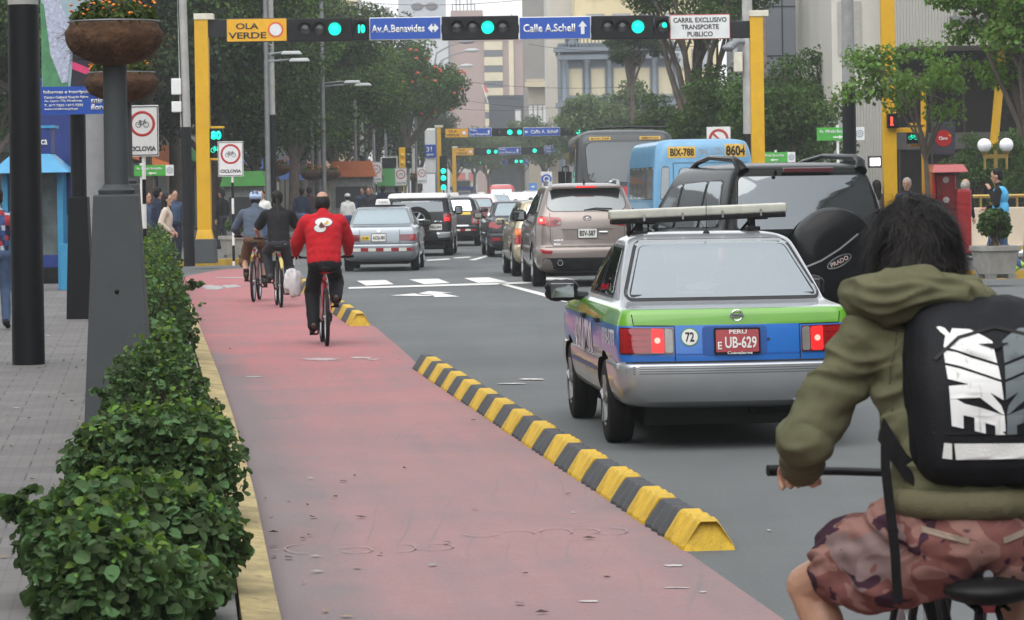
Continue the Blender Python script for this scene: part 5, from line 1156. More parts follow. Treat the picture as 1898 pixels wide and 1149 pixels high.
# three cyclists ahead
def at_wheel(px, py, back=.53): g = G(px, py); return g
def rider(px, py, heading, label, blabel, J, out, frame, ped, seat, bar, **kw):
    g = G(px, py); a = R(-heading); d = Vector((-math.sin(a), math.cos(a), 0)); loc = g + d * .53
    b = bicycle(blabel, loc, a, frame, seat, bar, ped); p = person(label, loc, a, J, out, **kw); return b, p
bR, pR = rider(606, 642, -6.2, 'balding cyclist in a red jacket and black trousers, white bag hanging at his left hand', 'red framed bicycle ridden by the man in the red jacket',
      cycling(.90, .16, .35, .55, (.31, .33, 1.0), 1.50, .115), dict(shirt=REDJ, jacket=1, pants=BLK, shoes=BRSH, hair='bald', w=1.10, fat=.035, hem=.0, flare=1.3), LTRED, .35, .90, (.29, .33, 1.0), wr=.008)
for c in pR.children:
    if c.name.startswith('jacket'):
        ks = Skin(c.data); kw_ = dict(rings=3, step=.03, skirt=.004)
        e = ks.patch('back_emblem', circ(.0, 1.42, .105, rz=.055), mat('emblem_edge', (.03, .04, .12), .6), c, off=.004, **kw_); ks.patch('emblem_face', circ(.0, 1.42, .098, rz=.049), WHC, c, off=.008, **kw_)
        ks.patch('back_emblem', circ(-.045, 1.35, .075, rz=.05), mat('emblem_edge', (.03, .04, .12)), c, off=.003, **kw_); ks.patch('emblem_face', circ(-.045, 1.35, .068, rz=.044), WHC, c, off=.010, **kw_)
        ks.patch('emblem_mark', [(-.06, 1.375), (-.03, 1.425), (0, 1.385), (.02, 1.37), (-.02, 1.355), (-.05, 1.355)], mat('emblem_brown', (.10, .02, .015), .7), c, off=.014, **kw_); ks.patch('emblem_mark', [(.0, 1.40), (.05, 1.445), (.055, 1.415), (.02, 1.385)], mat('emblem_yellow', (.5, .35, .05), .7), c, off=.014, **kw_)
bK, pK = rider(521, 570, -7.5, 'cyclist in a black short-sleeved shirt and dark trousers with a ponytail', 'black bicycle with a yellow mudguard under the cyclist in black',
      cycling(.93, .20, 2.1, .65, (.28, .36, 1.04), 1.50, .125, knee_out=.2), dict(shirt=BLK, sleeve='short', pants=CHAR, shoes=cloth('grey_shoe', (.08, .08, .085)), hair='ponytail', w=1.02, fat=.012, flare=1.15), BKF, 2.1, .93, (.28, .36, 1.04))
for c in pK.children:
    if c.name.startswith('shirt'):
        ks = Skin(c.data); ks.line('shirt_hem', [(-.14, .965), (.14, .965)], .014, cloth('hem_grey', (.4, .4, .4)), c, off=.012)
m = MB(); m.path([(0, -.93, .60), (0, -.80, .70), (0, -.6, .74)], [.02, .03, .03], 8); m.build('mudguard', mat('mudguard_yellow', (.5, .4, .12), .5), bK, smooth=50)
bG, pG = rider(470, 560, .6, 'cyclist in a slate jacket, brown shorts and blue and white helmet', 'dark bicycle under the cyclist in the slate jacket',
      cycling(.96, .24, -1.9, .55, (.30, .36, 1.04), 1.50, .125, knee_out=.22), dict(shirt=GREYJ, jacket=1, pants=BRN, legs='short', shoes=cloth('olive_shoe', (.06, .055, .03)), hair='helmet', helmet=mat('helmet_blue_white', (.35, .47, .68), .3, var=.5, scale=18, coat=.5), w=1.05, fat=.02, flare=1.25), paint('bike_dark_red', (.12, .02, .025)), -1.9, .96, (.30, .36, 1.04), wr=.008)
for i, an in enumerate(cycling(.96, .24, -1.9, .55, (.30, .36, 1.04), 1.50, .125, knee_out=.22)['an']): MB().path([an - Vector((0, 0, .03)), an + Vector((0, -.02, .09))], .047, 12).build('sock', BLK, pG, smooth=50)
# carrier bag hanging from the red-jacketed man's handlebar
lw = pR.matrix_world if False else Matrix.Translation(pR.location) @ Matrix.Rotation(pR.rotation_euler.z, 4, 'Z')
p0 = lw @ Vector((-.30, .24, 1.0)); bag = thing('plastic_bag', 'white plastic carrier bag hanging from the handlebar of the man in red', 'bag', p0)
def crumple(q): return 1 + .30 * noise.noise(Vector((q.x * 13, q.y * 13, q.z * 3.5))) + .12 * noise.noise(q * 21)
m = MB(); m.sph((-.04, 0, -.21), (.155, .09, .24), 40, 28, fn=lambda q: crumple(q) * (1 - .62 * max(0, (q.z + .24) / .48) ** .8)); m.build('bag', mat('thin_white_plastic', (.66, .66, .67), .3, var=.08), bag, smooth=70); m = MB(); m.path([(-.03, 0, -.08), (-.02, 0, 0.0), (.0, .02, .04), (.02, 0, 0.0), (.03, 0, -.08)], .009, 6); m.build('handle', mat('thin_white_plastic', (.66, .66, .67)), bag, smooth=50)

# pedestrians
def walker(label, px, py, rz, J, out, z=PKERB, group=None, Y=None, **kw):
    g = G(px, py, z) if Y is None else A(px, py, Y)
    if Y is not None: g.z = z
    return person(label, g, R(rz), J, out, group, **kw)
PED = 'people standing on the left pavement'
walker('woman in a beige cardigan and black leggings looking right at the corner kerb', 309, 516, -95, standing(1.62, .04, 0, 'pocket', (.35, .9, 0)), dict(shirt=BEIGE, pants=BLK, hair='long', shoes=BEIGE, hem=.16, w=.88), group=PED)
walker('dark-haired man in a navy jacket standing behind the woman in beige', 292, 506, -70, standing(1.76, 0, 0, 'down', (-.5, .9, 0)), dict(shirt=NAVY, jacket=1, pants=NAVY), group=PED)
walker('man in a blue shirt and dark trousers beside the black and white pole', 324, 485, -150, standing(1.70, .05), dict(shirt=STEELB, pants=NAVY, hair='short'), group=PED)
walker('man in a blue top half hidden behind the grey lamp plinth', 272, 500, -120, standing(1.66), dict(shirt=STEELB, pants=CHAR), group=PED)
walker('young man in a red and blue checked shirt and jeans left of the black pole', -3, 611, 10, standing(1.74, .06), dict(shirt=mat('plaid_shirt', (.10, .10, .2), .9, var=.2), pants=DEN, shoes=BLK, hair='short', flare=.95), group=None)
for nm in ('plaid_shirt',):
    mm = _M[nm]; nt = mm.node_tree; ck = nt.nodes.new('ShaderNodeTexVoronoi'); ck.distance = 'CHEBYCHEV'; ck.inputs['Scale'].default_value = 16; ck.inputs['Randomness'].default_value = .15
    tcn = nt.nodes.new('ShaderNodeTexCoord'); cr = nt.nodes.new('ShaderNodeValToRGB'); cr.color_ramp.interpolation = 'CONSTANT'; sx = nt.nodes.new('ShaderNodeSeparateColor')
    for i, (po, co) in enumerate(((0, (.35, .03, .04, 1)), (.3, (.03, .07, .2, 1)), (.55, (.015, .02, .06, 1)), (.78, (.4, .45, .5, 1)))):
        e = cr.color_ramp.elements[i] if i < 2 else cr.color_ramp.elements.new(po)
        e.position = po; e.color = co
    nt.links.new(tcn.outputs['Object'], ck.inputs['Vector']); nt.links.new(ck.outputs['Color'], sx.inputs[0]); nt.links.new(sx.outputs[0], cr.inputs[0]); nt.links.new(cr.outputs[0], nt.nodes['Principled BSDF'].inputs['Base Color'])
vb = walker('man in a bright blue vest over a black track top, eating while crossing', 1858, 503, 75, standing(1.84, .30, .02, 'eat', (.0, 1, -.15)), dict(shirt=BLK, pants=DEN, shoes=mat('lime_shoe', (.28, .55, .05), .5), hair='short'), Y=56)
vb.scale = (1, 1, 1.0)
SKY = cloth('sky_blue_vest', (.10, .42, .72)); J_ = 0; k_ = 1.84 / 1.75
vs_ = flesh('vest', [('e', (0, .015, 1.37), (.190, .145, .18)), ('e', (0, .015, 1.14), (.182, .146, .21)), ('e', (0, .02, .98), (.186, .15, .14)), ('c', (-.13, .02, 1.46), (.13, .02, 1.46), .08, .08)], SKY, vb, .012, 2, .005)
kv = Skin(vs_.data); kv.patch('vest_opening', [(-.075, .90), (.075, .90), (.06, 1.45), (-.06, 1.45)], BLK, vs_, 'front', off=.006, step=.04); kv.patch('vest_pocket', rrect(.09, 1.02, .16, 1.12, .01), cloth('vest_pale', (.35, .58, .72)), vs_, 'front', off=.008)
m = MB(); m.path([(.185, .05, 1.38), (.262, .07, 1.15), (.15, .28, 1.11)], .012, 6); m.build('sleeve_stripe', WHC, vb, smooth=50).location = (.035, -.035, .03)
walker('elderly man with grey hair and dark suit jacket behind the foreground cyclist', 1684, 500, 160, standing(1.70), dict(shirt=CHAR, jacket=1, pants=CHAR, hair='short', hairmat=GREYHAIR, w=1.08), Y=64, z=PKERB)
walker('bald man in dark clothes walking behind the red telephone booth', 1790, 500, -60, standing(1.66, .2), dict(shirt=BLK, jacket=1, pants=BLK, hair='bald', hairmat=GREYHAIR), Y=70, z=PKERB)
walker('person in a dark hooded top beside the thick yellow pole', 1628, 500, 20, standing(1.66), dict(shirt=cloth('grey_hood', (.10, .09, .095)), jacket=1, pants=CHAR, hair='long'), Y=66, z=PKERB)
FAR = 'pedestrians far down the left pavement'
for i, (px, Y, rz, c, h, lab) in enumerate(((486, 84, 170, WHC, 1.66, 'man with pale shirt seen between the first two cyclists'), (413, 92, 60, BLK, 1.7, 'dark clothed person standing beside the first tree trunk'), (560, 96, 0, NAVY, 1.72, 'person in navy walking away between the cyclists'), (574, 101, 5, cloth('brown_coat', (.07, .035, .03)), 1.74, 'person in a brown coat walking away'),
        (672, 118, 170, STEELB, 1.68, 'person in blue by the far pavement trees'), (690, 128, 160, CHAR, 1.7, 'dark clothed man walking toward the camera far away'), (684, 105, 175, CHAR, 1.7, 'grey clothed man facing the street left of the taxi sign'), (710, 112, 0, NAVY, 1.75, 'man in navy behind the grey taxi roof'), (645, 100, 20, WHC, 1.5, 'short person with a white cap by the kerb'), (736, 140, 0, BLK, 1.72, 'dark clothed person behind the off-road car'))):
    walker(lab, px, 400, rz, standing(h, .1), dict(shirt=c, pants=CHAR if i % 2 else DEN, hair='cap' if i == 8 else 'short', helmet=WHC), Y=Y, z=PKERB, group=FAR, voxel=.02)
# ---------------------------------------------------------------- the near cyclist with the backpack
def camo():
    m, nt, b = _nt('camouflage_cloth'); N, L = nt.nodes, nt.links
    tc = N.new('ShaderNodeTexCoord'); mp = N.new('ShaderNodeMapping'); mp.inputs['Scale'].default_value = (1, 1, 1.3); L.new(tc.outputs['Object'], mp.inputs[0])
    def layer(scale, off, th, dist):
        g = N.new('ShaderNodeMapping'); g.inputs['Location'].default_value = (off, off * .7, off * 1.3); L.new(mp.outputs[0], g.inputs[0])
        n = N.new('ShaderNodeTexNoise'); n.inputs['Scale'].default_value = scale; n.inputs['Detail'].default_value = 2.2; n.inputs['Distortion'].default_value = dist; L.new(g.outputs[0], n.inputs['Vector'])
        r = N.new('ShaderNodeMapRange'); r.inputs[1].default_value = th; r.inputs[2].default_value = th + .012; L.new(n.outputs['Fac'], r.inputs[0]); return r.outputs[0]
    col = None; prev = (0.25, 0.135, 0.115, 1)
    for sc, off, th, di, c in ((7, 0, .50, .6, (0.165, 0.068, 0.060, 1)), (6, 3.1, .56, .5, (0.205, 0.145, 0.140, 1)), (7.5, 7.7, .565, .8, (0.048, 0.021, 0.034, 1))):
        mx = N.new('ShaderNodeMixRGB'); mx.inputs[2].default_value = c; L.new(layer(sc, off, th, di), mx.inputs[0])
        if col is None: mx.inputs[1].default_value = prev
        else: L.new(col, mx.inputs[1])
        col = mx.outputs[0]
    wv = N.new('ShaderNodeTexNoise'); wv.inputs['Scale'].default_value = 500; L.new(tc.outputs['Object'], wv.inputs['Vector'])
    bp = N.new('ShaderNodeBump'); bp.inputs['Strength'].default_value = .3; bp.inputs['Distance'].default_value = .004; L.new(wv.outputs['Fac'], bp.inputs['Height']); L.new(bp.outputs[0], b.inputs['Normal'])
    L.new(col, b.inputs['Base Color']); b.inputs['Roughness'].default_value = .9; b.inputs['Specular IOR Level'].default_value = .15
    return m
def streaked(name, c, dark):
    m, nt, b = _nt(name); N, L = nt.nodes, nt.links; tc = N.new('ShaderNodeTexCoord'); mp = N.new('ShaderNodeMapping'); mp.inputs['Scale'].default_value = (60, 60, 2.2); L.new(tc.outputs['Object'], mp.inputs[0])
    n = N.new('ShaderNodeTexNoise'); n.inputs['Scale'].default_value = 1; n.inputs['Detail'].default_value = 5; L.new(mp.outputs[0], n.inputs['Vector'])
    r = N.new('ShaderNodeValToRGB'); r.color_ramp.elements[0].position = .27; r.color_ramp.elements[0].color = (*dark, 1); r.color_ramp.elements[1].position = .40; r.color_ramp.elements[1].color = (*c, 1)
    L.new(n.outputs['Fac'], r.inputs[0]); L.new(r.outputs[0], b.inputs['Base Color']); b.inputs['Roughness'].default_value = .6; return m
CAMO = camo(); OLIVE = mat('olive_cloth', (.118, .116, .066), .88, var=.14, scale=6, bump=.3, bscale=420, spec=.15)
OLIVER = mat('olive_ribbing', (.122, .112, .066), .9, var=.1, scale=8, bump=.4, bscale=300, spec=.1); STRAP = cloth('black_webbing', (.006, .006, .007), .15); PACK = cloth('black_nylon', (.007, .0075, .010), .25, .65)
Yf = 8.6; hz = 6.6
og = A(1800, 1000, Yf); og.z = 0
fb = bicycle('black bicycle of the near cyclist in camouflage shorts, only saddle and bars in view', og + Vector((.0, .13, 0)), R(hz), BKF, .81, (.30, .85, .945), .6)
for c in fb.children:
    if c.name.startswith('saddle'): c.scale = (1.45, 1, 1.15); c.location = (0, .05, -.20)
    if c.name.startswith('reflector'): c.data.materials[0] = mat('bike_reflector', (.5, .02, .03))
fp = thing('person', 'young cyclist in olive hooded jacket and camouflage shorts, nearest the camera, with a black backpack', 'person', og, R(hz)); V = Vector
pel, che, nec, hd = V((0, .02, .905)), V((-.02, .20, 1.23)), V((-.045, .25, 1.44)), V((-.06, .33, 1.595)); face = V((-.15, .97, -.15)).normalized(); sd = face.cross(V((0, 0, 1))).normalized(); up = sd.cross(face); M3 = Matrix((sd, face, up)).transposed()
shL, shR = V((-.215, .235, 1.375)), V((.19, .235, 1.375)); wrL, wrR = V((-.335, .59, .985)), V((.32, .64, .985))
elL, elR = V((-.39, .26, 1.105)), V((.40, .30, 1.10)); hipL, hipR = V((-.10, .03, .875)), V((.10, .03, .875)); knL, knR = V((-.365, .38, .685)), V((.24, .40, .80)); anL, anR = V((-.25, .27, .30)), V((.17, .20, .40))
P = [('c', nec - up * .05, hd - up * .06, .056, .054), ('e', hd + up * .02, (.078, .096, .108), M3), ('e', hd - up * .05 + face * .03, (.06, .07, .07), M3), ('e', hd + face * .1 - up * .02, (.014, .022, .022), M3), ('e', hd - up * .1 + face * .07, (.028, .022, .02), M3), ('e', hd + sd * .08, (.012, .022, .034), M3), ('e', hd - sd * .08, (.012, .022, .034), M3),
     ('c', pel, che, .10, .10), ('c', che, nec, .09, .05)]
for sh, el, wr_, hp, kn, an, s in ((shL, elL, wrL, hipL, knL, anL, -1), (shR, elR, wrR, hipR, knR, anR, 1)):
    P += [('c', che, sh, .07, .05), ('c', sh, el, .05, .042), ('c', el, wr_, .042, .028), ('c', pel, hp, .09, .085), ('c', hp, kn, .085, .060), ('c', kn, an, .058, .038), ('e', kn.lerp(an, .32) - V((0, .018, 0)), (.055, .058, .10)), ('c', an, an + V((0, .13, -.08)), .035, .027)]
    # hand closed round the grip: palm on top, four bent fingers in front and below, thumb underneath
    bx = s * .335; g0 = V((bx, .672, .954)); P += [('c', wr_, g0 + V((0, -.035, .030)), .028, .030), ('e', g0 + V((0, -.01, .024)), (.046, .034, .020))]
    for k, (o, r_) in enumerate(((-.036, .0095), (-.013, .0105), (.011, .0105), (.033, .0085))):
        b0 = g0 + V((s * o * -1, .012, .030)); b1 = b0 + V((0, .028, -.012)); b2 = b1 + V((0, -.002, -.034)); b3 = b2 + V((0, -.030, -.012 + .003 * k)); P += [('c', b0, b1, r_ + .0015, r_), ('c', b1, b2, r_, r_ * .92), ('c', b2, b3, r_ * .92, r_ * .8)]
    t0 = g0 + V((-s * .046, -.026, .012)); t1 = t0 + V((-s * .018, .012, -.022)); t2 = t1 + V((s * .012, .026, -.012)); P += [('c', g0 + V((-s * .02, -.03, .022)), t0, .018, .0135), ('c', t0, t1, .0135, .012), ('c', t1, t2, .012, .0095)]
flesh('body', P, SKIN, fp, .0052, 2)
# bomber jacket with folds
S = [('e', V((0, .05, 1.02)), (.205, .135, .14)), ('e', V((-.005, .11, 1.12)), (.205, .135, .16)), ('e', V((-.015, .175, 1.24)), (.205, .14, .15)), ('e', V((-.02, .215, 1.32)), (.19, .13, .12)), ('c', che, nec - up * .02, .13, .085), ('c', pel + V((0, 0, .09)), che, .14, .14), ('c', nec - up * .03, shL, .08, .075), ('c', nec - up * .03, shR, .08, .075), ('c', V((-.12, .2, 1.32)), shL, .10, .085), ('c', V((.10, .2, 1.32)), shR, .10, .085)]
for sh, el, wr_ in ((shL, elL, wrL), (shR, elR, wrR)): S += [('c', sh, el, .078, .072), ('c', el, el.lerp(wr_, .86), .070, .050), ('e', el + V((0, -.01, -.01)), (.074, .076, .074))]
jk = flesh('jacket', S, OLIVE, fp, .0068, 3, .013, (7, 7, 15), 4, True); jk2 = Skin(jk.data)
S = [('c', V((x, y, .945)), V((x2, y2, .945)), .040, .040) for (x, y), (x2, y2) in zip([(.185 * math.cos(a), .02 + .145 * math.sin(a)) for a in [2 * math.pi * k / 20 for k in range(20)]], [(.185 * math.cos(a), .02 + .145 * math.sin(a)) for a in [2 * math.pi * (k + 1) / 20 for k in range(20)]])]
flesh('waistband', S, OLIVER, jk, .008, 3, .003, (60, 60, 2))
for el, wr_ in ((elL, wrL), (elR, wrR)):
    e = el.lerp(wr_, .84); d = (wr_ - el).normalized(); m = MB(); u, w_ = frame_to(d); vs, fs = [], []
    for i, (o, r) in enumerate(((-.03, .050), (0, .049), (.03, .043), (.055, .038))):
        for j in range(48): a = 2 * math.pi * j / 48; q = r + .0025 * (j % 2); vs.append(e + d * o + (u * math.cos(a) + w_ * math.sin(a)) * q)
    for i in range(3):
        for j in range(48): fs.append((i * 48 + j, i * 48 + (j + 1) % 48, (i + 1) * 48 + (j + 1) % 48, (i + 1) * 48 + j))
    m.add(vs, fs); m.build('cuff', OLIVER, jk, smooth=60)
for pl in ([(-.15, 1.43), (-.185, 1.30), (-.19, 1.16), (-.18, 1.0)], [(-.20, 1.40), (-.10, 1.385), (0, 1.38)]): jk2.line('seam', pl, .004, mat('seam_olive', (.05, .048, .026), .9), jk, off=.001)
# hood lying on the shoulders
S = []
pts = [V((-.225, .26, 1.485)), V((-.195, .14, 1.485)), V((-.11, .085, 1.495)), (V((-.02, .085, 1.49))), V((.06, .11, 1.47)), V((.09, .24, 1.46))]
for a, b, r0, r1 in zip(pts, pts[1:], (.060, .066, .056, .050, .042), (.066, .056, .050, .042, .04)): S.append(('c', a, b, r0, r1))
S += [('c', V((-.20, .22, 1.47)), V((-.08, .16, 1.50)), .075, .07), ('c', V((-.08, .17, 1.495)), V((.04, .20, 1.485)), .065, .055), ('e', V((-.165, .16, 1.48)), (.085, .075, .072))]
hood = flesh('hood', S, OLIVE, jk, .0068, 3, .013, (7, 7, 17), 9, True)
# shorts
S = [('e', V((0, .02, .875)), (.195, .150, .115)), ('e', V((0, -.035, .845)), (.185, .115, .105)), ('c', V((-.08, -.03, .80)), V((-.20, .12, .74)), .095, .095), ('c', V((.08, -.03, .80)), V((.20, .12, .76)), .095, .095)]
for hp, kn, an in ((hipL, knL, anL), (hipR, knR, anR)): S += [('c', hp, hp.lerp(kn, .5), .118, .112), ('c', hp.lerp(kn, .5), hp.lerp(kn, .62), .126, .122), ('c', pel, hp, .13, .12), ('e', hp.lerp(kn, .52) - V((0, 0, .045)), (.115, .11, .11))]
sh_ = flesh('shorts', S, CAMO, fp, .0068, 3, .012, (8, 8, 12), 2, True); ksh = Skin(sh_.data)
for s in (-1, 1): ksh.patch('pocket_flap', [(s * .045, .862), (s * .155, .893), (s * .157, .877), (s * .047, .847)], cloth('pocket_edge', (.24, .19, .15)), sh_, off=.004, step=.02, rings=2)
ksh.line('seam', [(-.005, .95), (.0, .84)], .004, cloth('seam_shade', (.12, .07, .06)), sh_, off=.001)
for kn, an in ((knL, anL), (knR, anR)):
    flesh('shoe', [('c', an - V((0, .05, .02)), an + V((0, .14, -.085)), .045, .038), ('c', an + V((0, 0, .03)), an, .045, .045)], BLACK, fp, .011, 2)
# hair: a mass of loose dark strands over a solid under-layer
hc = hd + up * .035 - face * .01
hr = flesh('hair', [('e', hc, (.118, .128, .128), M3), ('e', hd - face * .055 - up * .03, (.115, .08, .12), M3), ('e', hd + sd * .055 - up * .10 - face * .03, (.060, .065, .10), M3), ('e', hd - sd * .07 - up * .05, (.05, .07, .08), M3), ('c', hd + sd * .05 - up * .14 - face * .02, hd + sd * .125 - up * .22 - face * .03, .055, .03)], HAIR, fp, .008, 2, .011, (12, 12, 7), 6)
rh = random.Random(11); vs, fs = [], []
hsk = BVHTree.FromPolygons([v.co.copy() for v in hr.data.vertices], [tuple(q.vertices) for q in hr.data.polygons])
for i in range(11000):
    th, ph = rh.uniform(0, 2 * math.pi), math.acos(rh.uniform(-.72, 1)); d = M3 @ V((math.sin(ph) * math.cos(th), math.sin(ph) * math.sin(th), math.cos(ph)))
    h = hsk.ray_cast(hc + d * .5, -d)
    if h[0] is None: continue
    q, nn = h[0] - d * .004, h[1]; dn = V((rh.gauss(0, .35), rh.gauss(0, .35), -1)); L_ = rh.uniform(.05, .12) * (1.3 if d.z < .2 else 1); t = (dn - nn * dn.dot(nn)).normalized(); lift = rh.uniform(.0, .5) ** 2 * .8
    sw = V((rh.gauss(0, 1), rh.gauss(0, 1), rh.gauss(0, .6))) * .2; w = rh.uniform(.0005, .0012); side = t.cross(nn).normalized(); side0 = side; wph = 9 * noise.noise(q * 9); b0 = len(vs); k = 6
    for j in range(k):
        u = j / (k - 1); p = q + t * (L_ * u) + side0 * (.009 * math.sin(u * 8 + wph)) + nn * (.010 * lift * math.sin(u * 2.6) * 3 + .002) + sw * (L_ * .8 * u * u) ; ww = w * (1 - u * .85)
        vs += [p - side * ww, p + side * ww]
        if j: fs.append((b0 + 2 * j - 2, b0 + 2 * j - 1, b0 + 2 * j + 1, b0 + 2 * j))
m = MB(); m.add(vs, fs); m.build('strands', mat('hair_strands', (.009, .0065, .0055), .5, var=.3, island=.5, scale=9, spec=.3), hr, smooth=60)
# backpack, a thing he carries
bk = thing('backpack', 'black backpack with white and grey striped block print on the near cyclist', 'backpack', og + Matrix.Rotation(R(hz), 3, 'Z') @ V((.052, -.055, .985)), R(hz))
K = [(.0, .10, -.06, .08, .06, .03, .02), (.012, .165, -.125, .09, .07, .03, .02), (.05, .205, -.165, .10, .07, .03, .02), (.10, .213, -.172, .11, .07, .03, .03), (.25, .215, -.155, .15, .07, .03, .03), (.36, .207, -.105, .18, .07, .03, .03), (.43, .185, -.045, .20, .08, .03, .02), (.47, .15, .02, .22, .07, .03, .02), (.485, .09, .08, .20, .04, .03, .0)]
K = [(z * 1.03, w, a + .05, b + .02, c, d, e) for z, w, a, b, c, d, e in K]
bme = loft_mesh(K, 4, 0, 50, [PACK]); nv = len(bme.vertices)
for v in bme.vertices:
    p = v.co * 1.0; v.co += v.normal * (.006 * noise.noise(V((p.x * 14, p.y * 14, p.z * 9))) + .004 * noise.noise(p * 26))
body = link('pack_body', bme, None, bk); kb = Skin(bme)
def bagpoly(name, pts, m, off=.004, cuts=2, mirror=False):
    sg = -1 if mirror else 1
    P = [V((sg * (((x * 258 / 780 + 1640) - 1830) / 722), (893 - (y * 258 / 780 + 520)) / 722)) for x, y in pts]
    P = [V((max(-.215, min(.215, q.x)), q.y)) for q in P]
    bm = bmesh.new(); vv = [bm.verts.new((q.x, q.y, 0)) for q in P]
    for t in tri2(P):
        try: bm.faces.new([vv[i] for i in t])
        except ValueError: pass
    bmesh.ops.subdivide_edges(bm, edges=bm.edges, cuts=cuts, use_grid_fill=True)
    for v in bm.verts: l, nn, d = kb.hit(v.co.x, v.co.y, 'rear'); v.co = l - d * off
    me = bpy.data.meshes.new(name); bm.to_mesh(me); bm.free(); me.polygons.foreach_set('use_smooth', [True] * len(me.polygons)); return link(name, me, m, body)
BW, BG = streaked('print_white', (.66, .66, .65), (.12, .12, .12)), streaked('print_grey', (.105, .125, .135), (.04, .045, .05))
blocks = [[(262, 308), (285, 245), (262, 225), (245, 198), (262, 193), (290, 203), (312, 236), (332, 205), (430, 212), (500, 250), (545, 280), (553, 402), (410, 355), (330, 325)], [(258, 325), (330, 338), (412, 372), (555, 418), (562, 495), (410, 440), (330, 412), (258, 395)],
          [(258, 410), (330, 428), (410, 455), (562, 510), (568, 610), (490, 565), (552, 640), (568, 690), (552, 688), (430, 592), (310, 596), (262, 598), (262, 525), (375, 517), (260, 485)], [(262, 600), (300, 600), (345, 627), (440, 652), (552, 692), (568, 694), (570, 805), (512, 805), (512, 752), (457, 738), (457, 797), (395, 780), (395, 706), (332, 690), (332, 766), (265, 750)]]
for b in blocks: bagpoly('print_block', b, BW); bagpoly('print_block', b, BG, mirror=True)
tri = [(460, 293), (640, 290), (560, 325)]; bagpoly('print_gap', tri, PACK, .007)
bagpoly('white_band', [(275, 850), (780, 858), (930, 856), (930, 940), (780, 945), (283, 942)], WHC, .006, 4); bagpoly('white_band', [(218, 845), (262, 850), (262, 940), (207, 932)], WHC, .006)
bagpoly('tick_mark', [(718, 898), (726, 896), (736, 906), (780, 896), (735, 918), (724, 916)], BLACK, .010, 1)
kb.line('zip', [(-.17, .345), (-.10, .40), (0, .425), (.10, .40), (.17, .345)], .008, BLACK, body, off=.006)
kb.line('bag_seam', [(-.19, .055), (.19, .052)], .006, BLACK, body, off=.004); kb.line('bag_seam', [(-.19, .155), (.19, .15)], .008, BLACK, body, off=.004)
m = MB(); m.path([(-.05, .26, .45), (-.03, .2, .50), (.03, .2, .50), (.05, .26, .45)], .012, 8); m.build('carry_loop', STRAP, bk, smooth=60)
def ribbon(pts, w, wd=(1, 0, 0), th=.003):
    m = MB(); vs, fs = [], []; wd = V(wd).normalized()
    for p in pts:
        p = V(p); vs += [p - wd * w / 2, p + wd * w / 2]
    n = len(pts); fs = [(2 * i, 2 * i + 1, 2 * i + 3, 2 * i + 2) for i in range(n - 1)]; m.add(vs, fs); me = m.mesh('strap')
    bm = bmesh.new(); bm.from_mesh(me); r = bmesh.ops.solidify(bm, geom=bm.faces, thickness=th); bm.to_mesh(me); bm.free(); return me
# shoulder straps over the jacket, lower strap under the arm and its long loose end
for s in (-1, 1):
    pts = [(s * .13, .27, .44), (s * .15, .34, .455), (s * .165, .42, .40), (s * .17, .45, .30), (s * .19, .40, .18), (s * .215, .28, .09), (s * .22, .13, .07)]
    link('shoulder_strap', ribbon(pts, .055, (1, .2, 0), .008), STRAP, bk)
    link('lower_strap', ribbon([(s * .20, .02, .03), (s * .235, .03, .06), (s * .262, .045, .105), (s * .285, .09, .155)], .06, (0.3 * s, -.1, -1), .006), STRAP, bk)
link('strap_end', ribbon([(-.288, .02, .115), (-.292, .005, .06), (-.288, -.01, -.02), (-.284, -.03, -.10), (-.280, -.04, -.17), (-.279, -.045, -.23), (-.276, -.048, -.29)], .026, (1, 0.1, 0), .003), STRAP, bk)
# ---------------------------------------------------------------- signals, signs, posts
GREEN = mat('signal_green', (.0, .95, .60), .3, var=0, emit=.62)
_n = GREEN.node_tree; _v = _n.nodes.new('ShaderNodeTexVoronoi'); _v.inputs['Scale'].default_value = 42; _t = _n.nodes.new('ShaderNodeTexCoord'); _r = _n.nodes.new('ShaderNodeMapRange'); _r.inputs[1].default_value = .1; _r.inputs[2].default_value = .6; _r.inputs[3].default_value = .95; _r.inputs[4].default_value = .38
_n.links.new(_t.outputs['Object'], _v.inputs['Vector']); _n.links.new(_v.outputs['Distance'], _r.inputs[0]); _n.links.new(_r.outputs[0], _n.nodes['Principled BSDF'].inputs['Emission Strength'])
LENS = mat('dark_lens', (.03, .032, .032), .15, var=.2, coat=.8)
SBLUE = mat('sign_blue', (.008, .066, .36), .45, var=.08); SYEL = mat('sign_yellow', (.70, .36, .004), .45, var=.08); SWHT = mat('sign_white', (.66, .67, .66), .5, var=.06, dirt=.15); SGRN = mat('sign_green', (.06, .36, .05), .5, var=.1); SRED = mat('sign_red', (.40, .03, .03), .45, var=.08)
CREAM = mat('cream_cap', (.60, .57, .46), .6); GALV = mat('grey_metal', (.20, .21, .22), .5, .3, var=.15, dirt=.2); PLINTH = mat('plinth_grey', (.050, .057, .061), .7, var=.1, scale=4, bump=.15, bscale=150); POLEB = mat('pole_black', (.006, .0065, .008), .55, spec=.22, var=.3, scale=3, dirt=.3)
def arrow(kind):
    a = [(-.5, 0), (-.1, .5), (-.1, .18), (.1, .18), (.1, .5), (.5, 0), (.1, -.5), (.1, -.18), (-.1, -.18), (-.1, -.5)] if kind == 'lr' else [(0, .5), (.42, .08), (.17, .08), (.17, -.5), (-.17, -.5), (-.17, .08), (-.42, .08)]
    if kind == 'left': a = [(-z, x) for x, z in a]
    if kind == 'right': a = [(z, -x) for x, z in a]
    return a
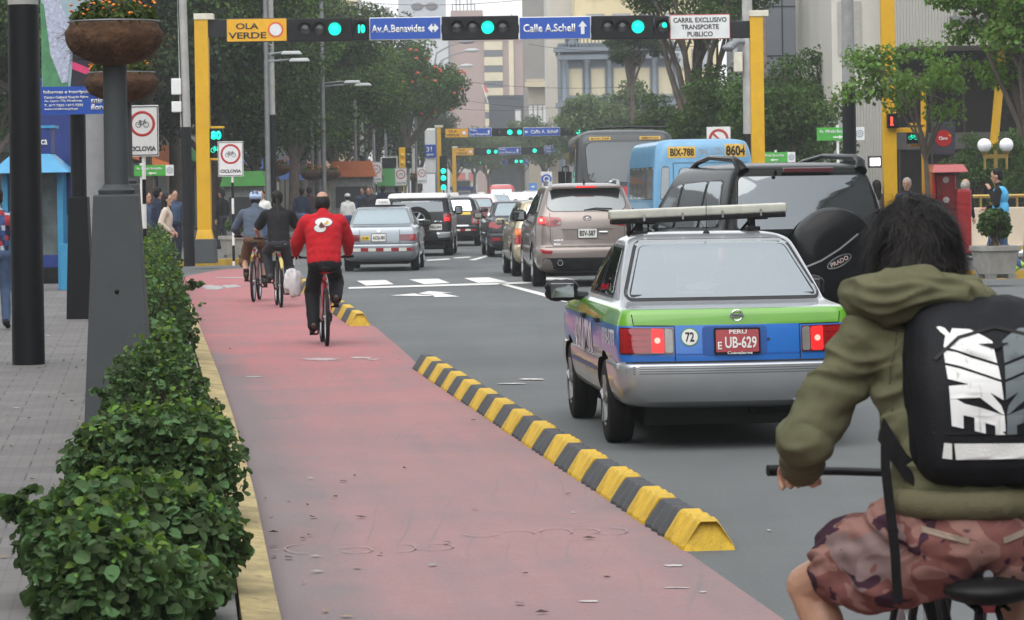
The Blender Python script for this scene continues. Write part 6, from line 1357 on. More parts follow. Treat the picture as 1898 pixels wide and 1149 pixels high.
def bike_icon(m, parent, cx, y, cz, s):
    mb = MB()
    for dx in (-.55, .55): mb.torus((cx + dx * s, y, cz - .2 * s), .36 * s, .035 * s, (0, 1, 0), 24, 6)
    P = lambda x, z: (cx + x * s, y, cz + z * s)
    for a, b in (((-.55, -.2), (-.28, .28)), ((-.28, .28), (.33, .28)), ((.33, .28), (0, -.2)), ((0, -.2), (-.55, -.2)), ((0, -.2), (-.32, .38)), ((.55, -.2), (.28, .45)), ((-.45, .4), (-.18, .4)), ((.28, .45), (.5, .48))): mb.cyl(P(*a), P(*b), .035 * s, n=6)
    return mb.build('bicycle_symbol', m, parent, smooth=60)
class Gantry:
    """everything at one depth Y; coordinates taken along the photo's own verticals, origin at the left post's foot"""
    def __init__(s, label, Y, x0, name='traffic_gantry'):
        s.Y = Y; o = A(x0, HY, Y); s.o = Vector((o.x, Y, 0)); s.t = thing(name, label, 'traffic gantry', s.o)
    def P(s, px, py): q = A(px, py, s.Y); return q.x - s.o.x, q.z
    def rect(s, x0, y0, x1, y1):
        cx, cz = s.P((x0 + x1) / 2, (y0 + y1) / 2); k = mpp(s.Y); return cx, cz, (x1 - x0) * k, (y1 - y0) * k
    def post(s, x0, y0, x1, foot=True, top_cap=True, z0=PKERB):
        cx, cz, w, h = s.rect(x0, y0, x1, y0); m = MB(); m.box((cx, 0, (z0 + .55 + cz) / 2), (w, w, cz - z0 - .55)); m.box((cx, 0, z0 + .66), (w * 1.3, w * 1.3, .22), top=.78)
        p = m.build('post', YELLOW, s.t, bevel=.012); m = MB(); m.box((cx, 0, z0 + .28), (w * 1.75, w * 1.75, .56), top=.9); m.build('footing', PLINTH, p, bevel=.02)
        if top_cap: m = MB(); m.box((cx + .06, 0, cz + .06), (w + .14, w + .05, .14)); m.build('cap', CREAM, p, bevel=.01)
        return p
    def beam(s, x0, x1, y, hpx):
        a, b = s.P(x0, y), s.P(x1, y); h = hpx * mpp(s.Y); m = MB(); d = Vector((b[0] - a[0], 0, b[1] - a[1]))
        m.path([(a[0], .12, a[1]), (b[0], .12, b[1])], h / 2, 8); return m.build('beam', DARK, s.t)
    def sign(s, x0, y0, x1, y1, m, border=None, rows=(), arr=None, disc=None):
        cx, cz, w, h = s.rect(x0, y0, x1, y1); o = MB().box((cx, -.08, cz), (w, .05, h)).build('sign_board', border or m, s.t, bevel=.02); k = mpp(s.Y); y = -.108
        b = .04 if border else 0
        if border: MB().box((cx, -.105, cz), (w - .03 * h * 2.2, .008, h - .066 * h)).build('sign_face', m, o)
        for txt, dx, dz, tw, th, col in rows: lettering(txt, tw * w, th * h, col, o, (cx + dx * w, y - .004, cz + dz * h), bold=.022)
        if arr: kind, dx, sz, col = arr; pl = [(cx + dx * w + x * sz * h * (1.15 if kind == 'lr' else .8), cz + z * sz * h) for x, z in arrow(kind)]; m_ = MB(); m_.prism(pl, y - .008, y, 'xz'); m_.build('arrow', col, o)
        if disc: dx, r = disc; m_ = MB(); m_.cyl((cx + dx * w, y, cz), (cx + dx * w, y - .006, cz), r * h, n=32); m_.build('disc_rim', mat('sign_orange_red', (.62, .10, .03), .5), o); m_ = MB(); m_.cyl((cx + dx * w, y, cz), (cx + dx * w, y - .012, cz), r * h * .76, n=32); m_.build('disc_face', SWHT, o)
        return o
    def head(s, x0, y0, x1, y1, lenses, digits=None):
        cx, cz, w, h = s.rect(x0, y0, x1, y1); o = MB().box((cx, 0, cz), (w, .22, h)).build('signal_head', BLACK, s.t, bevel=.025)
        for px, py, r, on in lenses:
            lx, lz = s.P(px, py); rr = r * mpp(s.Y); m = MB(); m.sph((lx, -.105, lz), (rr, rr * .35, rr), 24, 12); m.build('lens', GREEN if on else LENS, o, smooth=60)
            m = MB(); vs, fs = [], []
            for i in range(25):
                a = R(-20) + R(220) * i / 24
                for y in (-.10, -.27): vs.append((lx + rr * 1.12 * math.cos(a), y, lz + rr * 1.12 * math.sin(a)))
            for i in range(24): fs.append((2 * i, 2 * i + 1, 2 * i + 3, 2 * i + 2))
            m.add(vs, fs); m.build('visor', BLACK, o, smooth=60)
        for txt, px, py, wpx, hpx in digits or (): lx, lz = s.P(px, py); lettering(txt, wpx * mpp(s.Y), hpx * mpp(s.Y), GREEN, o, (lx, -.20, lz), bold=.06, thick=.01)
        return o
WL, BL = mat('letter_white', (.68, .68, .66), .5, var=0), mat('letter_black', (.02, .018, .015), .5, var=0)
# main gantry over the junction
g = Gantry('tall yellow gantry across the junction with green signals and Av.A.Benavides sign', 75, 374)
g.post(361, 36, 386); g.post(1389, 30, 1413)
g.beam(386, 1395, 53, 16)
m = MB(); a, b = g.P(386, 45), g.P(422, 45); m.box(((a[0] + b[0]) / 2, .0, a[1] - .1), (b[0] - a[0] + .1, .16, .42)); m.build('beam_bracket', DARK, g.t, bevel=.02); m = MB(); a, b = g.P(1352, 55), g.P(1390, 55); m.box(((a[0] + b[0]) / 2, .0, a[1]), (b[0] - a[0], .12, .40)); m.build('beam_bracket', DARK, g.t, bevel=.02)
g.sign(420, 34, 533, 78, SYEL, BL, [('OLA', -.155, .17, .37, .26, BL), ('VERDE', -.155, -.22, .62, .27, BL)], disc=(.31, .33))
g.head(534, 34, 654, 77, [(566, 54, 11.5, 0), (593, 54, 11.5, 0), (621, 54, 12, 1)]); g.head(655, 35, 684, 75, [(669, 54, 12, 0)], [('10', 671, 54, 13, 16)])
g.sign(685, 32, 818, 74, SBLUE, WL, [('Av.A.Benavides', -.10, 0, .74, .34, WL)], ('lr', .39, .42, WL))
g.head(819, 30, 961, 74, [(847, 51, 11.5, 0), (876, 51, 11.5, 0), (904, 51, 12, 1), (932, 51, 11.5, 0)])
g.sign(962, 31, 1095, 73, SBLUE, WL, [('Calle A.Schell', -.08, 0, .72, .36, WL)], ('up', .385, .58, WL))
g.head(1096, 29, 1212, 73, [(1126, 50, 11.5, 0), (1154, 50, 11.5, 0), (1182, 50, 12, 1)]); g.head(1213, 30, 1240, 72, [(1228, 50, 12, 0)], [('9', 1231, 50, 9, 16)])
g.sign(1241, 27, 1353, 73, SWHT, SRED, [('CARRIL EXCLUSIVO', 0, .28, .88, .20, BL), ('TRANSPORTE', 0, 0, .62, .20, BL), ('PUBLICO', 0, -.29, .42, .20, BL)])
o = g.head(389, 238, 414, 292, [], [('80', 402, 251, 19, 16)]); q = g.P(402, 276); bike_icon(GREEN, o, q[0], -.13, q[1], .14)
for py in (236, 295): q = g.P(402, py); m = MB(); m.box((q[0], 0, q[1]), (.34, .2, .05)); m.build('signal_bracket', YELLOW, g.t, bevel=.01)
# the gantries farther up the street
def far_gantry(label, Y, x0, posts, beam, items):
    g = Gantry(label, Y, x0)
    for p in posts: g.post(*p)
    g.beam(*beam)
    for it in items:
        if it[0] == 's': g.sign(*it[1], *it[2:])
        else: g.head(*it[1], *it[2:])
ola = [('OLA', -.17, .2, .36, .27, BL), ('VERDE', -.17, -.22, .58, .27, BL)]
far_gantry('second yellow gantry up the street with green lights and a Calle A. Schell sign', 192, 812, [(806, 236, 817)], (817, 1200, 246, 7),
    [('s', (825, 238, 868, 255), SYEL, BL, ola, None, (.32, .3)), ('s', (869, 237, 911, 253), SBLUE, WL, [('Psje.', -.28, .22, .3, .28, WL), ('Los Pinteros', -.06, -.22, .78, .28, WL)], ('up', .38, .55, WL)), ('h', (912, 237, 969, 252), [(945, 245, 5, 1), (963, 245, 4.5, 1), (925, 245, 4.5, 0)]),
     ('s', (970, 236, 1038, 252), SBLUE, WL, [('Calle A. Schell', .07, 0, .74, .42, WL)], ('left', -.42, .5, WL)), ('h', (1039, 236, 1096, 251), [(1072, 244, 5, 1), (1090, 244, 4.5, 1), (1055, 244, 4.5, 0)]), ('s', (1097, 235, 1135, 250), SBLUE, WL, [('Calle A.', -.05, .1, .7, .4, WL)])])
g2 = bpy.data.objects[[o.name for o in bpy.data.objects if o.name.startswith('traffic_gantry')][-1]]
far_gantry('third gantry up the street with yellow OLA VERDE board at its left', 262, 842, [(838, 274, 845)], (845, 1090, 281, 5),
    [('s', (845, 274, 878, 288), SYEL, BL, ola, None, (.32, .3)), ('h', (879, 274, 923, 287), [(906, 281, 4, 1), (919, 281, 3.5, 1)]), ('s', (924, 273, 965, 286), SBLUE, WL, [('Psje.', -.3, .22, .3, .28, WL), ('Los Pinteros', -.08, -.22, .72, .28, WL)], ('up', .36, .6, WL)), ('h', (966, 273, 1008, 286), [(991, 279, 4, 1)]), ('s', (1009, 270, 1050, 284), SBLUE, WL, [('Calle E.', -.25, .22, .4, .28, WL), ('Diez Canseco', -.05, -.22, .74, .28, WL)], ('right', .36, .4, WL))])
far_gantry('farthest gantry up the street carrying three small blue signs', 335, 842, [(836, 296, 842)], (842, 1060, 300, 4),
    [('s', (848, 296, 875, 307), SBLUE, WL, [('Los Pinteros', 0, -.1, .7, .35, WL)]), ('h', (876, 295, 904, 305), [(893, 301, 3.2, 1), (901, 301, 3, 1)]), ('s', (905, 295, 940, 306), SBLUE, WL, [('Recto Av.', 0, .2, .4, .28, WL), ('Miraflores', 0, -.2, .5, .28, WL)]), ('h', (941, 294, 969, 304), [(957, 299, 3.2, 1), (966, 299, 3, 1)]), ('s', (970, 293, 1000, 304), SBLUE, WL, [('Calle', -.1, .1, .5, .4, WL)])])
# extra signal boxes on the second gantry's left post
sp = thing('signal_box', 'black signal box with three green lamps by the second gantry post', 'traffic light', A(823, 396, 190)); sp.location.z = PKERB
k = mpp(190)
m = MB(); m.box((0, 0, 2.55), (.42, .22, 1.9)); m.cyl((0, .1, 0), (0, .1, 1.7), .05); bx = m.build('housing', BLACK, sp, bevel=.02)
for py in (317, 330, 347): q = A(823, py, 190); MB().sph((0, -.12, q.z - PKERB), (.16, .05, .16), 16, 10).build('lens', GREEN, sp, smooth=60)

# thick yellow pole with a red pedestrian light, and the slim bike-signal pole beside it
Y = 66; o = A(1652, 500, Y); yp = thing('signal_pole', 'thick yellow pole with a small red pedestrian light left of the thin pole', 'signal pole', (o.x, Y, PKERB)); k = mpp(Y)
MB().box((0, 0, 3.5), (25 * k, 25 * k, 7.0)).build('post', YELLOW, yp, bevel=.015); MB().box((0, 0, .28), (.5, .5, .56), top=.85).build('footing', PLINTH, yp, bevel=.02)
q = A(1655, 224, Y); z = q.z - PKERB; hb = MB().box((.06, -.2, z), (.25, .2, .30)).build('signal_head', BLACK, yp, bevel=.02); m = MB(); m.sph((.02, -.31, z + .055), (.025, .01, .025)); m.path([(.02, -.31, z + .03), (.02, -.31, z - .04)], [.028, .02], 8); m.path([(.02, -.31, z - .04), (.0, -.31, z - .10)], .014, 6); m.path([(.02, -.31, z - .04), (.045, -.31, z - .10)], .014, 6); m.build('red_figure', mat('signal_red', (1, .05, .03), .3, var=0, emit=1.2), hb, smooth=60)
q = A(1690, 241, Y); MB().box((.42, .0, q.z - PKERB), (.62, .10, .10)).build('arm', YELLOW, yp, bevel=.01)
Y = 66.5; o = A(1716, 500, Y); tp = thing('signal_pole', 'thin yellow pole holding a lit green bicycle signal reading 09', 'signal pole', (o.x, Y, PKERB))
q = A(1712, 158, Y); MB().box((0, 0, (q.z - PKERB) / 2), (.10, .10, q.z - PKERB)).build('post', YELLOW, tp, bevel=.01); q = A(1696, 250, Y); z = q.z - PKERB; hb = MB().box((-.21, -.15, z), (.32, .18, .36)).build('signal_head', BLACK, tp, bevel=.02)
lettering('09', .16, .11, GREEN, hb, (-.14, -.252, z + .08), bold=.05, thick=.01); bike_icon(GREEN, hb, -.25, -.252, z - .04, .10)
for dz in (-.22, .22): MB().box((-.14, -.05, z + dz), (.3, .12, .05)).build('bracket', YELLOW, tp, bevel=.01)
# round-ring cycle lane signs
def ciclovia(label, px0, py0, px1, py1, Y, pole_px, stripes=True, zfoot=PKERB):
    q = A((px0 + px1) / 2, (py0 + py1) / 2, Y); k = mpp(Y); w, h = (px1 - px0) * k, (py1 - py0) * k; t = thing('cycle_sign', label, 'road sign', (q.x, Y, zfoot), 0, 'cycle lane signs'); z = q.z - zfoot
    b = MB().box((0, 0, z), (w, .02, h)).build('sign_plate', SWHT, t, bevel=.004)
    m = MB()
    for x0, z0, x1, z1 in ((-.47, .47, .47, .47), (-.47, -.47, .47, -.47), (-.47, -.47, -.47, .47), (.47, -.47, .47, .47)): m.box(((x0 + x1) / 2 * w, -.012, z + (z0 + z1) / 2 * h), (abs(x1 - x0) * w + .012, .004, abs(z1 - z0) * h + .012))
    m.build('border', BL, b); m = MB(); m.torus((0, -.012, z + h * .14), w * .355, (w * .042, .004), (0, 1, 0), 40, 6); m.build('red_ring', SRED, b, smooth=60); bike_icon(BL, b, 0, -.014, z + h * .15, w * .22)
    lettering('CICLOVIA', w * .82, h * .095, BL, b, (0, -.012, z - h * .345), bold=.03)
    m = MB(); xx = (pole_px - (px0 + px1) / 2) * k
    m.cyl((xx, .04, 0), (xx, .04, z + h * .4), .028, n=10); p = m.build('pole', WHITE, t, smooth=60)
    if stripes:
        for i in range(3): MB().cyl((xx, .04, .1 + i * .7), (xx, .04, .45 + i * .7), .0295, n=10).build('stripe', BLACK, p, smooth=60)
    return t
ciclovia('large white CICLOVIA sign with red ring partly hidden by the grey post', 234, 195, 294, 290, 46, 265)
ciclovia('CICLOVIA sign right of the bicycle signal on the yellow post', 404, 262, 451, 327, 72, 430)
ciclovia('CICLOVIA sign with red ring below the blue panel far down the pavement', 687, 300, 708, 338, 140, 697); ciclovia('farther CICLOVIA sign between the traffic lamps and the concrete pole', 732, 311, 754, 344, 150, 746); ciclovia('smallest CICLOVIA sign just left of the 31 agosto banner', 773, 310, 791, 340, 170, 782)
# green street name signs
def street_sign(label, px0, py0, px1, py1, Y, pole_px, txt, arr='left', zf=PKERB):
    q = A((px0 + px1) / 2, (py0 + py1) / 2, Y); k = mpp(Y); w, h = (px1 - px0) * k, (py1 - py0) * k; t = thing('street_sign', label, 'street sign', (q.x, Y, zf), 0, 'green street name signs'); z = q.z - zf
    b = MB().box((0, 0, z), (w, .03, h)).build('sign_plate', SGRN, t, bevel=.004); MB().box((w * .40, -.017, z), (w * .2, .006, h)).build('white_panel', SWHT, b); m = MB(); m.torus((w * .40, -.021, z), h * .25, (h * .05, .004), (0, 1, 0), 20, 6); m.torus((w * .40, -.021, z), h * .10, (h * .04, .004), (0, 1, 0), 16, 6); m.build('seal', mat('seal_grey', (.3, .34, .38), .6), b)
    lettering(txt, w * .66, h * .26, WL, b, (-w * .12, -.017, z + h * .2), bold=.02); pl = [(-.05 * w + x * h * .8, z - h * .25 + zz * h * .35) for x, zz in arrow(arr)]; m = MB(); m.prism(pl, -.024, -.016, 'xz'); m.build('arrow', WL, b)
    m = MB(); m.cyl(((pole_px - (px0 + px1) / 2) * k, .04, 0), ((pole_px - (px0 + px1) / 2) * k, .04, z + h * .7), .03, n=10); m.build('pole', WHITE, t, smooth=60)
street_sign('green street name sign on a white post behind the hedge at the left corner', 249, 306, 322, 326, 52, 262, 'Av. Alfredo Benavides'); street_sign('green street name sign between the right yellow gantry post and the grey pole', 1402, 282, 1474, 301, 82, 1438, 'Av. Alfredo Benavides'); street_sign('higher green street name sign in front of the grey and black pole', 1514, 236, 1602, 260, 74, 1553, 'Av. Alfredo Benavides', 'right')
# no-horn sign
Y = 90; q = A(1332, 257, Y); k = mpp(Y); t = thing('prohibition_sign', 'square white no horn sign with red ring above the blue minibus', 'road sign', (q.x, Y, PKERB)); z = q.z - PKERB
b = MB().box((0, 0, z), (44 * k, .03, 44 * k)).build('sign_plate', SWHT, t, bevel=.006); m = MB(); m.torus((0, -.02, z), 16 * k, (2.4 * k, .006), (0, 1, 0), 32, 6); m.path([(-11 * k, -.02, z + 11 * k), (11 * k, -.02, z - 11 * k)], 1.8 * k, 6); m.build('red_ring', SRED, b, smooth=60)
m = MB(); m.path([(-9 * k, -.022, z - 4 * k), (2 * k, -.022, z - 4 * k), (9 * k, -.022, z - 4 * k)], [3 * k, 1.2 * k, 3.2 * k], 8); m.build('horn', BL, b); MB().cyl((0, .05, 0), (0, .05, z), .03).build('pole', WHITE, t)

# ---------------------------------------------------------------- poles and lamps
def pole(label, px, Y, px_top, w, black_z=None, name='concrete_pole', h=11, m=CONC, zf=PKERB, group='poles along the pavements', lean=0.0, taper=.75):
    q = A(px, HY, Y); t = thing(name, label, 'pole', (q.x, Y, zf), 0, group); r = w * mpp(Y) / 2
    s = MB(); b = black_z or 0
    s.path([(lean * b, 0, b), (lean * h, 0, h)], [r * .98, r * taper], 16); s.build('shaft', m, t, smooth=60)
    if black_z: s = MB(); s.path([(0, 0, 0), (lean * b, 0, b)], [r * 1.05, r], 16); s.build('painted_base', POLEB, t, smooth=60)
    return t
pole('thick black pole with a pale top at the left picture edge', 48, 31.7, 48, 58, 3.52, h=8, taper=.95)
bp = pole('concrete pole with a black base and grey meter boxes beside the yellow gantry post', 349, 72, 335, 20, 3.1, h=9, lean=-.013)
for dz, hh in ((4.0, .36), (3.55, .24)): m = MB(); m.box((-.22, -.05, dz), (.22, .2, hh)); m.build('meter_box', SWHT, bp, bevel=.02)
m = MB(); m.path([(-.10 - .0, -.12, 3.1), (-.15, -.12, 6), (-.2, -.12, 9)], .012, 5); m.build('cable', BLACK, bp)
rp = pole('concrete pole with a floodlight and cream box left of the right gantry post', 1390, 82, 1380, 22, 2.9, h=9.5)
z = A(1372, 115, 82).z - PKERB; m = MB(); m.box((-.26, -.1, z), (.22, .2, .50)); m.build('cream_box', CREAM, rp, bevel=.02); m = MB(); m.path([(-.05, -.05, z + .5), (-.25, -.15, z + .52), (-.5, -.2, z + .36)], [.05, .08, .13], 10); m.sph((-.5, -.2, z + .36), (.17, .14, .10)); m.build('floodlight', GALV, rp, smooth=60)
pole('thick grey pole with a black lower half in front of the pale hotel wall', 1576, 64, 1570, 25, 3.55, h=8.5, m=mat('pole_grey', (.25, .25, .245), .8, var=.15))
for px, Y, w, bz, lab in ((507, 96, 11, 3.9, 'concrete pole right behind the grey lamp post with flower baskets'), (672, 150, 8, 3.2, 'concrete pole carrying street lamps left of the far cycle signs'), (723, 185, 11, 2.7, 'concrete pole with paired lamps left of the signal lamps'), (766, 215, 8, 2.6, 'brown concrete pole just left of the 31 agosto banner'), (1320, 110, 12, None, 'pale concrete pole rising through the branching tree on the right')):
    pole(lab, px, Y, px, w, bz, h=12)
def lamp_post(label, px, Y, h, arms, w=.16, zf=PKERB, m=GALV, name='street_lamp'):
    q = A(px, HY, Y); t = thing(name, label, 'street lamp', (q.x, Y, zf), 0, 'street lamps'); s = MB(); s.path([(0, 0, 0), (0, 0, h)], [w / 2, w / 2.6], 12); s.build('post', m, t, smooth=60)
    for x, z, L_ in arms:
        s = MB(); s.path([(0, 0, z - .04), (x * .4, 0, z), (x * .6, 0, z + .02)], .03, 6); a = s.build('arm', m, t, smooth=60); s = MB(); s.box((x * .75 + L_ * .2 * (1 if x > 0 else -1), 0, z), (L_, .24, .10), top=.8); s.build('lamp_head', mat('lamp_pale', (.40, .41, .41), .4), a, bevel=.03)
    return t
lamp_post('grey lamp post with double arms above the cyclists', 601, 112, 10, [(1.2, A(620, 152, 112).z - PKERB, .6), (1.7, A(640, 157, 112).z - PKERB, .6)])
lamp_post('second grey lamp post just left of the double-armed one', 580, 118, 6.2, [(-1.6, 5.8, .01)], .12)
lamp_post('grey lamp post whose paired lamps show left of the first tree crown', 497, 92, 9, [(.8, A(520, 98, 92).z - PKERB, .6), (1.1, A(545, 111, 92).z - PKERB, .6)])
lamp_post('far lamp post with three pale lamps above the cycle signs', 716, 178, 9, [(-1.1, A(700, 183, 178).z - PKERB, .9), (.7, A(722, 187, 178).z - PKERB, .9), (1.1, A(730, 193, 178).z - PKERB, .9)])
for i, (px, py, Y, L_) in enumerate(((875, 96, 330, 3.4), (865, 124, 370, 2.5), (850, 147, 420, 2.5), (865, 80, 300, 3.0))):
    q = A(px, py, Y); t = thing('street_lamp', ['curved street lamp with its white head before the brown tower', 'lower curved lamp before the brown tower', 'lowest curved lamp left of the tower windows', 'grey-headed curved lamp just under the green signal'][i], 'street lamp', (q.x - L_, Y, PKERB), 0, 'curved street lamps'); h = q.z
    s = MB(); s.path([(0, 0, 0), (0, 0, h - 2), (.2, 0, h - 1.0), (L_ * .5, 0, h - .3), (L_ * .9, 0, h)], [.12, .10, .09, .07, .06], 8); s.build('post', GALV, t, smooth=60); s = MB(); s.sph((L_, 0, h + .02), (.75, .25, .22)); s.build('lamp_head', mat('lamp_pale', (.5, .51, .5)) if i < 3 else GALV, t, smooth=60)
# grey tapered plinth lamps with flower baskets
LEAFB = leafmat('basket_leaf', (.05, .075, .015), .5); FLOW = mat('orange_flower', (.75, .22, .01), .6, var=.2, island=.3); COCO = mat('coconut_fibre', (.075, .036, .016), .95, var=.55, scale=11, bump=1.0, bscale=28)
def leaf_cloud(name, cs, n, size, m, parent, rs, flat=0.3, kind='diamond', shell=.55):
    """n leaf-sized faces spread through ellipsoids cs = [(centre, radii)]; each leaf is a small folded blade"""
    rng = np.random.default_rng(rs); w = np.array([r[0] * r[1] * r[2] for c, r in cs]) ** .75; w /= w.sum(); ci = rng.choice(len(cs), n, p=w)
    C = np.array([c for c, r in cs])[ci]; Rr = np.array([r for c, r in cs])[ci]; d = rng.normal(size=(n, 3)); d /= np.linalg.norm(d, axis=1)[:, None]
    rad = rng.random(n) ** shell; P = C + d * Rr * rad[:, None]
    nrm = d * .6 + rng.normal(size=(n, 3)) * (.6 if kind == 'diamond' else .75) + np.array([0, 0, flat * 2]); nrm /= np.linalg.norm(nrm, axis=1)[:, None]
    t = rng.normal(size=(n, 3)) + d * .5 - np.array([0, 0, .5]); t -= nrm * (t * nrm).sum(1)[:, None]; t /= np.linalg.norm(t, axis=1)[:, None]; b = np.cross(nrm, t)
    L_ = size * ((.65 if kind == 'diamond' else .42) + (.7 if kind == 'diamond' else .95) * rng.random(n))[:, None]; W = L_ * .34
    if kind == 'diamond':
        V_ = np.stack([P - t * L_ * .5, P + b * W - t * L_ * .06 + nrm * L_ * .08, P + t * L_ * .5 - nrm * L_ * .10, P - b * W - t * L_ * .06 + nrm * L_ * .08], 1).reshape(-1, 3); k = 4; faces = np.arange(n * 4).reshape(-1, 4)
        me = bpy.data.meshes.new(name); me.from_pydata(V_, [], faces.tolist())
    else:                                                     # broad leaf, six points folded along the midrib
        W = L_ * .40; z = nrm * L_
        V_ = np.stack([P - t * L_ * .5, P - t * L_ * .32 + b * W * .8 + z * .08, P + b * W * 1.05 + z * .11, P + t * L_ * .28 + b * W * .75 + z * .05, P + t * L_ * .5 - z * .10, P + t * L_ * .28 - b * W * .75 + z * .05, P - b * W * 1.05 + z * .11, P - t * L_ * .32 - b * W * .8 + z * .08], 1).reshape(-1, 3)
        base = np.arange(n)[:, None] * 8; f = np.concatenate([base + np.array([[0, 1, 2, 3, 4]]), base + np.array([[0, 4, 5, 6, 7]])]).tolist()
        me = bpy.data.meshes.new(name); me.from_pydata(V_, [], f)
    return link(name, me, m, parent)
def basket(parent, c, rx, rz, rs, n=700, name='flower_basket', ls=.05, fl=60, pz=1.0):
    rg = random.Random(rs); c = Vector(c); m = MB()
    def fn(p):
        q = p * 16; return 1 + .05 * noise.noise(q * .5 + Vector((rs, 0, 0))) + .02 * noise.noise(q * 1.7)
    m.sph(c, (rx, rx * .92, rz), 48, 24, fn=lambda p: fn(p) * (1.0 if p.z < rz * .2 else .96)); vs = [v for v in m.v]
    m.v = [(x, y, min(z, c.z + rz * .42 + .006 * noise.noise(Vector((x, y, z)) * 30))) for x, y, z in m.v]
    b = m.build(name, COCO, parent, smooth=60)
    m = MB()
    for i in range(260):                                         # loose fibres
        a = rg.uniform(0, 6.28); q = rg.uniform(-.9, .2); r = rx * math.sqrt(max(.05, 1 - q * q * .9)); p = c + Vector((r * math.cos(a), r * .92 * math.sin(a), q * rz)); d = Vector((math.cos(a) + rg.gauss(0, .7), math.sin(a) + rg.gauss(0, .7), rg.gauss(0, .6))) * .05 * rx / .33; m.path([p, p + d * .6, p + d + Vector((0, 0, -.012))], [.0014, .001, .0006], 3, cap=False)
    m.build('fibre', COCO, b); m = MB(); m.torus(c + Vector((0, 0, rz * .44)), rx * .93, .006, (0, 0, 1), 40, 6); m.build('wire_rim', GALV, b)
    leaf_cloud('foliage', [(tuple(c + Vector((0, 0, rz * .5))), (rx * .9, rx * .85, rz * .75 * pz)), (tuple(c + Vector((-rx * .4, 0, rz * .6))), (rx * .5, rx * .5, rz * .6 * pz)), (tuple(c + Vector((rx * .45, 0, rz * .55))), (rx * .45, rx * .5, rz * .55 * pz))], n, ls, LEAFB, b, rs)
    m = MB()
    for i in range(fl): a = rg.uniform(0, 6.28); r = rx * math.sqrt(rg.random()) * .95; m.sph(c + Vector((r * math.cos(a), r * math.sin(a), rz * (.65 + .6 * rg.random() * pz))), (ls * .28, ls * .28, ls * .2), 6, 4)
    m.build('flowers', FLOW, b, smooth=60); return b
def plinth_lamp(label, px, Y, bw, tw, ph, r, baskets, h=7.5, zf=PKERB, mt=PLINTH, det=1.0, px_base=None):
    q = A(px, HY, Y); t = thing('lamp_post', label, 'lamp post', (q.x, Y, zf), R(4), 'grey lamp posts with flower baskets')
    m = MB(); vs = []
    for z, w in ((0, bw), (ph, tw)):
        for x, y in ((-.5, -.5), (.5, -.5), (.5, .5), (-.5, .5)): vs.append((x * w, y * w, z))
    m.add(vs, [(3, 2, 1, 0), (4, 5, 6, 7), (0, 1, 5, 4), (1, 2, 6, 5), (2, 3, 7, 6), (3, 0, 4, 7)]); p = m.build('plinth', mt, t, bevel=.012)
    m = MB(); m.lathe([(tw * .40, ph), (tw * .42, ph + .03), (tw * .33, ph + .05), (r * 1.1, ph + .07)], 24); m.cyl((0, 0, ph), (0, 0, h), r, r * .9, 24); m.build('post', mt, t, smooth=40)
    m = MB(); m.sph((0, -bw * .5 + .06 * 0 + (bw - tw) * .5 * .60, ph * .60), (.016, .012, .016)); m.build('bolt', BLACK, p, smooth=60)
    for i, (c, rx, rz, n, ls) in enumerate(baskets): basket(t, c, rx, rz, 3 + i + int(px), n, ls=ls)
    return t
Y = 22.3; k = mpp(Y)
plinth_lamp('nearest grey lamp post on a tall tapered plinth behind the hedge', 216, Y, .475, .305, 1.655, .083, [((.0, -.05, A(212, 66, Y).z - PKERB), .335, .21, 1700, .045)], mt=PLINTH)
Y = 31; plinth_lamp('grey lamp post directly behind the nearest one, its basket lower in view', 232, Y, .42, .27, 1.75, .075, [((-.02, -.05, A(226, 152, Y).z - PKERB), .345, .20, 1200, .05)])
pole('grey column right behind the black tapered post on the left pavement', 178, 47, 178, 36, None, h=3.4, m=mat('column_grey', (.26, .27, .275), .7, var=.1), name='steel_column', taper=1.0)
t = thing('banner_pole', 'black tapered post under the blue Miraflores banner', 'banner pole', (A(146, HY, 43).x, 43, PKERB)); m = MB(); vs = []
for z, w in ((0, .34), (1.62, .25)):
    for x, y in ((-.5, -.5), (.5, -.5), (.5, .5), (-.5, .5)): vs.append((x * w - (.08 if z == 0 else 0.05) * 0, y * w, z))
m.add(vs, [(3, 2, 1, 0), (4, 5, 6, 7), (0, 1, 5, 4), (1, 2, 6, 5), (2, 3, 7, 6), (3, 0, 4, 7)]); m.build('plinth', POLEB, t, bevel=.01); m = MB(); m.cyl((0, 0, 1.62), (0, 0, 7), .105, n=20); m.build('post', POLEB, t, smooth=60)
# far baskets on posts
for px, Y, h, bs, lab in ((493, 100, 6, ((-.9, 0, A(480, 318, 100).z - PKERB), (.35, -.1, A(500, 312, 100).z - PKERB)), 'post with two brown flower baskets over the first cyclists'), (592, 118, 6, ((-.25, 0, A(585, 322, 118).z - PKERB), (.35, 0, A(605, 322, 118).z - PKERB)), 'post with two flower baskets above the red-jacketed cyclist'), (660, 140, 5.5, ((0, 0, A(660, 328, 140).z - PKERB),), 'thin post with a single flower basket by the leaning tree'), (680, 146, 5.5, ((0, 0, A(680, 327, 146).z - PKERB),), 'thin post with flower basket just left of the far ring sign'), (694, 150, 5.5, ((0, 0, A(694, 328, 150).z - PKERB),), 'thin post with flower basket under the far ring sign'), (772, 175, 5.5, ((0, 0, A(771, 329, 175).z - PKERB),), 'thin post with flower basket beside the banner')):
    q = A(px, HY, Y); t = thing('lamp_post', lab, 'lamp post', (q.x, Y, PKERB), 0, 'grey lamp posts with flower baskets'); m = MB(); m.cyl((0, 0, 0), (0, 0, h), .08, .06, 10); m.build('post', GALV, t, smooth=60)
    for i, c in enumerate(bs): basket(t, c, .42, .24, int(px) + i, 260, ls=.09, fl=24)
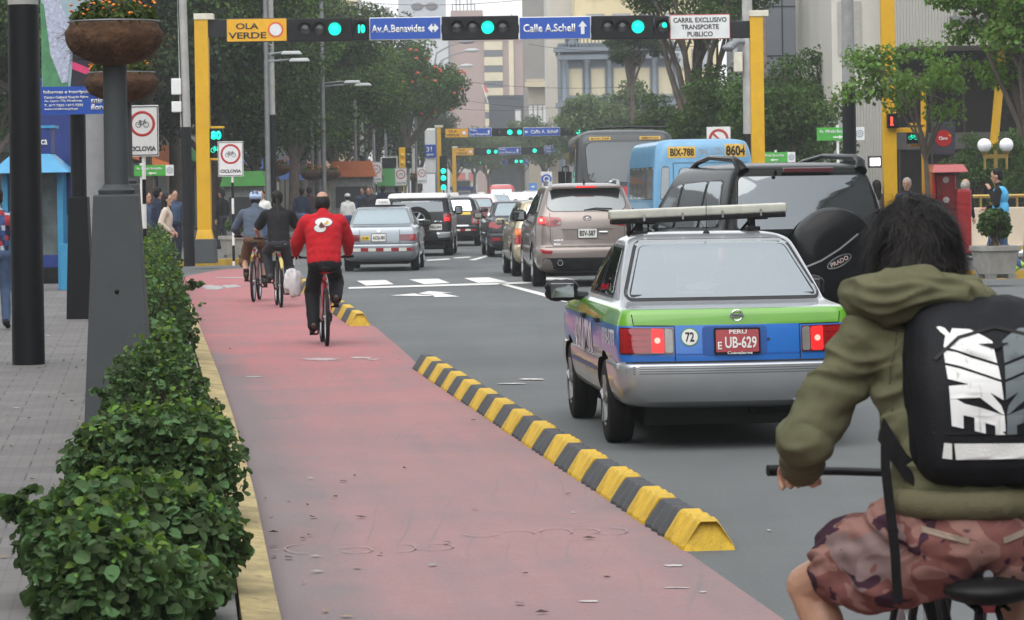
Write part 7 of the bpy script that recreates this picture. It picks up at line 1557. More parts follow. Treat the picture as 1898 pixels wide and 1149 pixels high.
# banners
def cloth_banner(label, px0, py0, px1, py1, Y, m, name='banner', pole_w=None, zf=PKERB):
    a, b = A(px0, py0, Y), A(px1, py1, Y); c = (a + b) / 2; t = thing(name, label, 'banner', (c.x, Y, zf)); w, h = abs(b.x - a.x), abs(a.z - b.z); z = c.z - zf
    vs, fs = [], []; nx, nz = 16, 24
    for j in range(nz + 1):
        for i in range(nx + 1): u, v = i / nx - .5, j / nz - .5; vs.append((u * w, .02 * math.sin(u * 9 + v * 2) * w, z + v * h))
    for j in range(nz):
        for i in range(nx): q = j * (nx + 1) + i; fs.append((q, q + 1, q + nx + 2, q + nx + 1))
    mb = MB(); mb.add(vs, fs); me = mb.mesh('cloth', 60); bm = bmesh.new(); bm.from_mesh(me); bmesh.ops.solidify(bm, geom=bm.faces, thickness=.004); bm.to_mesh(me); bm.free()
    o = link('cloth', me, m, t); return t, o, w, h, z
t, o, w, h, z = cloth_banner('tall banner with blue lower panel of event text hanging from the black post', 74, -60, 202, 211, 42.6, mat('banner_sky', (.33, .45, .50), .6, var=.3, scale=1.5))
k = mpp(42.6); MB().box((.0, -.03, z - h / 2 + 26 * k), (w, .012, 52 * k)).build('blue_panel', SBLUE, t)
for txt, dy, wk, hk, dx in (('Informes e inscripciones', 41, 100, 8, -8), ('Centro Cultural Ricardo Palma', 32, 82, 5, -16), ('Av. Larco 770, Miraflores', 25, 70, 5, -22), ('T. 617-7265 / 617-7295', 17, 72, 5, -21), ('www.miraflores.gob.pe', 10, 62, 5, -26), ('mira', 25, 30, 11, 45), ('flores', 13, 34, 11, 46)): lettering(txt, wk * k, hk * k, WL, t, (dx * k, -.038, z - h / 2 + dy * k), bold=.03)
def shape(pts, m, y, nm): mb = MB(); mb.prism([(x * k, z - h / 2 + zz * k) for x, zz in pts], y - .004, y, 'xz'); return mb.build(nm, m, t)
shape([(-60, 52), (-12, 52), (-18, 100), (-40, 190), (-62, 210)], mat('banner_green', (.08, .25, .12), .7, var=.3), -.022, 'printed_grass'); shape([(-58, 230), (-38, 240), (0, 150), (-6, 120), (-14, 60), (-24, 58), (-44, 110)], mat('banner_lace', (.42, .46, .58), .7, var=.35, scale=26), -.027, 'printed_cloth'); shape([(-2, 150), (30, 170), (62, 120), (62, 52), (-8, 52), (-4, 90)], mat('banner_black', (.02, .02, .035), .7), -.030, 'printed_skirt'); shape([(-4, 98), (30, 84), (56, 92), (54, 76), (20, 74), (-4, 84)], mat('banner_pink', (.62, .05, .16), .7), -.034, 'printed_sash')
t, o, w, h, z = cloth_banner('narrow white and blue 31 agosto banner left of the far yellow post', 787, 238, 808, 322, 178, SWHT); k = mpp(178)
MB().box((0, -.06, z + 0 * k), (w, .03, 24 * k)).build('blue_panel', SBLUE, t); lettering('31', 10 * k, 9 * k, WL, t, (-2 * k, -.08, z + 3 * k), bold=.022); lettering('agosto', 14 * k, 5 * k, WL, t, (0, -.08, z - 7 * k), bold=.03); MB().cyl((w * .55, .05, 0), (w * .55, .05, z + h * .5), .06).build('pole', GALV, t)
# pale blue telephone kiosk at far left
KB, KD = mat('kiosk_light_blue', (.04, .25, .45), .4, var=.1), mat('kiosk_dark_blue', (.012, .03, .17), .45, var=.15); Y = 56; k = mpp(Y)
o = A(70, HY, Y); t = thing('phone_kiosk', 'pale blue telephone kiosk with sloping roof behind the black pole', 'phone kiosk', (o.x, Y, PKERB)); zt = A(100, 285, Y).z - PKERB; zb = A(100, 320, Y).z - PKERB
m = MB(); m.add([(-.75, -.55, zb), (.62, -.55, zb), (.62, .6, zb), (-.75, .6, zb), (-.42, -.2, zt), (.25, -.2, zt), (.25, .4, zt), (-.42, .4, zt)], [(3, 2, 1, 0), (4, 5, 6, 7), (0, 1, 5, 4), (1, 2, 6, 5), (2, 3, 7, 6), (3, 0, 4, 7)]); m.build('roof', KB, t, bevel=.015)
z2 = A(95, 235, Y).z - PKERB; s = MB().box((-.05, .1, (zt + z2) / 2), (.62, .5, z2 - zt)).build('sign_box', KD, t, bevel=.01); lettering('telefonica', .5, .13, WL, s, (-.05, -.16, zt + .22), bold=.02); MB().box((0, .1, z2 + .0), (.66, .54, .05)).build('top_rim', KB, s)
for x in (-.55, .40): MB().box((x, .1, zb / 2), (.10, .5, zb)).build('side_panel', KB, t, bevel=.01)
MB().box((-.07, .32, zb / 2 + .3), (.85, .05, zb - .6)).build('back_panel', mat('kiosk_back', (.16, .19, .19), .3, var=.3), t); p = MB().box((-.2, .15, 1.25), (.32, .22, .62)).build('telephone', BLACK, t, bevel=.03); m = MB(); m.path([(-.02, -.02, 1.45), (.0, -.05, 1.25), (-.02, -.02, 1.05)], [.04, .02, .04], 8); m.build('handset', ALLOY, p, smooth=60)
MB().box((.62, .5, 1.15), (.42, .06, 2.3)).build('side_poster', KD, t); MB().box((.5, .0, .40), (.20, .5, .8)).build('lower_panel', KB, t, bevel=.01); m = MB(); m.add([(.42, .46, .75), (.84, .46, 1.25), (.84, .46, 1.35), (.42, .46, 1.3)], [(0, 1, 2, 3)]); m.build('poster_stripe', KB, t)
pn = thing('advert_panel', 'tall dark blue advertising panel behind the telephone kiosk', 'advert panel', A(118, HY, 60)); pn.location.z = PKERB; MB().box((0, 0, 1.9), (.9, .2, 3.8)).build('panel', KD, pn, bevel=.02); MB().box((0, -.02, .15), (1.0, .3, .3)).build('base', POLEB, pn)
# red phone booth, globe lamp, planters, round sign on the right
Y = 66; k = mpp(Y); o = A(1755, HY, Y); t = thing('phone_booth', 'red open telephone booth with a round red logo panel above', 'phone booth', (o.x, Y, PKERB)); zt = A(1755, 318, Y).z - PKERB; RB = mat('booth_red', (.34, .008, .012), .35, var=.08, coat=.5)
m = MB(); m.add([(-.36, -.5, zt - .02), (.38, -.5, zt - .02), (.38, .5, zt), (-.36, .5, zt), (-.30, -.4, zt + .14), (.30, -.4, zt + .14), (.30, .5, zt + .16), (-.30, .5, zt + .16)], [(3, 2, 1, 0), (4, 5, 6, 7), (0, 1, 5, 4), (1, 2, 6, 5), (2, 3, 7, 6), (3, 0, 4, 7)]); m.build('roof', RB, t, bevel=.02)
MB().box((.30, 0, zt / 2 - .1), (.30, .7, zt - .5)).build('side_panel', RB, t, bevel=.06); MB().box((-.30, .05, zt / 2), (.06, .7, zt)).build('side_panel', RB, t, bevel=.02); p = MB().box((-.02, .1, 1.35), (.42, .2, .85)).build('telephone', RB, t, bevel=.04)
for z in (1.66, 1.25): m = MB(); m.cyl((-.02, -.01, z), (-.02, -.03, z), .065, n=20); m.build('round_sticker', WL, p)
MB().box((0, .3, zt / 2), (.6, .04, zt)).build('back_panel', mat('booth_grey', (.12, .11, .11), .4), t)
zc = A(1750, 256, Y).z - PKERB; b = MB().box((-.02, .2, zc), (.46, .05, .66)).build('logo_panel', mat('panel_charcoal', (.035, .035, .05), .4), t, bevel=.01); m = MB(); m.cyl((-.03, .175, zc), (-.03, .16, zc), .17, n=36); m.build('logo_disc', RB, b, smooth=40); lettering('Claro', .18, .07, WL, b, (-.04, .155, zc), bold=.03); m = MB()
for a in (20, 55, 90): m.path([(.08 + .02 * math.cos(R(a)), .155, zc + .03 + .02 * math.sin(R(a))), (.08 + .055 * math.cos(R(a)), .155, zc + .03 + .055 * math.sin(R(a)))], .007, 5)
m.build('logo_rays', SYEL, b)
def globe_lamp(label, px, py, Y, rpx, n2=True, zf=PKERB):
    k = mpp(Y); c = A(px, py, Y); t = thing('globe_lamp', label, 'street lamp', (c.x, Y, zf)); z = c.z - zf; BR = mat('brass', (.35, .24, .07), .35, .8); m = MB(); m.cyl((0, 0, 0), (0, 0, z - .02), .05, .04, 14); m.lathe([(.16, 0), (.14, .1), (.07, .3), (.05, .4)], 18); m.box((0, 0, z - .16), (.55, .05, .09)); m.build('post', BR, t, smooth=40)
    for s in (-1, 1): m = MB(); m.path([(s * .24, 0, z - .45), (s * .24, 0, z - .10)], .028, 8); m.lathe([(.05, -.12), (.08, -.05)], 12, (s * .24, 0, z)); m.build('globe_holder', BR, t, smooth=40); m = MB(); m.sph((s * .24, 0, z + rpx * k - .07), rpx * k, 24, 16); m.build('globe', mat('opal_glass', (.78, .79, .80), .25, var=.04, coat=.3), t, smooth=60)
globe_lamp('brass street lamp with two white globes behind the man in the blue vest', 1845, 276, 71, 13)
globe_lamp('brass globe lamp cut by the right picture edge, one globe in view', 1921, 200, 62, 14)
def planter(label, px, py, w, h, n, rs, Y=None, ph=.55):
    g = G(px, py, PKERB); t = thing('planter', label, 'planter', g, R(20), 'square concrete planters'); m = MB(); PC = mat('planter_concrete', (.27, .26, .235), .85, var=.2, scale=5, dirt=.35, bump=.2); a = w / 2
    m.add([(sx * a * q, sy * a * q, z) for z, q in ((.07, .78), (ph - .09, .95), (ph - .09, 1.04), (ph, 1.04), (ph, .9), (ph - .05, .88)) for sx, sy in ((-1, -1), (1, -1), (1, 1), (-1, 1))], [(3, 2, 1, 0)] + [(4 * i + j, 4 * i + (j + 1) % 4, 4 * i + 4 + (j + 1) % 4, 4 * i + 4 + j) for i in range(5) for j in range(4)] + [(20, 21, 22, 23)]); m.build('pot', PC, t, bevel=.012)
    for sx in (-1, 1):
        for sy in (-1, 1): MB().box((sx * a * .6, sy * a * .6, .035), (.13, .13, .07), top=1.2).build('foot', PC, t)
    rg = random.Random(rs); m = MB()
    for i in range(16): a_ = rg.uniform(0, 6.28); m.path([(rg.gauss(0, .06), rg.gauss(0, .06), ph - .05), (.12 * math.cos(a_), .12 * math.sin(a_), ph + h * .4), (.26 * math.cos(a_), .26 * math.sin(a_), ph + h * .85)], [.012, .009, .004], 5)
    m.build('stems', mat('stem_brown', (.06, .045, .03), .9), t); LP = leafmat('planter_leaf', (.045, .085, .02), .45)
    leaf_cloud('foliage', [((.0, 0, ph + h * .75), (w * .42, w * .42, h * .30)), ((-.14, 0, ph + h * .55), (w * .26, w * .3, h * .3)), ((.14, 0, ph + h * .45), (w * .26, w * .3, h * .26))], n, .06, LP, t, rs, .4, 'broad'); return t
planter('square concrete planter with a leafy bush on the right kerb', 1845, 516, .62, .60, 2600, 3); planter('square concrete planter at the far left corner behind the cyclists', 438, 478, .70, .40, 700, 5)
# small round-arrow sign, blue parking board, far traffic lamps, beige barrier
Y = 205; q = A(1013, 335, Y); t = thing('turn_sign', 'white panel with a round blue arrow emblem far up the street', 'road sign', (q.x, Y, PKERB)); z = q.z - PKERB; k = mpp(Y); b = MB().box((0, 0, z), (21 * k, .05, 34 * k)).build('sign_plate', SWHT, t); m = MB(); m.cyl((0, -.03, z + 3 * k), (0, -.05, z + 3 * k), 9.5 * k, n=28); m.build('disc', SBLUE, b); m = MB(); m.torus((0, -.06, z + 3 * k), 5 * k, 1.1 * k, (0, 1, 0), 24, 6); m.build('ring_arrow', WL, b); MB().cyl((-9 * k, .05, 0), (-9 * k, .05, z + 10 * k), .08).build('pole', GALV, t)
Y = 230; q = A(988, 346, Y); t = thing('parking_sign', 'small square blue sign far up the street above the parked cars', 'road sign', (q.x, Y, PKERB)); z = q.z - PKERB; k = mpp(Y); b = MB().box((0, 0, z), (14 * k, .05, 14 * k)).build('sign_plate', mat('sign_light_blue', (.06, .22, .55), .5), t); m = MB(); m.prism([(x * 7 * k, z + zz * 7 * k) for x, zz in arrow('right')], -.04, -.026, 'xz'); m.build('arrow', WL, b); MB().cyl((0, .05, 0), (0, .05, z), .06).build('pole', GALV, t)
for px, lab in ((746, 'yellow backed traffic light beside the far cycle signs'), (757, 'grey hooded traffic light on the pole left of the banner')):
    Y = 160; q = A(px, 292, Y); t = thing('traffic_light', lab, 'traffic light', (q.x, Y, PKERB)); z = q.z - PKERB; m = MB(); m.box((0, 0, z), (.34, .3, 1.0)); m.build('housing', YELLOW if px == 746 else DARK, t, bevel=.03); MB().cyl((0, .1, 0), (0, .1, z), .06).build('pole', YELLOW if px == 746 else GALV, t)
    for dz in (-.28, .1): m = MB(); m.sph((0, -.15, z + dz), (.12, .06, .12), 14, 8); m.build('lens', mat('amber_lens', (.6, .35, .02), .3) if px == 746 else LENS, t, smooth=60)
t = thing('signal_backing', 'black square signal panel in a white frame by the far concrete pole', 'traffic light', A(722, HY, 172)); t.location.z = PKERB; z = A(722, 306, 172).z - PKERB; MB().box((0, 0, z), (.75, .1, .75)).build('panel', BLACK, t); m = MB()
for a, b in (((-.42, -.42), (.42, -.42)), ((.42, -.42), (.42, .42)), ((.42, .42), (-.42, .42)), ((-.42, .42), (-.42, -.42))): m.cyl((a[0], -.06, z + a[1]), (b[0], -.06, z + b[1]), .025, n=6)
m.build('frame', WHITE, t); MB().cyl((0, .1, 0), (0, .1, z), .06).build('pole', GALV, t)
# ---------------------------------------------------------------- hedge shrubs along the lane
HL = leafmat('shrub_leaf', (.060, .110, .042), .6, .25, .7); YLF = leafmat('shrub_young_leaf', (.11, .19, .035), .5, .3, .5); TW = mat('twig_brown', (.05, .04, .025), .9)
def shrub(name, label, blobs, n, size, rs, group=None, cat='shrub', kind='broad', leaf=None, shell=.28, sprays=34):
    c0 = Vector(blobs[0][0]); t = thing(name, label, cat, (c0.x, c0.y, .1), 0, group); B = [(tuple(Vector(c) - Vector((c0.x, c0.y, .1))), r) for c, r in blobs]
    rg = random.Random(rs); m = MB()
    for c, r in B:
        for i in range(9):
            a = rg.uniform(0, 6.28); e = Vector(c) + Vector((r[0] * .8 * math.cos(a), r[1] * .8 * math.sin(a), r[2] * rg.uniform(.1, .8))); m.path([(c[0] * .9, c[1], 0), (Vector(c) * .6 + e * .4) * 1.0, e], [.010, .007, .003], 5)
    for i in range(sprays):
        c, r = B[rg.randrange(len(B))]; a = rg.uniform(0, 6.28); d = Vector((math.cos(a), math.sin(a), .35)); p = Vector(c) + Vector((r[0] * .9 * d.x, r[1] * .9 * d.y, r[2] * .6)); L_ = rg.uniform(.04, .10); q = p + d * L_ + Vector((0, 0, -.3 * L_ * L_ * 4)); m.path([p, p.lerp(q, .5) + Vector((0, 0, .02)), q], [.0035, .0028, .0015], 4); B += [(tuple(p.lerp(q, u)), (.028, .028, .02)) for u in (.4, .75, 1.0)]
    m.build('stems', TW, t); leaf_cloud('foliage', B, n, size, leaf or HL, t, rs, .4, kind, shell); leaf_cloud('young_leaves', [((c[0], c[1], c[2] + r[2] * .35), (r[0] * .85, r[1] * .85, r[2] * .78)) for c, r in B], n // 8, size * .75, YLF, t, rs + 50, .2, kind, .2); return t
def hb(Y, w, h, off=.62, l=None): x = kx(Y) - off; return ((x, Y, .12 + h * .46), (w / 2, (l or w) / 2, h * .56))
def jit(Y0, Y1, step, w, h, rs, off=.66):
    rg = random.Random(rs); out = []; Y = Y0
    while Y < Y1: out.append(hb(Y, w * rg.uniform(.55, 1.1), h * rg.uniform(.65, 1.2), off + rg.uniform(-.2, .2))); Y += step * rg.uniform(.7, 1.3)
    return out
SH = 'leafy shrubs in the planting bed'
shrub('shrub', 'largest leafy shrub at the lower left corner of the view', [hb(13.4, 1.0, .50, .61, .8)] + jit(11.7, 14.0, .3, .78, .47, 1, .60), 14000, .054, 1, SH)
shrub('shrub', 'second nearest shrub, left of the worn kerb and before the plinth foot', [hb(16.7, .90, .56, .60, .75)] + jit(16.3, 17.3, .3, .66, .52, 2, .60), 9000, .050, 2, SH)
shrub('shrub', 'darker rounded shrub growing right against the nearest grey plinth', [hb(20.4, .70, .74, .58, .7)] + jit(19.9, 20.9, .3, .52, .66, 3, .56), 6500, .044, 3, SH)
shrub('hedge', 'continuous leafy hedge from the grey plinth back to the street corner', jit(23.6, 62, .55, .46, .96, 4, .56), 30000, .058, 4, None, 'hedge', sprays=90)

# ---------------------------------------------------------------- trees
BARK = mat('grey_bark', (.10, .082, .065), .95, var=.35, scale=3, bump=.9, bscale=14)
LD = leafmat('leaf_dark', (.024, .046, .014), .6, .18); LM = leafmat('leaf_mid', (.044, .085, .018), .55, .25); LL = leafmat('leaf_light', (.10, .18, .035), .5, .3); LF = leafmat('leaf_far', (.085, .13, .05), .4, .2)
def tree(name, label, loc, h, cr, n, size, leaf, rs, fork=.36, clumps=34, gap=.55, squash=.8, lean=0.0, tr=.16, group='trees along the street', limb_show=1.0, crown_c=None, blossom=0):
    rg = random.Random(rs); t = thing(name, label, 'tree', loc, 0, group); m = MB(); top = Vector((lean * h * fork, rg.uniform(-.1, .1), h * fork)); mid = top * .5 + Vector((rg.uniform(-.12, .12), 0, 0))
    m.path([(0, 0, -.05), (mid * .25) + Vector((0, 0, .1)), mid, top], [tr * 1.45, tr * 1.1, tr * .95, tr * .8], 12); cc = Vector(crown_c) if crown_c else Vector((lean * h * .8, 0, h - cr * squash)); cl = []
    for i in range(clumps):
        d = Vector((rg.gauss(0, 1), rg.gauss(0, 1), rg.gauss(0, .8))).normalized(); r = cr * rg.uniform(.35, .92); p = cc + Vector((d.x * r, d.y * r, d.z * r * squash)); s = cr * rg.uniform(.20, .36) * gap / .55; cl.append((tuple(p), (s * 1.15, s * 1.15, s * .72)))
    for i in range(9):
        p = Vector(cl[i][0]); q = top.lerp(p, .45) + Vector((rg.uniform(-.3, .3), rg.uniform(-.3, .3), rg.uniform(0, .35))); m.path([top * rg.uniform(.82, 1), q, p], [tr * .55 * limb_show, tr * .36 * limb_show, tr * .10], 7)
        for k in (1, 2): e = Vector(cl[(i * 3 + k * 7) % clumps][0]); m.path([q, q.lerp(e, .5) + Vector((0, 0, .15)), e], [tr * .3, tr * .2, tr * .06], 5)
    m.build('trunk', BARK, t, smooth=60); leaf_cloud('crown', cl, n, size, leaf, t, rs, .25, 'diamond', .45)
    if name == 'street_tree': leaf_cloud('young_leaves', [cl[i] for i in range(0, clumps, 5)], n // 7, size * .9, LL, t, rs + 9, .3, 'diamond', .3)
    if blossom:
        m = MB()
        for i in range(blossom): c, r = cl[rg.randrange(clumps)]; d = Vector((rg.gauss(0, 1), -abs(rg.gauss(0, 1)), rg.gauss(0, 1) + .4)).normalized(); m.sph(Vector(c) + Vector((d.x * r[0], d.y * r[1], d.z * r[2])), (.10, .10, .08), 7, 5, fn=lambda q: 1 + .5 * noise.noise(q * 30))
        m.build('blossoms', mat('coral_blossom', (.45, .06, .03), .6, var=.3, scale=12, island=.2), t, smooth=60)
    return t
def tl(px, Y, z=PKERB): q = A(px, HY, Y); return Vector((q.x, Y, z))
DT = [('street_tree', 'dense dark tree right behind the left yellow gantry post', 372, 86, 8.6, 3.0, 19000, .15, LD, 11), ('street_tree', 'dark tree at far left behind the hanging flower baskets', 268, 82, 9.4, 3.2, 19000, .15, LD, 12)]
protoA = tree('street_tree', DT[0][1], tl(395, 98), 9.6, 3.1, 26000, .14, LD, 11, .26, 54, .62, 1.2, tr=.19)
protoB = tree('street_tree', 'tall dark tree above the first two cyclists behind the OLA VERDE board', tl(470, 114), 9.6, 3.3, 26000, .15, LM, 12, .28, 54, .60, 1.15, lean=.04, tr=.18)
for pr, px, Y, sc, rz, lab in ((protoA, 270, 84, 1.12, 2.0, DT[1][1]), (protoB, 330, 94, 1.15, 4.1, 'dark tree between the black-based pole and the yellow post'), (protoA, 545, 112, 1.10, 1.2, 'dense tree behind the double-armed grey lamp post'), (protoB, 626, 124, .92, 2.6, 'straight-trunked tree right above the red-jacketed cyclist'), (protoA, 590, 140, 1.05, 5.0, 'dark tree filling the gap left of the straight-trunked tree'), (protoA, 672, 160, 1.18, .4, 'large dark tree under the Benavides sign'), (protoB, 700, 190, 1.05, 1.0, 'tree standing left of the far cycle signs'), (protoA, 778, 232, 1.0, 3.5, 'dark tree behind the 31 agosto banner'), (protoB, 470, 140, 1.3, 5.2, 'tall back-row tree between the first lamp post and the yellow post'), (protoA, 400, 120, 1.35, 3.0, 'tall back-row tree directly above the bicycle signal'),
        (protoB, 560, 178, 1.45, .9, 'tall back-row tree under the digits of the left signal'), (protoA, 180, 88, 1.25, .7, 'back-row tree behind the blue banner'), (protoA, 60, 84, 1.1, 5.6, 'tree behind the telephone kiosk at far left'), (protoB, -20, 74, .95, 2.2, 'green tree cut by the left picture edge')): dup(pr, tl(px, Y * 1.15), rz, lab, sc * 1.1)
tree('flowering_tree', 'tree with coral red blossoms leaning out beside the Benavides sign', tl(742, 172), 9.6, 2.7, 15000, .17, LM, 21, .42, 32, .55, .9, lean=.10, blossom=40, tr=.16)
# right side
tree('branching_tree', 'old tree with bare forked limbs behind the white bus lane board', tl(1290, 106), 10.2, 3.6, 13000, .14, LM, 31, .30, 26, .45, .55, tr=.17, limb_show=1.5)
tree('small_tree', 'dark leaved small tree with thin trunk before the cream building', tl(1182, 150), 9.6, 2.0, 7000, .15, LD, 32, .66, 18, .5, .6, tr=.13, lean=-.03)
rt = tree('leafy_tree', 'rounded green tree just right of the right yellow gantry post', tl(1452, 92), 5.4, 2.0, 14000, .12, LM, 33, .28, 30, .6, 1.0)
dup(rt, tl(1350, 104), 1.4, 'rounded green tree left of the right gantry post and its floodlight pole', 1.05); dup(rt, tl(1235, 128), 2.4, 'low green tree showing between the bus roof and the forked tree', 1.0); dup(rt, tl(1500, 100), 4.0, 'rounded green tree before the grey panelled building', 1.1)
tree('sapling', 'young airy tree with a thin leaning trunk before the pale hotel', tl(1722, 62), 4.9, 1.55, 3000, .10, LL, 34, .5, 26, .40, .62, lean=-.03, tr=.05, crown_c=(-.22, 0, 3.62))
tree('leafy_tree', 'bright green tree entering at the upper right corner', tl(1905, 60), 6.4, 1.5, 9000, .11, LL, 35, .4, 24, .55, 1.0, tr=.10, crown_c=(-.1, 0, 4.9)); dup(rt, tl(1812, 86), 3.0, 'shaded bush behind the two white globes', .55); dup(rt, tl(1935, 84), .5, 'green bush at the right edge behind the globe lamps', .62)
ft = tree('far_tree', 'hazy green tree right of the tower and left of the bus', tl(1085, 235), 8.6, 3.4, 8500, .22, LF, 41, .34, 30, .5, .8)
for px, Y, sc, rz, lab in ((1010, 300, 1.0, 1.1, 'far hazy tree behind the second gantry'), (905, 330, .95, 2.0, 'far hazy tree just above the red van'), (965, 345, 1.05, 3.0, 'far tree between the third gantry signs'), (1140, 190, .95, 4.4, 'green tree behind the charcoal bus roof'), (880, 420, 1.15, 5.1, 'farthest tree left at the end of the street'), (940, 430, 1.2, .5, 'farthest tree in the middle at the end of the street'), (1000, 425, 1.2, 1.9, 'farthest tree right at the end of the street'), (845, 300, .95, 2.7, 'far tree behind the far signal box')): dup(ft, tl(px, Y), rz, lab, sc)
# ---------------------------------------------------------------- buildings
WG = glassmat('window_glass', tint=(.03, .035, .04), refl=.22)
def wallm(n, c, var=.1): return mat(n, c, .85, var=var, scale=.25, dirt=.25, bump=.1, bscale=20)
def block_b(name, label, cx, Y, w, d, h, m, wins=(), cat='building', rz=0.0):
    """box building; wins = (face, columns, rows, width, height, x-start, x-step, z-start, z-step, material); face 's' looks at the camera, 'e'/'w' along the street"""
    t = thing(name, label, cat, (cx, Y, 0), R(rz)); MB().box((0, d / 2, h / 2), (w, d, h)).build('walls', m, t); m_ = MB(); m_.box((0, d / 2, h + .15), (w + .3, d + .3, .3)); m_.build('parapet', m, t)
    for face, nc, nr, ww, wh, x0, xs, z0, zs, gm in wins:
        me = MB().box((0, 0, 0), (ww, .08, wh)).mesh('window'); me.materials.append(gm); fr = MB()
        for s in (-1, 1): fr.box((s * (ww / 2 + .05), 0, 0), (.1, .16, wh + .2)); fr.box((0, 0, s * (wh / 2 + .05)), (ww, .16, .1))
        fr.box((0, 0, -wh / 2 - .14), (ww + .3, .3, .08)); fm = fr.mesh('frame'); fm.materials.append(mat('window_frame', (.25, .25, .24), .6))
        for i in range(nc):
            for j in range(nr):
                o = bpy.data.objects.new('window', me); COL.objects.link(o); o.parent = t; a, z = x0 + i * xs, z0 + j * zs
                o.location, o.rotation_euler = {'s': ((a, -.01, z), (0, 0, 0)), 'e': ((w / 2 + .01, a, z), (0, 0, R(90))), 'w': ((-w / 2 - .01, a, z), (0, 0, R(-90)))}[face]
                f = bpy.data.objects.new('frame', fm); COL.objects.link(f); f.parent = o
    return t
def band(t, nm, boxes, m):
    for b in boxes: MB().box(*b).build(nm, m, t)
DG_ = mat('dark_shopfront', (.03, .032, .034), .35, var=.4, scale=.6)
def px_b(name, label, x0, x1, ytop, Y, d, m, wins=(), **kw): a, b = A(x0, ytop, Y), A(x1, ytop, Y); return block_b(name, label, (a.x + b.x) / 2, Y, b.x - a.x, d, a.z, m, wins, **kw), (b.x - a.x), a.z
# left row behind the trees: each house its own
for i, (Y0, Y1, h, c, lab, sh) in enumerate(((88, 112, 10, (.10, .105, .11), 'dark grey shop building behind the yellow gantry post', None), (113, 136, 8.5, (.17, .15, .13), 'brown shop building with an orange awning behind the cyclists', (.55, .14, .02)), (137, 168, 13, (.46, .40, .31), 'cream building rising behind the left trees', (.06, .30, .06)), (169, 215, 11, (.24, .235, .23), 'grey building with a blue shop sign behind the far cycle signs', (.03, .12, .42)), (216, 300, 12, (.33, .29, .25), 'beige row building at the far end of the left pavement', (.42, .05, .03)))):
    L_ = Y1 - Y0; b = block_b('shop_building', lab, -14.5 - 12, Y0, 24, L_, h, wallm('wall_left_%d' % i, c), [('e', max(3, int(L_ / 3.5)), 2, 1.5, 1.5, 2.0, 3.4, 5.2, 3.0, WG), ('s', 5, 2, 1.5, 1.5, -8, 4, 5.2, 3.0, WG)])
    for k in range(int(L_ / 4.5)): MB().box((12.05, 2.4 + k * 4.5, 1.55), (.12, 3.4, 2.7)).build('shop_window', DG_ if k % 3 else WG, b)
    MB().box((12.1, L_ / 2, 3.35), (.25, L_ - 1, .7)).build('fascia', mat('fascia_%d' % i, sh or (.08, .09, .09), .6), b)
    if sh: m = MB(); m.add([(12.2, 2, 3.3), (12.2, L_ * .5, 3.3), (14.2, L_ * .5, 2.6), (14.2, 2, 2.6), (14.2, L_ * .5, 2.35), (14.2, 2, 2.35)], [(0, 1, 2, 3), (3, 2, 4, 5)]); m.build('awning', mat('awning_%d' % i, sh, .8), b)
for px, py, Y, w, h, col, lab in ((652, 328, 132, 2.0, 1.3, (.40, .10, .02), 'small orange kiosk behind the straight-trunked tree'), (452, 345, 97, 1.4, .9, (.06, .30, .05), 'small green-roofed news stand behind the cyclists'), (712, 345, 165, 2.6, 1.8, (.06, .28, .08), 'green kiosk below the far ring sign')):
    q = A(px, py, Y); t = thing('kiosk', lab, 'kiosk', (q.x, Y, PKERB)); z = q.z - PKERB; MB().box((0, .6, z / 2), (w * .86, 1.2, z)).build('booth', mat('kiosk_panel', (.22, .23, .22), .5, var=.3), t); m = MB(); m.box((0, .5, z + h / 4), (w, 1.6, h / 2), top=.8); m.build('roof', mat('kiosk_roof_%d' % px, col, .6), t); MB().box((0, -.03, z * .62), (w * .66, .05, z * .4)).build('hatch', DG_, t)
# brown tower closing the street
BR = wallm('tower_brown', (.33, .235, .205)); CRM = wallm('cream_render', (.60, .53, .36)); Y = 520; k = mpp(Y)
t, w, h = px_b('tower', 'pinkish brown apartment tower with a cream window stack closing the street', 780, 974, 78, Y, 22, BR); xc = (780 + 974) / 2
for j in range(9):
    z = h - 2.0 - j * 2.43 * 1.02; MB().box(((914 - xc) * k, -.15, z), (34 * k, .3, 1.05)).build('window_band', mat('window_grey', (.085, .095, .105), .3, var=.3), t); MB().box(((914 - xc) * k, -.2, z + 1.22), (34 * k, .4, 1.36)).build('cream_spandrel', CRM, t)
for j in range(7): MB().box(((806 - xc) * k, -.1, h - 4 - j * 3.1), (16 * k, .2, 1.7)).build('window', mat('window_dusty', (.16, .13, .13), .4), t)
MB().box(((947 - xc) * k, -.2, h / 2), (9 * k, .4, h)).build('cream_strip', CRM, t); MB().box(((829 - xc) * k, -.05, h / 2), (2.0, .1, h)).build('pilaster', wallm('tower_brown_dark', (.30, .21, .185)), t)
MB().box(((865 - xc) * k, 8, h + 2.6), (60 * k, 8, 5.2)).build('plant_room', BR, t); m = MB()
for i in range(7): m.cyl(((838 + i * 7 - xc) * k, 8, h + 5), ((838 + i * 7 - xc) * k, 8, h + 6.5 + (i % 3) * .9), .09, n=5)
m.cyl(((838 - xc) * k, 8, h + 6.4), ((880 - xc) * k, 8, h + 6.4), .08, n=5); m.cyl(((838 - xc) * k, 8, h + 7.2), ((880 - xc) * k, 8, h + 7.2), .08, n=5); m.build('antenna_rack', GALV, t); MB().path([((949 - xc) * k, 2, h), ((949 - xc) * k, 2, h + 4.4)], .1, 5).build('antenna', GALV, t)
t, w, h = px_b('office_block', 'low charcoal block at the foot of the brown tower', 906, 980, 181, 430, 16, mat('charcoal_wall', (.045, .055, .065), .5, var=.2), [('s', 1, 1, .7, 2.6, 1.2, 1, 10.6, 1, WHITE)])
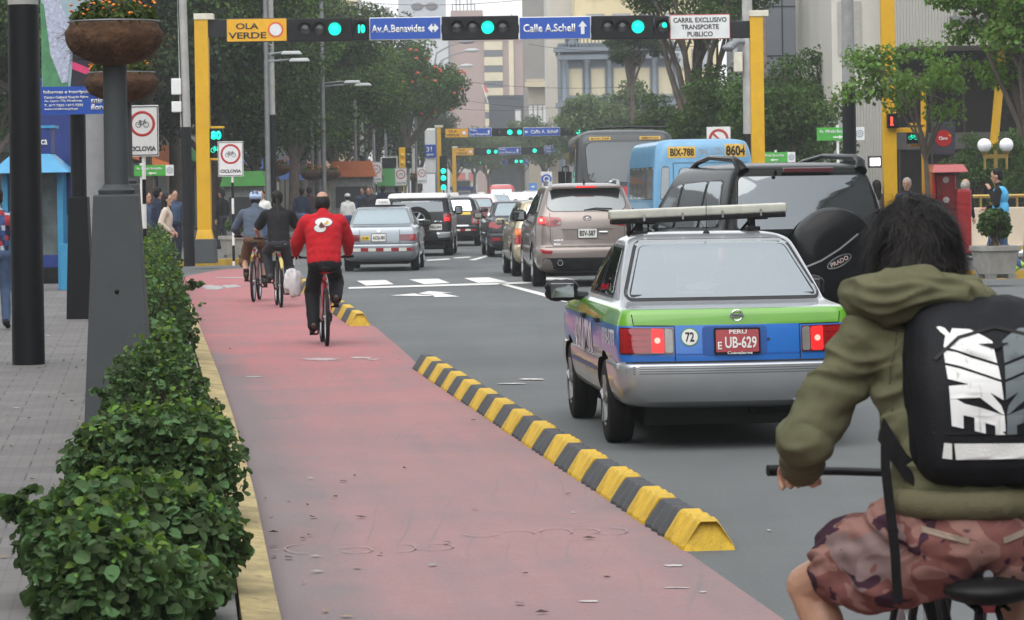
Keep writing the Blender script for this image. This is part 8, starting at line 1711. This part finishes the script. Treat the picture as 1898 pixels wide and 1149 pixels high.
t, w, h = px_b('concrete_building', 'brown-grey concrete slab tower beside the brown tower', 968, 1008, -40, 400, 20, wallm('raw_concrete', (.20, .185, .165), .18))
t, w, h = px_b('corner_building', 'angled cream building with a ribbon window below the concrete slab', 978, 1014, 152, 330, 14, wallm('cream_concrete', (.42, .37, .29)), [('s', 4, 1, .38, 3.2, -.72, .48, 8.4, 1, WHITE)], rz=-4)
band(t, 'slab', [((0, -.6, h - .3), (2.4, 1.4, .5)), ((0, -.5, h - 6.2), (2.3, 1.2, .6))], CRM)
px_b('slab_building', 'tall pale plain building right of the concrete slab', 1012, 1062, -60, 300, 24, wallm('pale_render', (.50, .48, .44)), [('e', 3, 5, 1.5, 1.4, 4, 6, 6, 4, WG)])
px_b('cream_building', 'tall cream yellow building behind the ornate house', 1064, 1330, -60, 285, 24, wallm('cream_yellow', (.62, .52, .30)), [('s', 5, 5, 1.4, 1.5, -4.5, 2.3, 6.4, 3.2, WG)])
OR_ = mat('ornate_blue_grey', (.15, .18, .21), .7, var=.15, scale=1.0); Y = 245; k = mpp(Y)
t, w, h = px_b('ornate_house', 'blue-grey ornate old house with columns and a balustrade in front of the cream building', 1038, 1250, 88, Y, 16, OR_, [('s', 5, 1, 1.0, 2.0, -3.2, 1.7, 9.6, 1, CRM), ('s', 5, 1, 1.0, 2.2, -3.2, 1.7, 5.6, 1, DG_)])
for i in range(6): x = -w / 2 + .3 + i * 1.7; m = MB(); m.lathe([(.30, 8.0), (.30, 8.2), (.2, 8.3), (.17, 10.9), (.27, 11.05), (.30, 11.25)], 12, (x, -.5, 0)); m.build('column', OR_, t, smooth=50)
band(t, 'cornice', [((0, -.4, h - .2), (w + 1.0, 1.2, .35)), ((0, -.35, h - .7), (w + .6, .9, .2)), ((0, -.5, 7.85), (w + .8, 1.2, .35)), ((0, -.4, 11.4), (w + .5, .9, .25)), ((-w / 2 + .35, -.3, 9.6), (.5, .5, 3.4)), ((-w / 2 + .35, -.3, 4), (.5, .5, 7.6))], OR_)
m = MB()
for i in range(30): m.lathe([(.05, h), (.09, h + .25), (.04, h + .5), (.07, h + .6)], 6, (-w / 2 + .4 + i * w / 31, -.7, 0))
m.box((0, -.7, h + .68), (w + .6, .3, .14)); m.build('balustrade', OR_, t); m = MB(); m.lathe([(.5, h + .2), (.55, h + .8), (.35, h + 1.0), (.4, h + 1.5), (.12, h + 2.0), (.02, h + 2.5)], 12, (-w / 2 + .9, -.3, 0)); m.build('turret', OR_, t, smooth=50)
# rooftop advert and pale flats above the left trees
t, w, h = px_b('pale_flats', 'pale flats with a rooftop advertising board above the left trees', 742, 830, 52, 400, 16, wallm('pale_flats', (.52, .53, .54))); k = mpp(400); MB().box((-.2, -.2, h + 2.0), (88 * k, .3, 4.0)).build('advert_board', mat('advert_grey', (.42, .44, .47), .6), t); m = MB(); m.sph((-.8, -.4, h + 2.6), (.75, .1, .5), 20, 10); m.sph((1.0, -.4, h + 2.6), (.75, .1, .5), 20, 10); m.path([(-.2, -.4, h + 2.7), (.4, -.4, h + 2.7)], .1, 6); m.build('printed_shapes', mat('advert_dark', (.14, .13, .14), .5), t, smooth=60); m = MB()
for z in (.2, .75): m.cyl((-w / 2, -.3, h + z), (w / 2, -.3, h + z), .06, n=5)
m.build('railing', GALV, t)
t, w, h = px_b('cream_block', 'cream wall with dark capital letters seen above the OLA VERDE board', 470, 660, 6, 240, 16, wallm('cream_left', (.60, .52, .38))); lettering('W', .5, .6, mat('letter_brown', (.12, .05, .02), .6), t, (.35, -.05, h - .55), bold=.05)
# grey panelled building and the hotel on the right
GP = mat('grey_panels', (.155, .165, .18), .4, .3, var=.1, scale=.4); Y = 118; k = mpp(Y)
t, w, h = px_b('panel_building', 'grey metal panelled building right of the gantry post', 1418, 1508, -120, Y, 22, GP, [('w', 3, 3, 3.6, .9, 4, 6, 4.4, 3.0, WG)])
for z in (1.8, 3.6, 5.4, 7.2, 9.0): MB().box((0, -.01, z + 1.0), (w, .03, .035)).build('panel_joint', SEAM, t)
for x in (-.35, .52): MB().box((x * w / 2, -.012, h / 2), (.035, .03, h)).build('panel_joint', SEAM, t)
pl = mat('rusty_cladding', (.24, .19, .17), .6, var=.3); MB().box((-w / 2 - .3, .6, h / 2), (.6, 1.0, h)).build('corner_cladding', pl, t)
t = thing('hanging_sign', 'tall yellow and grey shop sign stack fixed between the panels and the hotel', 'shop sign', A(1528, HY, 104)); t.location.z = 0; k = mpp(104); z0 = A(1528, 20, 104).z; MB().box((0, 0, 5.5), (.5, .5, 11)).build('yellow_column', mat('ochre', (.42, .24, .04), .6, var=.2), t); MB().box((-.05, -.4, z0 - .9), (.40, .5, 1.5)).build('grey_box', GALV, t, bevel=.02); MB().box((-.22, -.3, 4.6), (.12, .2, 1.0)).build('flag_panel', mat('flag_green', (.05, .28, .10), .6), t); MB().box((.12, -.3, 4.0), (.3, .2, 3.0)).build('timber_panel', mat('timber', (.12, .09, .06), .8, var=.4), t); m = MB(); m.box((.0, -.5, 3.6), (.35, .16, .14)); m.build('camera_box', SWHT, t)
Y = 96; HT = mat('hotel_pale', (.50, .485, .43), .8, var=.08, scale=.5)
def ribbed():
    m, nt, b = _nt('ribbed_panels'); tc = nt.nodes.new('ShaderNodeTexCoord'); wv = nt.nodes.new('ShaderNodeTexWave'); wv.inputs['Scale'].default_value = 3.4; wv.bands_direction = 'X'; nt.links.new(tc.outputs['Object'], wv.inputs[0]); bp = nt.nodes.new('ShaderNodeBump'); bp.inputs['Strength'].default_value = .8; bp.inputs['Distance'].default_value = .06; nt.links.new(wv.outputs['Fac'], bp.inputs['Height']); nt.links.new(bp.outputs[0], b.inputs['Normal']); b.inputs['Base Color'].default_value = (.40, .39, .35, 1); b.inputs['Roughness'].default_value = .85; return m
RIB = ribbed(); x0, x1 = A(1546, HY, Y).x, A(1990, HY, Y).x; w = x1 - x0; t = thing('hotel', 'pale hotel with ribbed walls, four grey stars and a dark glazed ground floor', 'building', (x0, Y, 0)); zb = A(1700, 88, Y).z; xw = A(1640, HY, Y).x - x0
MB().box((xw / 2, 6, 7), (xw, 12, 14)).build('side_wall', HT, t); MB().box((xw + (w - xw) / 2, 5.5, zb + 4), (w - xw, 13, 8)).build('upper_wall', RIB, t); MB().box((xw / 2, -.04, 2.6), (xw * .98, .06, 3.6)).build('ribbed_panel', RIB, t); MB().box((xw * .35, -.03, zb + .6), (xw * .45, .05, 1.6)).build('grey_panel', mat('hotel_grey', (.33, .32, .29), .8), t)
MB().box((xw + (w - xw) / 2, 3.2, zb / 2), (w - xw, .3, zb)).build('dark_glazing', mat('bronze_glass', (.018, .015, .012), .12, var=.5, scale=.8), t); MB().box((xw + (w - xw) / 2, 2.9, zb * .52), (w - xw, .2, .5)).build('glazing_band', mat('glazing_grey', (.10, .095, .09), .4), t)
for i in range(6): MB().box((xw + .8 + i * 1.0, 2.98, zb / 2), (.06, .1, zb)).build('mullion', mat('bronze', (.04, .03, .022), .4), t)
q = A(1858, HY, Y).x - x0; m = MB(); m.path([(q + .12, .3, zb), (q - .18, .3, zb * .5), (q - .3, .3, 0)], .13, 4); m.build('slanted_column', YELLOW, t)
sk = A(1760, 38, Y)
for i in range(4):
    c = A(1762 + i * 24, 38, Y); m = MB(); pts = []
    for j in range(10): a = math.pi / 2 + j * math.pi / 5; r = .20 if j % 2 == 0 else .085; pts.append((c.x - x0 + r * math.cos(a), c.z + r * math.sin(a)))
    m.prism(pts, -1.12, -1.0, 'xz'); m.build('star', mat('star_grey', (.16, .165, .16), .4, .4), t)
lettering('HOTEL', 1.9, .3, mat('star_grey', (.16, .165, .16)), t, (A(1805, 4, Y).x - x0, -1.02, A(1805, 4, Y).z), bold=.03)
# low beige wall with brass rail in front of it
a, b = A(1772, HY, 80), A(1960, HY, 80); t = thing('low_wall', 'low beige wall with brass railing behind the man in the blue vest', 'wall', ((a.x + b.x) / 2, 80, PKERB)); MB().box((0, 0, .48), (b.x - a.x, .4, .96)).build('wall', wallm('beige_wall', (.50, .42, .32)), t, bevel=.03); m = MB()
for s in range(6): m.cyl((-1.1 + s * .45, 0, .96), (-1.1 + s * .45, 0, 1.22), .03)
m.cyl((-(b.x - a.x) / 2, 0, 1.24), ((b.x - a.x) / 2, 0, 1.24), .045); m.build('brass_rail', mat('brass', (.35, .24, .07)), t, smooth=60)
mark('zebra_crossing', [[(1788, 449), (1898, 446), (1898, 452), (1788, 455)], [(1788, 462), (1898, 459), (1898, 466), (1788, 469)], [(1788, 478), (1898, 475), (1898, 482), (1788, 485)]], z=PKERB + .024)
t = thing('lit_shop', 'white shop light glowing behind the dark window beside the yellow pole', 'lamp', A(1622, 300, 95)); MB().box((0, 0, 0), (.28, .1, .22)).build('lamp_panel', mat('shop_light', (1, .97, .9), .3, var=0, emit=2.0), t); MB().box((0, .1, .0), (.4, .1, .35)).build('frame', DARK, t)
px_b('end_building', 'small pale and red building far left at the end of the street', 846, 884, 300, 470, 10, wallm('pale_end', (.45, .42, .40)), [('s', 2, 1, 1.0, 1.2, -.8, 1.6, 3.2, 1, mat('end_red', (.45, .10, .07), .7))]); far_bus = px_b('far_bus', 'blue bus far away behind the black hatchback taxi', 837, 876, 352, 300, 8, KD, [('s', 1, 1, 1.4, .9, 0, 1, 1.9, 1, WG)], cat='bus')
t = thing('flag', 'red and white flag hanging from a pole before the brown tower', 'flag', A(897, 172, 505)); m = MB(); m.path([(.6, 0, -1.6), (-.3, 0, 1.6)], .05, 5); m.build('flag_pole', WHITE, t); m = MB(); m.add([(-.3, 0, 1.6), (.35, .1, .9), (.75, 0, .1), (.35, .05, .0), (.0, 0, .3)], [(0, 1, 2, 3, 4)]); m.build('cloth', mat('flag_red', (.5, .08, .08), .8), t)
# the street behind the viewer: what the car windows mirror
for i, (x, Y0, L_, h, c) in enumerate(((-27, -75, 50, 15, (.16, .15, .14)), (-26, -20, 55, 11, (.22, .20, .17)), (30, -80, 60, 18, (.2, .2, .19)), (29, -15, 55, 14, (.12, .12, .12)))):
    block_b('street_building', ['brown building behind the viewer on the left', 'pale shop building beside the viewer on the left', 'tall grey building behind the viewer on the right', 'dark building beside the viewer on the right'][i], x, Y0, 24, L_, h, wallm('wall_back_%d' % i, c), [('e' if x < 0 else 'w', 6, 3, 1.6, 1.6, 4, 7.5, 4, 3.4, WG)])
for i, (x, Y0, sc) in enumerate(((-9, -8, 1.1), (-10, -24, 1.2), (-9, 6, .9), (12.5, -12, 1.2), (12, 4, 1.0), (13, -30, 1.3))): dup(protoA if i % 2 else protoB, (x, Y0, PKERB), i * 1.3, ['first tree behind the viewer on the left', 'second tree behind the viewer on the left', 'tree beside the viewer on the left', 'first tree behind the viewer on the right', 'tree beside the viewer on the right', 'second tree behind the viewer on the right'][i], sc)
# overhead cables
def cable(label, a, b, sag=.5, r=.012):
    a, b = A(*a), A(*b); t = thing('overhead_cable', label, 'cable', a, 0, 'overhead cables'); d = b - a; m = MB(); m.path([d * u - Vector((0, 0, 4 * sag * u * (1 - u))) for u in [i / 14 for i in range(15)]], r, 5); m.build('cable', BLACK, t)
for i, (a, b, s) in enumerate((((640, 2, 150), (1000, -4, 150), .25), ((560, 40, 140), (730, 12, 170), .2), ((700, 120, 210), (1180, 160, 170), .6), ((760, 165, 230), (1070, 200, 210), .4), ((980, 82, 160), (1330, 80, 112), .3), ((760, 190, 230), (1010, 202, 230), .3), ((1125, 195, 140), (1300, 190, 112), .1), ((1120, 222, 140), (1330, 215, 112), .1))):
    cable(['topmost cable crossing the white sky', 'cable rising right over the OLA VERDE board', 'long cable sagging before the brown tower', 'lower cable sagging across the tower foot', 'cable running to the right gantry post', 'lowest cable above the second gantry', 'upper cable tied to the forked tree', 'lower cable tied to the forked tree'][i], a, b, s)
# city air: pale, even, thin
m = bpy.data.materials.new('city_haze'); m.use_nodes = True; nt = m.node_tree; nt.nodes.clear(); pv = nt.nodes.new('ShaderNodeVolumePrincipled'); pv.inputs['Color'].default_value = (.92, .95, .97, 1); pv.inputs['Density'].default_value = .0007; pv.inputs['Anisotropy'].default_value = .2; on = nt.nodes.new('ShaderNodeOutputMaterial'); nt.links.new(pv.outputs[0], on.inputs['Volume'])
hz_ = MB().box((0, 540, 39), (1300, 1300, 80)).build('haze', m); tag(hz_, kind='stuff')
